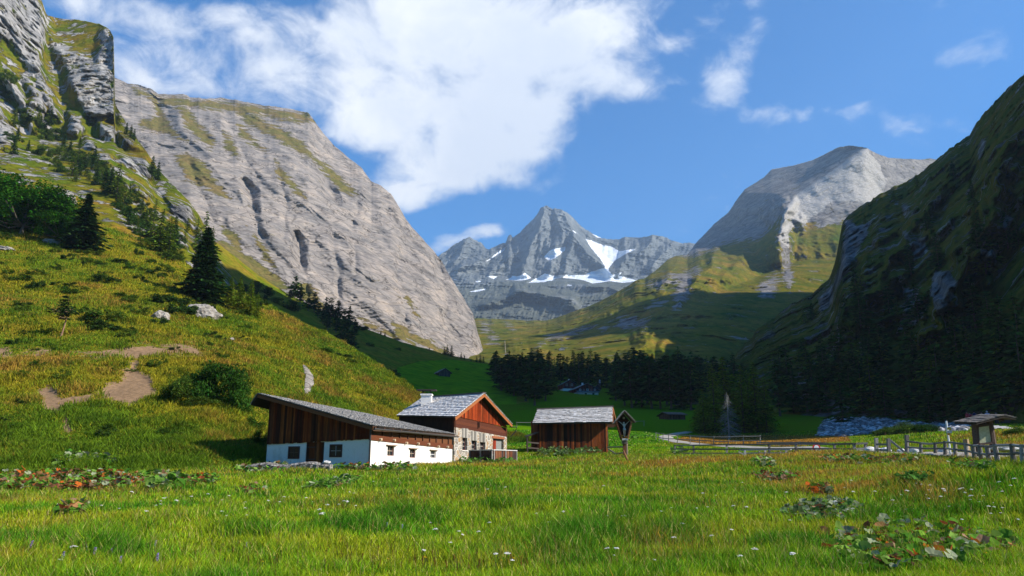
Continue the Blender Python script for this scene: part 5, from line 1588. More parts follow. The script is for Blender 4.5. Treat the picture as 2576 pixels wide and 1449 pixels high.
# ------------------------------------------------------------------ information board with little roof
def make_board():
    D = 41.0
    c = V(2485, 1125, D); g = ground(c.x, c.y)
    root = empty('information_board', (c.x, c.y, g), 'pale information panel under a small wooden roof behind the log fence', 'sign')
    y = D
    p = lambda px, py, dy=0.0: V(px, py, D + dy)
    for (x0, y0, x1, y1) in ((2459, 1150, 2451, 1058), (2503, 1150, 2488, 1056)):
        mb = MB(); a = p(x0, y0); a.z = g - .3; mb.tube([a, p(x1, y1)], .17, 9, (0.10, 0.065, 0.05)); mb.build('post', M_beam, root)
    mb = MB()
    q = [p(2460, 1118, -.1), p(2497, 1114, -.1), p(2492, 1068, -.1), p(2458, 1073, -.1)]
    o = Vector((0, .06, 0)); mb.hexa([q[0], q[1], q[1] + o, q[0] + o, q[3], q[2], q[2] + o, q[3] + o], (0.40, 0.42, 0.27)); mb.build('panel', M_frame, root)
    mb = MB()
    fr = (0.07, 0.045, 0.035)
    for i in range(4): mb.bar(q[i] + Vector((0, -.01, 0)), q[(i + 1) % 4] + Vector((0, -.01, 0)), .1, .12, (0, 1, 0), fr)
    mb.build('panel_frame', M_beam, root)
    mb = MB()
    L, T, Rr = p(2430, 1065), p(2500, 1046), p(2529, 1053)
    f = Vector((0, -.9, -.05)); b = Vector((0, 1.1, .1))
    shingle_roof(mb, L + b, L + f, T + f, T + b, 5, .35, .05, [(0.20, 0.17, 0.145), (0.15, 0.13, 0.11)], 71)
    shingle_roof(mb, Rr + f, Rr + b, T + b, T + f, 4, .35, .05, [(0.2, 0.17, 0.145), (0.16, 0.14, 0.12)], 72)
    mb.build('roof', M_shingle, root)
    mb = MB()
    mb.bar(p(2438, 1066), p(2500, 1050), .12, .14, col=(0.06, 0.03, 0.022)); mb.bar(p(2524, 1056), p(2500, 1050), .12, .14, col=(0.06, 0.03, 0.022))
    mb.bar(p(2449, 1066, .1), p(2492, 1060, .1), .12, .3, col=(0.045, 0.03, 0.022)); mb.build('truss', M_beam, root)


make_board()
# white signpost with small finger plates
c = V(2385, 1112, 44.5); g = ground(c.x, c.y)
root = empty('trail_signpost', (c.x, c.y, g), 'slim white pole carrying small yellow trail plates', 'signpost')
mb = MB(); mb.tube([(c.x + .05, c.y, g - .2), V(2380, 1059, 44.5)], .055, 8, (0.72, 0.74, 0.74)); mb.build('pole', M_frame, root)
for k, (py, w) in enumerate(((1078, 10), (1086, 12), (1092, 9))):
    mb = MB(); a = V(2383, py, 44.4); b = V(2383 + w, py + .6, 44.3); mb.bar(a, b, .03, .13, col=[(0.6, 0.42, 0.05), (0.5, 0.5, 0.45), (0.55, 0.3, 0.06)][k]); mb.build('plate', M_frame, root)
# cut trunk post
c = V(2431, 1120, 42.5); g = ground(c.x, c.y); mb = MB(); mb.tube([(c.x, c.y, g - .2), V(2429, 1105, 42.5)], [.16, .15], 10, (0.40, 0.28, 0.16)); o = mb.build('cut_tree_stump', M_beam)
tag(o, 'thick pale sawn trunk standing upright behind the log fence', 'stump')
# red ring by the fence, red road sign
q = V(2054, 1127, 70)
root = empty('round_road_sign', q, 'small round red and white sign low behind the grey fence rails', 'road sign')
mb = MB(); mb.tube([q + Vector((0, 0, .02)), q + Vector((0, .03, .02))], .36, 20, (0.62, 0.03, 0.03)); mb.build('red_disc', M_frame, root)
mb = MB(); mb.tube([q + Vector((0, -.012, .02)), q + Vector((0, -.002, .02))], .23, 20, (0.75, 0.75, 0.73)); mb.build('white_disc', M_frame, root)
mb = MB(); mb.tube([(q.x, q.y + .06, ground(q.x, q.y) - .2), (q.x, q.y + .06, q.z + .3)], .03, 6, (0.4, 0.4, 0.4)); mb.build('post', M_frame, root)
# power pole on the alp, pole at the forest edge
h = hit(1272, 888, 'grey_peak') or V(1272, 888, 1100)
mb = MB(); mb.tube([h - Vector((0, 0, 2)), V(1270, 857, h.y)], [.5, .35], 7, (0.4, 0.33, 0.26)); o = mb.build('power_pole', M_beam); tag(o, 'single tall wooden pole on the sunlit alp at the foot of the limestone face', 'pole')

# ------------------------------------------------------------------ road, gravel
ROADPX = [(2900, 1158), (2576, 1150), (2450, 1145), (2330, 1141), (2230, 1138), (2100, 1133), (1950, 1127), (1850, 1123), (1765, 1119), (1712, 1112), (1676, 1104), (1672, 1097), (1700, 1091), (1735, 1086)]
rp = [hit(px, py, 'meadow') for px, py in ROADPX]
cr = np.array([[v.x, v.y] for v in rp])
tt = np.linspace(0, len(cr) - 1, 240)
cx = smooth1(np.interp(tt, range(len(cr)), cr[:, 0]), 8); cy = smooth1(np.interp(tt, range(len(cr)), cr[:, 1]), 8)
dx, dy = np.gradient(cx), np.gradient(cy); ln = np.hypot(dx, dy); nx, ny = -dy / ln, dx / ln
ROADC = np.stack([cx, cy], -1)
vs, qs = [], []
offs = np.linspace(-.95, .95, 7)
for i in range(len(cx)):
    for o in offs:
        w = o * (1 + .12 * math.sin(i * .31))
        x, y = cx[i] + nx[i] * w, cy[i] + ny[i] * w
        vs.append((x, y, float(hz(x, y)) + .06 - .05 * (abs(o) > .9)))
for i in range(len(cx) - 1):
    for k in range(6): qs.append((i * 7 + k, i * 7 + k + 1, (i + 1) * 7 + k + 1, (i + 1) * 7 + k))


def gravel_mat(name, a, b):
    m, t = new_mat(name); p = pos(t)
    n = t.noise(p, 1.2, 6, .7); n2 = t.noise(p, 14., 4, .7)
    c = t.ramp(n, [(.3, a), (.7, b)]); c = t.mix(1., c, t.ramp(n2, [(.3, (.7, .7, .7)), (.7, (1.2, 1.2, 1.2))]), 'MULTIPLY')
    return finish(m, t, c, .95, t.bump(n2, .6, .04), .1)


M_road = gravel_mat('pale_gravel', (.27, .25, .215), (.40, .37, .325))
road = link('road', mesh_np('road', vs, qs, smooth=True), M_road); road['kind'] = 'structure'


def patch(name, poly, mat, dz=.08, step=6, wob=5):
    xs = np.arange(min(p[0] for p in poly), max(p[0] for p in poly), step); ys = np.arange(min(p[1] for p in poly), max(p[1] for p in poly), 1.6)
    X, Y = np.meshgrid(xs, ys)
    ok = inside(X + wob * pn(np.stack([X / 12, Y / 4, X * 0], -1)), Y + 2 * pn(np.stack([X / 12, Y / 4, X * 0 + 3], -1)), poly)
    vs = np.zeros((*X.shape, 3))
    for j in range(X.shape[0]):
        for i in range(X.shape[1]):
            h = hit(X[j, i], Y[j, i], 'meadow')
            if h is None: ok[j, i] = False
            else: vs[j, i] = (h.x, h.y, h.z + dz)
    idx = np.arange(X.size).reshape(X.shape)
    f = ok[:-1, :-1] & ok[1:, :-1] & ok[:-1, 1:] & ok[1:, 1:]
    q = np.stack([idx[1:, :-1], idx[1:, 1:], idx[:-1, 1:], idx[:-1, :-1]], -1)[f]
    o = link(name, mesh_np(name, vs.reshape(-1, 3), q, smooth=True), mat); o['kind'] = 'structure'
    return o


M_river = gravel_mat('grey_river_gravel', (.16, .165, .17), (.28, .28, .28))
RIVER = [(2050, 1098), (2075, 1056), (2130, 1049), (2210, 1049), (2260, 1060), (2330, 1062), (2400, 1066), (2430, 1072), (2430, 1084), (2380, 1088), (2300, 1080), (2230, 1088), (2120, 1100)]
patch('riverbed', RIVER, M_river)
M_path2 = gravel_mat('footpath_gravel', (.36, .35, .33), (.46, .45, .43))
patch('footpath', [(2250, 1064), (2330, 1062), (2440, 1066), (2560, 1078), (2700, 1085), (2700, 1090), (2560, 1086), (2480, 1078), (2400, 1070)], M_path2, .14)


# ------------------------------------------------------------------ dry stone wall in front of the barn, pale stone on it
def make_stone_wall():
    a = V(622, 1168, 47.5); b = V(834, 1170, 46.8)
    w = Wall(a.xy, b.xy)
    mb = MB(); n = 26; rr = random.Random(5)
    vs, fs = [], []
    zt = lambda s: a.z + .02 + .08 * math.sin(s * 2) + (.05 if s > w.L * .2 else -.12 * (1 - s / (w.L * .2)))
    for i in range(n + 1):
        s = w.L * i / n
        z = zt(s); j = [rr.uniform(-.05, .05) for _ in range(4)]
        vs += [w.p(s, .7, .32 + j[0]), w.p(s, z - .12, .28 + j[1]), w.p(s, z, .14 + j[2]), w.p(s, z + j[3] * .5, -.22), w.p(s, .7, -.3)]
    for i in range(n):
        for k in range(4): fs.append((i * 5 + k, (i + 1) * 5 + k, (i + 1) * 5 + k + 1, i * 5 + k + 1))
    fs += [(0, 1, 2, 3, 4), tuple(n * 5 + k for k in (4, 3, 2, 1, 0))]
    mb.add(vs, fs)
    o = mb.build('stone_wall', M_drystone); tag(o, 'low dry stone wall in front of the barn gable', 'wall')
    return w, zt


def rock_mesh(seed, sx, sy, sz, sub=3, amp=.35, flat=False):
    bm = bmesh.new(); bmesh.ops.create_icosphere(bm, subdivisions=sub, radius=1)
    co = np.array([v.co[:] for v in bm.verts])
    d = 1 + amp * fbm(co * 1.1 + seed * 3.3, 4, gain=.6) * 1.6
    st = np.round(co[:, 2] * 4 + fbm(co * 2 + seed, 2)) / 4
    co = co * d[:, None]; co[:, 2] = co[:, 2] * .6 + st * .4
    co *= np.array([sx, sy, sz])
    for v, c in zip(bm.verts, co): v.co = c
    me = bpy.data.meshes.new('rock'); bm.to_mesh(me); bm.free()
    return me


def stone_mat(name, a, b, s=3.0):
    m, t = new_mat(name); p = pos(t)
    n = t.noise(t.map(p, (1, 1, 2.2)), s, 7, .68); n2 = t.noise(p, s * 5, 5, .7)
    c = t.ramp(n, [(.32, tuple(x * .45 for x in a)), (.45, a), (.68, b)])
    return finish(m, t, c, .92, t.bump(t.math('ADD', n, t.math('MULTIPLY', n2, .4)), 1., .12), .15)


M_stone = stone_mat('pale_boulder', (.24, .215, .185), (.40, .37, .325), 1.3)
M_white = stone_mat('whitish_stone', (.6, .59, .57), (.8, .79, .77), 3)
ww, zt = make_stone_wall()
s, z = ww.sz(822, 1162)
o = link('flat_stone', rock_mesh(3, .24, .2, .09, 3), M_white); o.location = ww.p(s, zt(s) + .1, .0); tag(o, 'whitish flat stone lying on the low wall before the barn', 'stone')
# white boulders along the road
WB = [(2190, 1134, 57, .30), (2228, 1134, 57, .26), (2268, 1136, 56, .2), (2304, 1136, 55.5, .30), (2374, 1137, 50, .24), (2212, 1134, 58, .2)]
for i, (px, py, d, sz) in enumerate(WB):
    q = V(px, py, d); g = ground(q.x, q.y)
    o = link('boulder', rock_mesh(10 + i, sz * 1.5, sz, sz * .8, 3, .3), M_white); o.location = (q.x, q.y, max(g, q.z) + sz * .2)
    tag(o, 'whitish boulder beside the gravel road behind the fence posts', 'boulder', 'white boulders lining the road')
q = V(2545, 1128, 35); g = ground(q.x, q.y)
o = link('driftwood_log', rock_mesh(33, .95, .3, .16, 3, .3), M_white); o.location = (q.x, q.y, max(g + .15, q.z)); tag(o, 'bleached log lying behind the log fence right of the information board', 'log')
# rocks on the hillside
for nm, lab, px, py, sx, sy, sz, sd, rz in (
        ('boulder', 'layered pale rock outcrop below the tall spruce on the hillside', 510, 795, 2.6, 2.0, 1.9, 41, 0.2), ('boulder', 'small pointed pale rock left of the layered outcrop', 405, 800, 1.3, 1.0, 1.0, 43, .5),
        ('boulder', 'pale rock showing among the leafy trees high on the left', 168, 505, 3.2, 2.6, 3.2, 44, 0), ('boulder', 'low grey rock at the foot of the dark spruce upper left', 135, 612, 2.0, 1.2, .6, 45, .3),
        ('boulder', 'tiny white stone on the bare slope right of the bare earth scar', 583, 855, .3, .3, .35, 46, 0), ('boulder', 'pale stone at the left picture edge of the hillside', 15, 628, 1.8, 1.2, .6, 47, 0)):
    h = hit(px, py, 'hillside', 'upper_slope')
    o = link(nm, rock_mesh(sd, sx, sy, sz, 4, .4), M_stone); o.location = h; o.rotation_euler = (0, .2, rz); tag(o, lab, 'rock')
h = hit(770, 960, 'hillside')

# stones of the river bed: nobody could count them
vs, fs = [], []
rr = random.Random(9)
ico = rock_mesh(1, 1, 1, 1, 1, .3)
iv = np.array([v.co[:] for v in ico.vertices]); itr = np.array([p.vertices[:] for p in ico.polygons]); bpy.data.meshes.remove(ico)
cols = []
cnt = 0
while cnt < 2600:
    px, py = rr.uniform(2040, 2440), rr.uniform(1047, 1102)
    if not inside(np.array(px), np.array(py), RIVER): continue
    h = hit(px, py, 'meadow')
    if h is None: continue
    s = rr.choice([.08, .1, .13, .16, .2, .28, .45]) * rr.uniform(.7, 1.3)
    a = rr.uniform(0, 6.28); ca, sa = math.cos(a), math.sin(a)
    v = iv * np.array([s * 1.3, s, s * .7]) @ np.array([[ca, sa, 0], [-sa, ca, 0], [0, 0, 1]]) + np.array([h.x, h.y, h.z + .1])
    vs.append(v); fs.append(itr + cnt * len(iv)); k = rr.choice([.12, .16, .22, .3, .5]); cols.append(np.tile([k, k, k * 1.02], (len(iv), 1))); cnt += 1
M_rub = col_mat('river_stones', .9, 4., .3)
o = link('river_stones', mesh_np('river_stones', np.concatenate(vs), None, np.concatenate(fs), np.concatenate(cols)), M_rub)
tag(o, 'grey stones and rubble covering the dry river bed', 'stones', None, 'stuff')

# ------------------------------------------------------------------ hikers on the far path
M_skinp = solid('skin', (.45, .28, .2)); M_trous = solid('dark_trousers', (.03, .032, .04))


def person(px, py, D, jcol, label, turn, hatcol, pack=None, stride=.2):
    q = V(px, py, D); g = ground(q.x, q.y); q.z = g + .12
    root = empty('person', q, label, 'person', 'hikers on the gravel path')
    ca, sa = math.cos(turn), math.sin(turn)
    T = lambda x, y, z: (q.x + x * ca - y * sa, q.y + x * sa + y * ca, q.z + z)
    J = [(*T(0, 0, .95), .13), (*T(0, .0, 1.15), .125), (*T(0, .01, 1.38), .15), (*T(0, 0, 1.5), .06), (*T(0, .03, 1.6), .09), (*T(0, .02, 1.7), .075),
         (*T(-.19, 0, 1.42), .065), (*T(-.25, -.06, 1.15), .05), (*T(-.22, .12, .95), .04), (*T(-.2, .2, .9), .035),
         (*T(.19, 0, 1.42), .065), (*T(.25, .02, 1.15), .05), (*T(.24, .14, .96), .04), (*T(.23, .2, .92), .035),
         (*T(-.09, 0, .88), .1), (*T(-.1, stride * .6, .5), .07), (*T(-.1, stride * .5, .08), .05), (*T(-.1, stride * .5 + .18, .04), .04),
         (*T(.09, 0, .88), .1), (*T(.1, -stride * .2, .5), .07), (*T(.1, -stride, .1), .05), (*T(.1, -stride + .18, .04), .04)]
    E = [(0, 1), (1, 2), (2, 3), (3, 4), (4, 5), (2, 6), (6, 7), (7, 8), (8, 9), (2, 10), (10, 11), (11, 12), (12, 13), (0, 14), (14, 15), (15, 16), (16, 17), (0, 18), (18, 19), (19, 20), (20, 21)]
    skin_body('body', J, E, M_skinp, root)
    jm = solid('jacket', jcol)
    mb = MB(); mb.tube([T(0, 0, .86), T(0, 0, 1.1), T(0, .01, 1.36), T(0, 0, 1.52)], [.2, .185, .225, .09], 12, jcol); jk = mb.build('jacket', jm, root, True)
    for s in (-1, 1):
        mb = MB(); mb.tube([T(.2 * s, 0, 1.45), T(.255 * s, -.03, 1.15), T(.23 * s, .12, .97)], [.09, .075, .06], 8, jcol); mb.build('sleeve', jm, jk, True)
    mb = MB(); mb.tube([T(-.09, 0, .95), T(-.1, stride * .6, .5), T(-.1, stride * .5, .08)], [.125, .095, .075], 9); mb.tube([T(.09, 0, .95), T(.1, -stride * .2, .5), T(.1, -stride, .1)], [.125, .095, .075], 9); mb.build('trousers', M_trous, root, True)
    mb = MB(); mb.tube([T(0, .02, 1.62), T(0, .01, 1.72), T(0, .01, 1.79)], [.115, .11, .05], 10); mb.build('hair' if hatcol[0] < .1 else 'hat', solid('headwear', hatcol), root, True)
    if pack:
        mb = MB(); mb.tube([T(0, -.24, .98), T(0, -.27, 1.15), T(0, -.25, 1.42), T(0, -.2, 1.5)], [.12, .17, .16, .08], 9); mb.build('backpack', solid('pack_cloth', pack), root, True)


person(2436, 1068, 104, (.42, .02, .035), 'person in a red jacket at the left end of the hikers', .6, (.02, .02, .02))
person(2443, 1067, 107, (.30, .015, .03), 'person in a darker red top just behind the red jacket', .3, (.03, .02, .015))
person(2454, 1067, 104, (.012, .018, .06), 'person in navy blue clothes carrying a dark backpack', -.4, (.02, .02, .02), (.02, .03, .08))
person(2473, 1067, 106, (.035, .10, .10), 'person in a teal jacket walking among the hikers', .2, (.03, .025, .02))
person(2487, 1067, 104, (.45, .42, .5), 'person in a pale lilac top with white cap', -.2, (.6, .6, .6))
person(2509, 1066, 110, (.05, .06, .07), 'person in dark grey clothes seen above the sign roof', .1, (.25, .22, .18))
# ================================================================== PLANTS
def leaf_mat(name, rough=0.6, trans=0.25):
    m, t = new_mat(name)
    return finish(m, t, t.attr('col', 0), rough, None, 0.0, 0.0, trans)


M_leaf = leaf_mat('foliage')
M_bark = col_mat('bark', .9, 3.0, .4, (2, 2, .6))
M_gr = leaf_mat('grass_blades', .8, .35)


def quads_mesh(name, cen, du, dv, col, rng=None):
    """leaf-sized faces: centres, half axes"""
    n = len(cen)
    v = np.stack([cen - du, cen + dv * .9 - du * .1, cen + du, cen - dv * .9 + du * .1], 1).reshape(-1, 3)
    q = np.arange(4 * n).reshape(n, 4)
    return mesh_np(name, v, q, col=np.repeat(col, 4, 0))


def unit(a):
    return a / np.maximum(np.linalg.norm(a, axis=-1, keepdims=True), 1e-9)


def conifer_crown(name, seed, whorls, per, sprays, R0, start, col, var=.35, droop=.35, size=1.0, shape=.85, airy=0.0, irregular=.25, thick=.45):
    g = np.random.default_rng(seed)
    C, U, Vv, K = [], [], [], []
    for w in range(whorls):
        t = start + (1 - start) * (w + g.uniform(-.4, .4)) / whorls
        t = min(max(t, start), .985)
        r = R0 * ((1 - t) / (1 - start)) ** shape * (0.75 + irregular * g.normal()) + .012
        r = max(r, .012)
        if t < start + .1: r *= .8
        n = max(3, int(per * (0.6 + .6 * (1 - t))))
        a0 = g.uniform(0, 6.28)
        for k in range(n):
            a = a0 + 6.28 * k / n + g.normal() * .25
            L = r * g.uniform(.7, 1.2)
            if g.uniform() < airy * .3: continue
            d = np.array([math.cos(a), math.sin(a), 0])
            up = np.array([0, 0, 1.0])
            m = max(2, int(sprays * (.35 + .65 * L / R0)))
            s = (np.arange(m) + g.uniform(0, 1, m)) / m
            s = s ** (.75)
            dz = .25 * L * s - droop * L * s * s * 1.5 + .25 * L * np.clip(s - .75, 0, 1)
            side = np.array([-d[1], d[0], 0])
            off = g.normal(size=m) * .22 * L * (s * .9 + .15)
            c = np.array([0, 0, t]) + d * (s * L)[:, None] + up * dz[:, None] + side * off[:, None]
            ln = (.22 * R0 + .17 * L) * size * g.uniform(.7, 1.3, m)
            dirs = unit(d[None] + side * (off / (L + 1e-6) * 1.6)[:, None] + up * g.normal(-.25, .3, m)[:, None])
            nrm = unit(np.cross(dirs, side[None] + .5 * g.normal(size=(m, 3))))
            wv = np.cross(dirs, nrm)
            C.append(c); U.append(dirs * (ln * .6)[:, None]); Vv.append(unit(wv) * (ln * thick * .6)[:, None])
            K.append(np.array(col)[None] * np.clip(1 + var * g.normal(size=(m, 1)) + .25 * g.normal(), .35, 2.0) * np.array([1 + .15 * g.normal(), 1, 1]))
    top = np.array([[0, 0, .97], [0, 0, .985]])
    C.append(top); U.append(np.array([[0, 0, .03], [0, 0, .02]])); Vv.append(np.array([[.008, 0, 0], [0, .008, 0]])); K.append(np.array([col, col]))
    return quads_mesh(name, np.concatenate(C), np.concatenate(U), np.concatenate(Vv), np.concatenate(K))


def trunk_mesh(name, r, h=.97, bend=0.0, col=(.10, .075, .06), limbs=(), n=7):
    mb = MB()
    pts = [(bend * math.sin(t * 2.4) * .5, bend * .3 * t, -0.03 + t * (h + .03)) for t in np.linspace(0, 1, 8)]
    mb.tube(pts, [r * (1 - .93 * t) ** .9 + (.35 * r if i == 0 else 0) for i, t in enumerate(np.linspace(0, 1, 8))], n, col)
    for l in limbs: mb.tube(l[0], l[1], 5, col)
    o = mb.build(name, M_bark)
    me = o.data
    COL.objects.unlink(o); bpy.data.objects.remove(o)
    return me


class Kind:
    def __init__(self, crown, trunk, mat=None):
        self.c = crown; self.t = trunk
        crown.materials.clear(); crown.materials.append(mat or M_leaf)
        if trunk: trunk.materials.clear(); trunk.materials.append(M_bark)


SPR = (.038, .088, .014); PINE = (.038, .084, .014); LAR = (.10, .155, .015); OLV = (.07, .10, .018)
kinds = {}
for i in range(3):
    kinds['spruce%d' % i] = Kind(conifer_crown('crown', 100 + i, 26, 7, 7, .21, .05, SPR, size=1.1), trunk_mesh('trunk', .014))
    kinds['pine%d' % i] = Kind(conifer_crown('crown', 200 + i, 20, 6, 7, .24, .16, PINE, droop=.1, size=1.2, shape=.55, irregular=.3, thick=.6), trunk_mesh('trunk', .017, bend=.04))
    kinds['larch%d' % i] = Kind(conifer_crown('crown', 300 + i, 28, 7, 8, .23, .05, LAR, size=.8, airy=.8, irregular=.3, droop=.45), trunk_mesh('trunk', .014))
kinds['big_spruce'] = Kind(conifer_crown('crown', 11, 64, 13, 19, .30, .015, (.017, .045, .010), size=.55, irregular=.16), trunk_mesh('trunk', .016))
kinds['big_spruce2'] = Kind(conifer_crown('crown', 12, 46, 12, 15, .33, .02, (.014, .036, .010), size=.62, irregular=.22), trunk_mesh('trunk', .016))
kinds['leaning_pine'] = Kind(conifer_crown('crown', 13, 20, 8, 13, .27, .42, (.022, .05, .012), size=.65, irregular=.3, droop=.2, shape=.6), trunk_mesh('trunk', .02, bend=.13, col=(.22, .13, .08)))
kinds['near_larch0'] = Kind(conifer_crown('crown', 21, 50, 9, 14, .24, .03, (.12, .18, .012), size=.5, airy=.6, irregular=.25, droop=.4), trunk_mesh('trunk', .013))
kinds['near_larch1'] = Kind(conifer_crown('crown', 22, 50, 9, 14, .20, .03, (.13, .19, .013), size=.5, airy=.6, irregular=.25, droop=.4), trunk_mesh('trunk', .013))


def dead_tree():
    g = random.Random(5)
    limbs = []
    for k in range(105):
        t = .08 + .88 * k / 105
        a = g.uniform(0, 6.28); L = .29 * (1 - t) ** .75 * g.uniform(.6, 1.15) + .01
        d = Vector((math.cos(a), math.sin(a), 0))
        p0 = Vector((0, 0, t)); p1 = p0 + d * L * .5 + Vector((0, 0, -.03 * L * 3)); p2 = p0 + d * L + Vector((0, 0, -.05 - .12 * L))
        limbs.append(([p0, p1, p2], [.0028 * (1.3 - t), .0019, .0009]))
        for q in range(4):
            f = g.uniform(.2, .95); b = p0.lerp(p2, f); e = b + (d + Vector((g.uniform(-1, 1), g.uniform(-1, 1), -.5))).normalized() * L * .3
            limbs.append(([b, e], [.0012, .0006]))
    return limbs


def place(kind, loc, h, rz=None, label=None, group=None, name='conifer', cat='tree', sx=1.0, lean=None):
    o = empty(name, loc, label, cat, group)
    k = kinds[kind]
    o.rotation_euler = (0, 0, random.uniform(0, 6.28) if rz is None else rz)
    if lean: o.rotation_euler = (lean[0], lean[1], 0)
    o.scale = (h * sx * 1.15, h * sx * 1.15, h)
    for nm, me in (('trunk', k.t), ('crown', k.c)):
        if me is None: continue
        c = bpy.data.objects.new(nm, me); COL.objects.link(c); c.parent = o
    return o


def plant(kind, px, py, hpx, surf, label, group=None, name='conifer', sx=1.0, rz=None, sink=.15, lean=None):
    h = hit(px, py, *surf)
    if h is None: return None
    H = hpx * h.y / 1966.0 / .97
    return place(kind, (h.x, h.y, h.z - sink), H, rz, label, group, name, 'tree', sx, lean)


HS = ('hillside',)
plant('big_spruce', 508, 757, 202, HS, 'tall dark spruce alone on the edge of the sunlit hillside', name='spruce_tree', sx=1.0)
plant('big_spruce2', 207, 626, 156, HS, 'broad dark spruce beside the leafy trees, upper left hillside', name='spruce_tree', sx=1.05)
plant('leaning_pine', 152, 846, 112, HS, 'small pine with a bare leaning trunk on the open hillside', name='pine_tree', rz=.6)
LT = 'larches and spruces on the rocky left slope'
UP = ('hillside', 'upper_slope')
for kd, px, py, h in (('spruce0', 323, 566, 56), ('larch0', 398, 634, 120), ('larch1', 424, 640, 100), ('larch2', 380, 605, 95), ('spruce1', 262, 488, 76), ('spruce2', 276, 492, 82), ('larch0', 292, 500, 105), ('larch1', 234, 318, 50),
                      ('spruce0', 317, 338, 36), ('spruce1', 328, 347, 40), ('spruce2', 336, 352, 34), ('spruce2', 381, 442, 58), ('spruce0', 396, 452, 52), ('larch2', 512, 640, 120), ('larch0', 530, 650, 90), ('larch1', 495, 600, 60), ('larch2', 345, 510, 50), ('spruce1', 175, 385, 40), ('larch0', 355, 540, 60),
                      ('larch1', 470, 585, 45), ('spruce0', 410, 560, 40)):
    plant(kd, px, py, h, UP, 'green conifer growing among the pale crags of the left slope', LT, 'spruce_tree' if kd[0] == 's' else 'larch_tree')
rr = random.Random(58)
for k in range(42):
    t_ = rr.random()
    px = 150 + 300 * t_ + rr.gauss(0, 22); py = 380 + 250 * t_ + rr.gauss(0, 22)
    if k % 5 == 0: px, py = rr.uniform(20, 130), rr.uniform(300, 400)
    kd = rr.choice(['larch0', 'larch1', 'larch2', 'spruce0', 'larch1'])
    plant(kd, px, py, rr.uniform(30, 72), UP, 'green conifer growing among the pale crags of the left slope', LT, 'spruce_tree' if kd[0] == 's' else 'larch_tree')
SG = 'larches at the foot of the shaded slope'
for kd, px, py, h in (('near_larch0', 600, 782, 92), ('near_larch1', 628, 792, 96), ('near_larch0', 578, 770, 80), ('near_larch1', 645, 800, 70), ('larch0', 560, 750, 60)):
    plant(kd, px, py, h, ('second_slope', 'hillside'), 'olive green larch behind the edge of the sunlit hillside', SG, 'larch_tree')
PG = 'dark pines lining the shaded slope'
for px, py, h in ((742, 752, 62), (767, 758, 68), (755, 764, 55), (803, 775, 52), (790, 786, 55), (820, 792, 48), (839, 788, 40), (832, 806, 60), (850, 815, 62), (878, 828, 62), (865, 835, 60), (845, 838, 52), (812, 815, 45), (856, 870, 52), (882, 892, 66), (868, 862, 60), (893, 850, 50), (775, 782, 50), (730, 755, 40), (800, 800, 40), (825, 830, 45)):
    plant('pine%d' % (int(px) % 3), px, py, h, ('second_slope',), 'dark pine in the row climbing the shaded slope', PG, 'pine_tree', sx=1.1)
plant('spruce1', 944, 936, 38, ('second_slope',), 'small dark spruce alone on the shaded slope above the barn roof', name='spruce_tree')
KG = 'small dark trees on the skyline below the limestone face'
for px, py, h in ((958, 842, 14), (968, 846, 12), (975, 846, 14), (1108, 888, 24), (1125, 893, 28), (1136, 897, 30), (1118, 893, 22), (1160, 903, 18), (1168, 905, 14), (1199, 911, 16), (1208, 912, 22), (1216, 913, 18), (1235, 917, 16), (1080, 882, 10), (1185, 909, 8)):
    plant('spruce%d' % (px % 3), px, py, h, ('second_slope',), 'small dark tree on the skyline in front of the limestone face', KG, sx=1.15)
# forest across the valley floor
FG = 'dark conifers of the wood across the valley floor'
FL = 'dark conifer in the shaded wood behind the chalets'
rr = random.Random(21)
for row, D in enumerate((296, 338, 366, 405, 450, 490)):
    px = 1238 + rr.uniform(0, 12)
    while px < 1965:
        d = D + rr.uniform(-10, 10)
        skip = (1372 < px < 1552 and d < 346) or (px > 1800 and d < 320 and rr.random() < .5) or (px < 1400 and d < 300) or (row > 4 and rr.random() < .25)
        x, y = ywhere(px, d)
        if not skip:
            g = ground(x, y)
            topz = V(px, 889 + 9 * math.sin(px * .05) + (px > 1700) * (px - 1700) * .12, d).z
            H = min(rr.uniform(12, 25), max(8.0, (topz - g) * rr.uniform(.8, 1.18)))
            place(rr.choice(['spruce0', 'spruce1', 'spruce2', 'pine0', 'pine1', 'pine2', 'larch0', 'larch1']), (x, y, g - .3), H, None, FL, FG, 'conifer', 'tree', rr.uniform(1.0, 1.35))
        px += rr.uniform(17, 29)
for px, py, h in ((1345, 1020, 112), (1322, 1012, 118), (1292, 1005, 115), (1262, 990, 92), (1372, 1008, 92), (1308, 1000, 110), (1276, 985, 95), (1248, 975, 70), (1355, 1000, 100), (1335, 990, 105)):
    plant('pine%d' % (px % 3), px, py, h, ('meadow',), 'broad dark pine with visible trunk left of the chalet lawn', 'pines left of the chalet lawn', 'pine_tree', sx=1.25)
plant('spruce0', 1281, 945, 66, ('meadow', 'second_slope'), 'slender dark spruce rising above the left end of the wood', name='spruce_tree', sx=.9)
for px, py, h in ((1572, 1020, 110), (1590, 1026, 125), (1615, 1024, 130), (1640, 1028, 135), (1662, 1028, 128), (1690, 1030, 130), (1715, 1030, 120), (1738, 1032, 128), (1600, 1015, 120), (1628, 1015, 125), (1678, 1018, 125), (1700, 1018, 130), (1550, 1008, 85), (1562, 1000, 100)):
    plant(('spruce%d' if px % 2 else 'pine%d') % (px % 3), px, py, h, ('meadow',), 'dark conifer at the front edge of the wood, right of the chalets', 'conifers at the front edge of the wood', sx=1.15)
LG2 = 'olive larches right of the road bend'
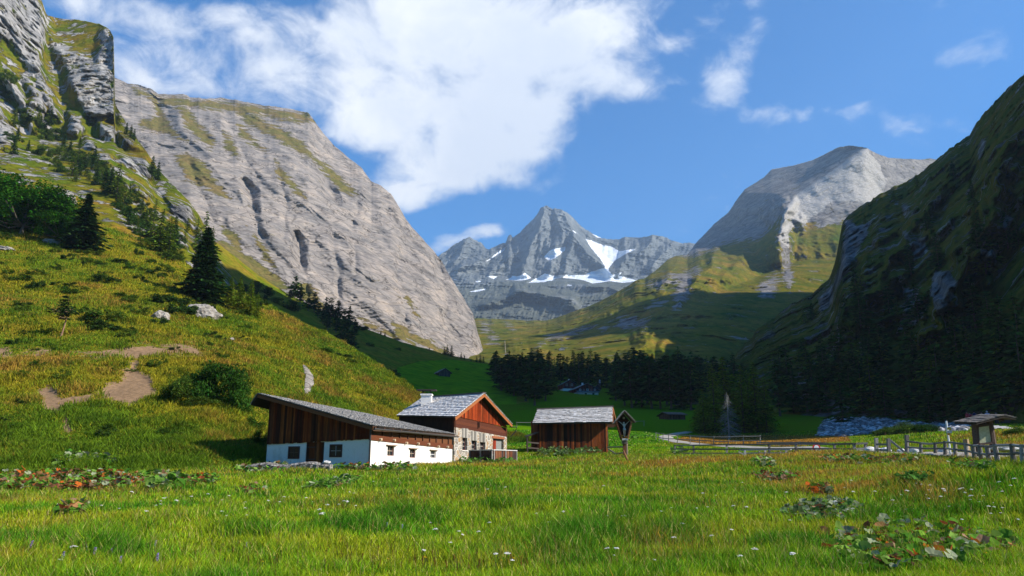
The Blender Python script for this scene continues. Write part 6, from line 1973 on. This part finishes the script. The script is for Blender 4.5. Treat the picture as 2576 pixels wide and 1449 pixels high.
for kd, px, py, h in (('near_larch0', 1772, 1090, 112), ('near_larch1', 1800, 1088, 172), ('near_larch0', 1828, 1082, 186), ('near_larch1', 1872, 1088, 168), ('near_larch0', 1905, 1086, 175), ('near_larch1', 1930, 1088, 140), ('near_larch0', 1757, 1086, 70), ('near_larch1', 1888, 1080, 150), ('near_larch0', 1850, 1080, 140)):
    plant(kd, px, py, h, ('meadow',), 'olive green larch in the clump behind the bare grey tree', LG2, 'larch_tree', sx=1.15)
kinds['dead'] = Kind(trunk_mesh('trunk', .018, 1.0, 0, (.30, .285, .26), dead_tree()), None, M_bark)
kinds['dead'].t = kinds['dead'].c
kinds['dead'].c = conifer_crown('crown', 77, 34, 8, 10, .25, .10, (.17, .175, .14), size=.42, airy=.9, irregular=.25, droop=.5, thick=.16)
kinds['dead'].c.materials.append(M_leaf)
h_ = hit(1835, 1106, 'meadow')
o = place('dead', (h_.x, h_.y, h_.z - .1), 122 * h_.y / 1966, 0.0, name='dead_spruce')
tag(o, 'bare grey dead spruce standing before the larch clump', 'dead tree')
DG = 'conifers clothing the foot of the dark mountain'
rr = random.Random(33)
n_ = 0
while n_ < 72:
    px, py = rr.uniform(1940, 2640), rr.uniform(915, 1066)
    h = hit(px, py, 'dark_mountain', 'meadow')
    if h is None or h.y < 115: continue
    place(rr.choice(['spruce0', 'spruce1', 'spruce2', 'larch0', 'pine1']), (h.x, h.y, h.z - .3), rr.uniform(9, 16), None, 'dark conifer at the shaded foot of the right hand mountain', DG, 'conifer', 'tree', rr.uniform(1., 1.3)); n_ += 1
n_ = 0
DG2 = 'scattered conifers higher on the dark mountain'
while n_ < 36:
    px, py = rr.uniform(1880, 2576), rr.uniform(420, 930)
    h = hit(px, py, 'dark_mountain')
    if h is None or pn(np.array([px / 90., py / 60., 1.]))  < -.05: continue
    place(rr.choice(['spruce0', 'spruce1', 'spruce2', 'larch0']), (h.x, h.y, h.z - .3), rr.uniform(8, 14), None, 'small conifer high on the steep shaded mountainside', DG2, 'conifer', 'tree', rr.uniform(1., 1.3)); n_ += 1


# ------------------------------------------------------------------ leafy trees and bushes
def leaf_cloud(seed, n, col, clumps, leaf, var=.3, flat=.6, upright=False):
    """clumps: (x, y, z, radius) ; leaves spread through each clump"""
    g = np.random.default_rng(seed)
    cl = np.array(clumps, float)
    w = cl[:, 3] ** 2; idx = g.choice(len(cl), n, p=w / w.sum())
    d = unit(g.normal(size=(n, 3))) * (g.uniform(0, 1, n) ** .42)[:, None]
    c = cl[idx, :3] + d * cl[idx, 3:4] * np.array([1, 1, .8])
    c = c + .12 * np.stack([pn(c * 4 + k * 9) for k in range(3)], -1) * cl[idx, 3:4]
    s = leaf * g.uniform(.6, 1.4, n)
    u = unit(g.normal(size=(n, 3)) * np.array([1, 1, 1.6 if upright else flat])); b = unit(np.cross(u, g.normal(size=(n, 3))))
    k = np.array(col)[None] * np.clip(1 + var * g.normal(size=(n, 1)), .4, 2) * (1 + .22 * g.normal(size=(len(cl), 1)))[idx].clip(.5, 1.6)
    k[:, 0] *= np.clip(1 + .25 * g.normal(size=n), .5, 1.8)
    return c, u * s[:, None], b * (s * (.28 if upright else .62))[:, None], k


def round_clumps(seed, n, rx, rz, r, base=.0):
    g = np.random.default_rng(seed); out = []
    for k in range(n):
        a = g.uniform(0, 6.28); q = math.sqrt(g.uniform(0, 1)); z = base + g.uniform(.1, 1) * (1 - .55 * q * q)
        out.append((rx * q * math.cos(a), rx * q * math.sin(a), z * rz, r * g.uniform(.6, 1.2)))
    return out


def leafy_kind(name, seed, n, col, cn, rx, r, leaf, trunk=True, base=.25, upright=False):
    cl = round_clumps(seed, cn, rx, .85, r, base)
    me = quads_mesh('crown', *leaf_cloud(seed, n, col, cl, leaf, upright=upright))
    tm = None
    if trunk:
        limbs = [([Vector((0, 0, .12)), Vector((c[0] * .4, c[1] * .4, c[2] * .5)), Vector(c[:3])], [.012, .008, .003]) for c in cl[::2]]
        tm = trunk_mesh('trunk', .02, .7, .05, (.13, .11, .09), limbs)
    kinds[name] = Kind(me, tm)


for i in range(2): leafy_kind('leafy%d' % i, 500 + i, 13000, (.024, .085, .005), 44, .44, .15, .016, True, .02)
leafy_kind('bush0', 510, 2600, (.040, .085, .010), 14, .5, .24, .036, False, 0.0)
leafy_kind('bush1', 511, 2600, (.075, .115, .014), 14, .55, .24, .036, False, 0.0)
leafy_kind('bush2', 512, 2200, (.030, .06, .012), 12, .6, .24, .04, False, -.05)
leafy_kind('willow0', 513, 9000, (.06, .105, .014), 34, .46, .19, .03, False, 0.05, True)
leafy_kind('willow1', 514, 10000, (.028, .075, .010), 36, .46, .19, .03, False, 0.05, True)
LB = 'leafy trees high on the left hillside'
for i, (px, py, h, l) in enumerate(((52, 588, 205, 'large leafy green tree, widest crown of the left hillside'), (118, 592, 180, 'leafy green tree directly left of the broad dark spruce'), (-12, 570, 195, 'leafy green tree cut by the left picture edge'), (150, 606, 110, 'low leafy tree in front of the pale rock, upper left'))):
    plant('leafy%d' % (i % 2), px, py, h, HS, l, LB, 'leafy_tree', sx=1.0)


def bush(kind, px, py, wpx, hpx, surf, label, group=None):
    h = hit(px, py, *surf)
    if h is None: return
    s = wpx * h.y / 1966.0
    o = link('bush', kinds[kind].c, None); o.location = (h.x, h.y, h.z - .1 * s)
    o.scale = (s * .95, s * .95, hpx * h.y / 1966.0 * 1.1); o.rotation_euler = (0, 0, random.uniform(0, 6))
    tag(o, label, 'bush', group)


bush('willow0', 462, 1004, 110, 92, HS, 'yellowish green tall willow bush below the earth scar')
bush('willow1', 545, 1018, 168, 140, HS, 'large dark green willow bush left of the barn')
bush('willow1', 600, 1030, 60, 50, HS, 'small dark bush between the large willow and the barn gable')
bush('bush0', 640, 1078, 50, 44, HS, 'shady bush beside the left end of the barn')
bush('bush0', 655, 1120, 36, 60, HS, 'dark bush against the left corner of the barn')
bush('willow0', 510, 1020, 100, 40, HS, 'low willow scrub at the foot of the two large bushes')
bush('bush2', 433, 760, 80, 38, HS, 'spreading dark juniper above the layered outcrop')
bush('bush2', 462, 790, 60, 50, HS, 'dark juniper hanging beside the layered outcrop')
HB = 'low bushes on the open hillside'
for i, (px, py, w, h) in enumerate(((326, 676, 32, 26), (414, 682, 44, 28), (270, 706, 60, 26), (47, 706, 62, 30), (141, 634, 28, 20), (169, 652, 30, 22), (313, 748, 56, 26), (257, 800, 90, 40), (268, 828, 70, 26), (8, 600, 40, 26), (232, 640, 60, 22), (348, 640, 24, 24), (205, 785, 40, 22), (100, 690, 40, 20), (300, 660, 40, 18), (380, 660, 30, 18), (245, 830, 30, 16), (60, 770, 40, 18), (20, 690, 30, 22), (350, 700, 30, 16), (180, 720, 36, 16), (510, 735, 30, 16), (560, 765, 30, 18), (860, 895, 50, 14), (800, 880, 60, 12), (880, 910, 40, 14), (440, 880, 30, 14), (330, 860, 24, 12), (150, 1110, 30, 14), (245, 820, 60, 30), (225, 790, 50, 26), (330, 935, 26, 12), (250, 930, 20, 9), (90, 880, 20, 9), (365, 905, 24, 10))):
    bush('bush%d' % ((i * 7) % 3), px, py, w, h, HS, 'low green bush on the open grassy hillside', HB)
UB = 'bushes in bands across the upper rocky slope'
rr = random.Random(77)
for path, n in (([(5, 190), (60, 290), (110, 340), (175, 405), (250, 450), (330, 545), (430, 625)], 46), ([(170, 360), (240, 420), (300, 470), (380, 560)], 16), ([(350, 560), (400, 590), (440, 630)], 14), ([(20, 340), (120, 390), (170, 450)], 10), ([(300, 560), (380, 615), (440, 655)], 16), ([(560, 700), (620, 740), (700, 790)], 10)):
    L = len(path) - 1
    for k in range(n):
        t = rr.uniform(0, L); i = min(int(t), L - 1); f = t - i
        px = path[i][0] * (1 - f) + path[i + 1][0] * f + rr.gauss(0, 10); py = path[i][1] * (1 - f) + path[i + 1][1] * f + rr.gauss(0, 8)
        w = rr.uniform(18, 46)
        bush('bush%d' % rr.randrange(3), px, py, w, w * rr.uniform(.6, .9), ('upper_slope', 'second_slope', 'hillside'), 'dark green bush in a band crossing the rocky slope', UB)
HB2 = 'shrub clumps breaking up the hillside grass'
rr = random.Random(101)
for k in range(190):
    px = rr.uniform(-10, 620); lo = np.interp(px, [0, 150, 250, 440, 540, 640], [610, 640, 650, 700, 770, 790])
    py = lo + rr.uniform(0, 1) ** 1.3 * (1130 - lo)
    if float(pn(np.array([px / 70., py / 45., 3.]))) < -.02 or poly_mask(np.array(px), np.array(py), SCARS, 8) > .05: continue
    w = rr.uniform(14, 44)
    bush('bush%d' % rr.randrange(3), px, py, w, w * rr.uniform(.5, .85), HS, 'small shrub clump among the rough hillside grass', HB2)
SB = 'dark bushes scattered over the shaded pasture'
for px, py, w in ((660, 735, 50), (690, 760, 50), (720, 775, 60), (640, 720, 40), (680, 790, 40), (810, 870, 30), (905, 830, 40), (885, 815, 30), (990, 945, 36), (985, 935, 26), (930, 870, 24), (1000, 880, 20), (1150, 930, 12), (1290, 905, 16), (700, 810, 30), (760, 820, 26)):
    bush('bush%d' % (px % 2 * 2), px, py, w, w * .55, ('second_slope',), 'dark bush on the shaded pasture slope', SB)
bush('willow0', 2275, 1092, 130, 50, ('meadow',), 'broad yellow green bush on the bank behind the gate')
bush('willow0', 2230, 1096, 70, 34, ('meadow',), 'smaller yellow green bush left of the broad one on the bank')
bush('willow1', 2330, 1092, 66, 36, ('meadow',), 'green bush right of the broad one on the bank')
bush('willow0', 2560, 1092, 70, 30, ('meadow',), 'bright green bush at the right picture edge above the road')


# ------------------------------------------------------------------ butterbur: round leaves on stalks
BBP = []


def butterbur(label, poly, n, r, rust, seed, green=((.08, .18, .02), (.055, .15, .016), (.13, .22, .04), (.22, .25, .15), (.10, .2, .02)), hgt=.28, surf=('meadow', 'hillside')):
    n = int(n * 1.5); r *= .72; hgt *= .85; rust *= .8
    g = random.Random(seed)
    mb = MB(); P0 = None
    xs = [p[0] for p in poly]; ys = [p[1] for p in poly]
    pa = np.array([(g.uniform(min(xs), max(xs)), g.uniform(min(ys), max(ys))) for _ in range(n * 6)])
    ok = inside(pa[:, 0], pa[:, 1], poly); pa = pa[ok][:n]
    rusts = [(.40, .10, .018), (.18, .05, .018), (.30, .15, .06), (.12, .045, .025), (.24, .15, .09), (.10, .06, .03)]
    for px, py in pa:
        h = hit(px, py, *surf)
        if h is None: continue
        if P0 is None: P0 = h.copy()
        R_ = r * g.uniform(.55, 1.3); H = hgt * g.uniform(.5, 1.3)
        c = h + Vector((g.gauss(0, .05), g.gauss(0, .05), H))
        az_ = g.uniform(0, 6.28); tilt = g.uniform(.1, .95)
        ax = Vector((math.cos(az_), math.sin(az_), 0)); nrm = (Vector((0, 0, 1)) * math.cos(tilt) + ax * math.sin(tilt)).normalized()
        u = nrm.orthogonal().normalized(); u.rotate(Quaternion(nrm, g.uniform(0, 6.28))); v = nrm.cross(u)
        if g.random() < rust: col = g.choice(rusts)
        else: col = g.choice(green)
        kk = g.uniform(.8, 1.45); col = tuple(min(q * kk, .5) for q in col)
        m = 11; ring = []; cup = g.uniform(-.25, .35); fold = g.uniform(-.3, .5)
        for k in range(m):
            a = .35 + (6.283 - .7) * k / (m - 1)
            q = R_ * (1 + .12 * math.sin(a * 5 + seed) + g.uniform(-.08, .08))
            w = nrm * (cup * R_ + R_ * .15 * g.uniform(-1, 1) + fold * R_ * abs(math.sin(a)))
            ring.append(c + u * (math.cos(a) * q) + v * (math.sin(a) * q) + w)
        mid = [c + (p - c) * .55 - nrm * (.04 * R_) for p in ring]
        vs = [c] + mid + ring
        fs = [(0, k + 1, k + 2) for k in range(m - 1)] + [(1 + k, 1 + m + k, 2 + m + k, 2 + k) for k in range(m - 1)]
        mb.add(vs, fs, col)
        mb.tube([h - Vector((0, 0, .03)), h.lerp(c, .6) + Vector((g.gauss(0, .02), 0, 0)), c - nrm * .005], .009, 4, (.14, .10, .04), cap=False)
    BBP.append(poly)
    root = empty('butterbur_patch', P0, label, 'plant', 'patches of butterbur leaves in the meadow')
    mb.build('leaves', M_leaf, root)


bb = butterbur
bb('largest butterbur patch, ragged green and rusty leaves in the near right grass', [(2060, 1400), (2080, 1360), (2180, 1330), (2260, 1315), (2400, 1330), (2470, 1350), (2550, 1370), (2540, 1395), (2450, 1405), (2420, 1425), (2330, 1440), (2200, 1445), (2100, 1430)], 300, .17, .33, 1, hgt=.2)
bb('grey green butterbur patch uphill of the largest one', [(1955, 1300), (2000, 1275), (2090, 1262), (2170, 1275), (2180, 1305), (2120, 1318), (2000, 1316)], 130, .16, .12, 2, ((.07, .15, .03), (.11, .17, .07), (.2, .23, .14)), .2)
bb('small rust-brown butterbur patch in the middle of the right meadow', [(1890, 1205), (1920, 1197), (2010, 1203), (2012, 1216), (1920, 1220)], 80, .17, .7, 3, hgt=.3)
bb('tiny reddish butterbur tuft above the grey green patch', [(2035, 1240), (2085, 1234), (2095, 1248), (2045, 1252)], 26, .15, .6, 4)
bb('fresh green butterbur patch in the right meadow below the gate', [(2260, 1212), (2300, 1204), (2345, 1210), (2335, 1224), (2270, 1226)], 60, .16, .0, 5, ((.05, .13, .02), (.06, .15, .025)))
bb('green butterbur patch below the pale trestle', [(1890, 1160), (1930, 1153), (1955, 1168), (1945, 1182), (1900, 1180)], 70, .2, .08, 6)
bb('mixed butterbur strip along the foot of the gate and log fence', [(2060, 1152), (2160, 1152), (2320, 1160), (2300, 1176), (2180, 1172), (2070, 1166)], 140, .19, .35, 7)
bb('dense pale green butterbur along the front of the hay barn', [(1350, 1142), (1400, 1132), (1470, 1130), (1512, 1128), (1518, 1142), (1440, 1150), (1360, 1153)], 220, .30, .02, 8, ((.08, .14, .03), (.12, .18, .06), (.06, .12, .025), (.17, .22, .10)), .5)
bb('butterbur clump at the left end of the grey rail fence', [(1690, 1138), (1712, 1131), (1730, 1140), (1722, 1148), (1694, 1147)], 50, .28, .0, 9, hgt=.5)
bb('long rust-red butterbur bed at the foot of the hillside, far left', [(-20, 1205), (60, 1193), (200, 1190), (340, 1196), (370, 1215), (340, 1240), (200, 1245), (-20, 1240)], 420, .2, .62, 10, hgt=.35)
bb('dark green butterbur right of the rust-red bed', [(345, 1205), (400, 1196), (450, 1205), (455, 1235), (380, 1242)], 90, .24, .05, 11, hgt=.4)
bb('green butterbur on the slope above the rust-red bed', [(130, 1160), (180, 1148), (280, 1152), (300, 1172), (220, 1182), (140, 1178)], 110, .24, .06, 12, hgt=.35)
bb('mixed brown and green butterbur near the slope foot, left of the barn', [(445, 1212), (500, 1203), (550, 1208), (545, 1226), (460, 1228)], 80, .2, .35, 13)
bb('green butterbur at the left end of the dry stone wall', [(585, 1182), (640, 1172), (720, 1176), (715, 1192), (600, 1192)], 90, .2, .1, 14, hgt=.3)
bb('dark butterbur spread in the grass below the barn gable', [(760, 1232), (820, 1215), (900, 1208), (905, 1220), (830, 1238), (770, 1242)], 90, .2, .05, 15)
bb('butterbur and dock leaves along the barn corner', [(835, 1172), (930, 1172), (1050, 1180), (1040, 1190), (930, 1190), (840, 1186)], 170, .2, .22, 16, hgt=.32)
bb('small brown butterbur patch in the meadow left of the barn', [(590, 1240), (640, 1232), (668, 1242), (640, 1250), (600, 1250)], 30, .17, .7, 17)
bb('bright green butterbur below the terrace railing', [(1155, 1164), (1190, 1150), (1240, 1154), (1290, 1158), (1290, 1168), (1180, 1172)], 130, .24, .0, 18, ((.06, .14, .02), (.08, .17, .03)), .45)
bb('rusty butterbur tuft low in the left meadow', [(140, 1290), (190, 1272), (235, 1280), (225, 1300), (150, 1304)], 26, .17, .75, 19)
bb('small green butterbur tuft on the meadow behind the shrine', [(1585, 1100), (1640, 1098), (1650, 1106), (1590, 1108)], 30, .3, .0, 20, hgt=.3)
bb('shaded butterbur and dock at the foot of the log fence', [(2390, 1172), (2480, 1176), (2500, 1190), (2400, 1190)], 60, .16, .1, 21)

# ------------------------------------------------------------------ grass blades of the meadow
def blades(name, base, hgt, wid, col, lean, label, mat, seed, tipcol=None):
    g = np.random.default_rng(seed)
    n = len(base)
    a = g.uniform(0, 6.283, n)
    side = np.stack([np.cos(a), np.sin(a), a * 0], -1) * (wid / 2)[:, None]
    b = g.uniform(0, 6.283, n)
    ld = np.stack([np.cos(b), np.sin(b), b * 0], -1) * (hgt * lean)[:, None]
    up = np.array([0, 0, 1.0])[None] * hgt[:, None]
    v = np.stack([base - side - up * .05, base + side - up * .05, base + ld * .3 + up * .55 + side * .8, base + ld * .3 + up * .55 - side * .8, base + ld + up], 1)
    i = np.arange(n)[:, None] * 5
    q = i + np.array([0, 1, 2, 3]); tr = i + np.array([3, 2, 4])
    c = np.repeat(col[:, None], 5, 1)
    if tipcol is not None: c[:, 4] = tipcol; c[:, 2:4] = c[:, 2:4] * .6 + tipcol[:, None] * .4
    o = link(name, mesh_np(name, v.reshape(-1, 3), q, tr, c.reshape(-1, 3)), mat)
    tag(o, label, 'grass', None, 'stuff')
    return o


def in_hull(x, y):
    """places where no grass grows: road, houses"""
    m = np.zeros(len(x), bool)
    for w, dpt in ((G, 7), ):
        pass
    for poly in HULLS: m |= inside(x, y, poly)
    near = np.full(len(x), 1e9)
    for i in range(0, len(ROADC), 3): near = np.minimum(near, np.hypot(x - ROADC[i, 0], y - ROADC[i, 1]))
    return m | (near < 1.75)


_b = [Aw.a.xy, (Aw.a + Aw.d * Aw.L).xy]; _n = -Aw.n.xy * 7
HULLS = [[tuple(_b[0]), tuple(_b[1]), tuple(_b[1] + _n), tuple(_b[0] + _n)],
         [tuple(Gw.a.xy), tuple((Gw.a + Gw.d * Gw.L).xy), tuple((Gw.a + Gw.d * Gw.L).xy - Gw.n.xy * 9), tuple(Gw.a.xy - Gw.n.xy * 9)]]


def meadow_grass():
    g = np.random.default_rng(55)
    N = 620000
    y = np.exp(g.uniform(math.log(11.0), math.log(140.0), N)); px = g.uniform(-60, 2640, N)
    x = (px - 1288) / 1966 * y
    keep = ~in_hull(x, y)
    _, py0 = w2p(x, y, hz(x, y)); px0 = 1288 + (px - 1288)
    for poly in BBP: keep &= ~(inside(px0, py0, poly) & (g.uniform(0, 1, N) < .72))
    tuft = np.zeros(N)
    for cx_, cy_, rx_, ry_ in ((1480, 1372, 95, 34), (1560, 1330, 60, 18), (2180, 1312, 70, 16), (1960, 1385, 80, 22), (1030, 1305, 90, 16), (880, 1330, 80, 16), (330, 1400, 110, 26), (1690, 1345, 70, 18), (2450, 1290, 60, 12), (1260, 1290, 80, 14), (620, 1345, 70, 18)):
        tuft = np.maximum(tuft, np.exp(-((px0 - cx_) / rx_) ** 2 - ((py0 - cy_) / ry_) ** 2))
    x, y, tuft = x[keep], y[keep], tuft[keep]; n = len(x)
    pp = np.stack([x, y, x * 0], -1)
    dry, lush = dryness(x, y), lushness(x, y)
    z = hz(x, y)
    cl = pn(pp / .9 + 20); cl2 = pn(pp / 3.5 + 40)
    hh = (.15 + .12 * cl + .13 * cl2 + .09 * lush) * g.uniform(.6, 1.4, n)
    hh = hh * (1 + .9 * tuft)
    hh = np.clip(hh, .04, .6) * np.where(y > 75, .55, 1)
    wid = np.maximum(.009, y * .0008) * g.uniform(.7, 1.3, n)
    hh = np.maximum(hh, wid * 1.2)
    yel = np.array([.27, .315, .016]); grn = np.array([.08, .29, .012]); dk = np.array([.028, .13, .010]); br = np.array([.36, .19, .035]); straw = np.array([.50, .44, .17])
    f1 = np.clip(lush + .25 * g.normal(size=n), 0, 1)[:, None]
    c = yel * (1 - f1) + grn * f1
    f2 = (sstep(.55, .95, lush + .25 * cl2 + .55 * tuft + .2 * g.normal(size=n)))[:, None]; c = c * (1 - f2 * .75) + dk * f2 * .75
    f3 = sstep(.35, .95, dry - .5 * tuft + .16 * g.normal(size=n))[:, None]; c = c * (1 - f3) + br * f3
    s = (g.uniform(0, 1, n) < .07)[:, None]; c = np.where(s, straw * g.uniform(.5, 1, (n, 1)), c)
    c = c * np.clip(1 + .42 * g.normal(size=(n, 1)), .3, 2.2)
    tip = c * np.array([1.35, 1.2, 1.0])
    lean = g.uniform(.15, .9, n)
    blades('meadow_grass', np.stack([x, y, z], -1), hh, wid, c, lean, 'sunlit meadow grass in mixed green, yellow and rusty tones', M_gr, 1, tip)
    # taller seed stalks
    N = 34000
    y = np.exp(g.uniform(math.log(11.5), math.log(80.0), N)); px = g.uniform(-60, 2640, N); x = (px - 1288) / 1966 * y
    dry = dryness(x, y); k = (g.uniform(0, 1, N) < .1 + sstep(.3, .9, dry)) & ~in_hull(x, y)
    x, y, dry = x[k], y[k], dry[k]; n = len(x)
    hh = g.uniform(.28, .6, n); wid = np.maximum(.004, y * .0004)
    c = np.where((g.uniform(0, 1, n) < .6 * dry + .1)[:, None], np.array([.26, .12, .035]), np.array([.30, .25, .10])) * g.uniform(.6, 1.2, (n, 1))
    blades('seed_stalks', np.stack([x, y, hz(x, y)], -1), hh, wid, c, g.uniform(.05, .45, n), 'thin straw and rust coloured seed stalks above the meadow', M_gr, 2)


meadow_grass()


def hill_grass():
    g = np.random.default_rng(66)
    nv, nu = hill_pts.shape[:2]
    N = 330000
    i0 = int(nu * (640 / 2100.0)); u = g.uniform(i0, nu - 1.01, N); v = g.uniform(0, nv - 1.01, N) 
    iu, iv_ = u.astype(int), v.astype(int); fu, fv = (u - iu)[:, None], (v - iv_)[:, None]
    p = (hill_pts[iv_, iu] * (1 - fu) + hill_pts[iv_, iu + 1] * fu) * (1 - fv) + (hill_pts[iv_ + 1, iu] * (1 - fu) + hill_pts[iv_ + 1, iu + 1] * fu) * fv
    px, py = w2p(p[:, 0], p[:, 1], p[:, 2])
    sc = np.maximum(poly_mask(px, py, SCARS, 14), poly_mask(px, py, HILL_ROCKS, 4))
    k = (g.uniform(.1, .8, N) > sc + .6 * fbm(p / 2.6, 4) * (sc > .02)) & (p[:, 2] > hz(p[:, 0], p[:, 1]) - .1) & ~in_hull(p[:, 0], p[:, 1])
    p = p[k]; n = len(p); y = p[:, 1]
    a = .5 + .9 * fbm(p / 14.0, 5, gain=.6); b = .5 + .9 * fbm(p / 5.0 + 8, 4, gain=.6); lowl = np.clip((1190 - py[k]) / 250, 0, 1)
    yel = np.array([.27, .235, .016]); grn = np.array([.105, .18, .012]); dk = np.array([.035, .08, .008]); br = np.array([.34, .18, .038])
    f1 = sstep(.3, .75, a + .12 * g.normal(size=n) - .25 * (1 - lowl))[:, None]
    c = grn * (1 - f1) + yel * f1
    f2 = sstep(.5, .8, b + .12 * g.normal(size=n) + .22 * pn(p / 2.0 + 60))[:, None]; c = c * (1 - .8 * f2) + dk * .8 * f2
    f3 = sstep(.60, 1.0, .5 + .9 * fbm(p / 9.0 + 30, 4, gain=.6) + .12 * g.normal(size=n) + .1 * lowl)[:, None]; c = c * (1 - .8 * f3) + br * .8 * f3
    c = c * np.clip(1 + .28 * g.normal(size=(n, 1)), .4, 1.9)
    tuft = np.clip(.5 + pn(p / 2.2), 0, 1)
    hh = (.12 + .55 * tuft ** 1.4 * g.uniform(.4, 1.3, n)); wid = np.maximum(.02, y * .0009) * g.uniform(.7, 1.6, n)
    blades('hillside_grass', p, hh, wid, c, g.uniform(.2, .9, n), 'rough olive and ochre grass covering the sunlit hillside', M_gr, 3, c * 1.2)


hill_grass()

# ------------------------------------------------------------------ flowers
def flower(name, col, r, h, seed, head='flat'):
    g = random.Random(seed); mb = MB()
    mb.tube([(0, 0, 0), (.01, .005, h * .6), (0, 0, h)], .006, 4, (.08, .13, .03), cap=False)
    for k in range(16 if head == 'flat' else 14):
        a = g.uniform(0, 6.28); q = r * math.sqrt(g.uniform(0, 1))
        if head == 'flat': c = Vector((math.cos(a) * q, math.sin(a) * q, h + g.uniform(-.012, .012) - q * .25)); s = r * .36
        else: c = Vector((math.cos(a) * q * .4, math.sin(a) * q * .4, h - .14 * k / 14)); s = r * .45
        kk = g.uniform(.85, 1.1)
        n_ = 6
        mb.add([c + Vector((0, 0, s * .3))] + [c + Vector((math.cos(6.283 * j / n_) * s, math.sin(6.283 * j / n_) * s, -s * .1)) for j in range(n_)], [(0, 1 + j, 1 + (j + 1) % n_) for j in range(n_)], tuple(x * kk for x in col))
    me = mb.build(name, M_gr); d = me.data; COL.objects.unlink(me); bpy.data.objects.remove(me)
    return d


fl_y = [flower('yarrow_flower', (.82, .80, .76), r, h, 3 + i) for i, (r, h) in enumerate(((.055, .33), (.045, .28), (.065, .36)))]
fl_p = flower('purple_flower', (.30, .22, .48), .05, .32, 9, 'spike')
fl_r = flower('clover_head', (.20, .035, .02), .022, .2, 10, 'spike')
fl_w = flower('yellow_flower', (.75, .5, .02), .025, .22, 12)


def flowers(meshes, name, pts, label, group):
    for px, py in pts:
        h = hit(px, py, 'meadow')
        if h is None: continue
        o = link(name, random.choice(meshes), None); o.location = h; o.rotation_euler = (random.uniform(-.2, .2), random.uniform(-.2, .2), random.uniform(0, 6)); k = random.uniform(.6, .95) if name != 'clover_head' else random.uniform(.8, 1.2); o.scale = (k,) * 3
        tag(o, label, 'flower', group)


rr = random.Random(15)
ypts = [(178, 1420), (140, 1446), (1130, 1395), (1380, 1340), (1083, 1338), (1690, 1297), (1550, 1415), (1543, 1424), (1640, 1440), (1900, 1432), (898, 1292), (870, 1285), (1370, 1293), (1350, 1312), (1720, 1350), (2000, 1440), (1250, 1435), (1285, 1440), (1700, 1268), (1770, 1262), (1800, 1260), (2450, 1275), (2480, 1268), (2500, 1280), (2560, 1330), (2420, 1330), (2200, 1255), (2340, 1250), (2300, 1295), (1985, 1330), (480, 1270), (520, 1260), (350, 1275), (390, 1290), (560, 1275), (610, 1300), (700, 1280), (250, 1290), (300, 1300), (1980, 1260), (1850, 1300), (1030, 1250), (1100, 1245), (1000, 1215), (1160, 1212), (1120, 1225), (940, 1225)]
ypts += [(rr.uniform(250, 900), rr.uniform(1255, 1320)) for _ in range(30)] + [(rr.uniform(2100, 2570), rr.uniform(1225, 1320)) for _ in range(40)] + [(rr.uniform(1000, 2000), rr.uniform(1215, 1440)) for _ in range(24)]
flowers(fl_y, 'yarrow_flower', ypts, 'white yarrow head standing in the meadow grass', 'white yarrow in the meadow')
flowers([fl_p], 'purple_flower', [(rr.uniform(60, 420), rr.uniform(1385, 1440)) for _ in range(9)] + [(620, 1395), (970, 1340), (1010, 1345)], 'pale purple flower spike in the near left grass', 'purple flower spikes')
flowers([fl_r], 'clover_head', [(rr.gauss(1000, 300), rr.uniform(1385, 1447)) for _ in range(110)] + [(rr.uniform(150, 700), rr.uniform(1400, 1447)) for _ in range(30)], 'withered rust-red clover head in the near grass', 'withered clover heads')
flowers([fl_w], 'yellow_flower', [(rr.uniform(0, 2500), rr.uniform(1330, 1440)) for _ in range(24)], 'tiny yellow flower in the near grass', 'yellow flowers')
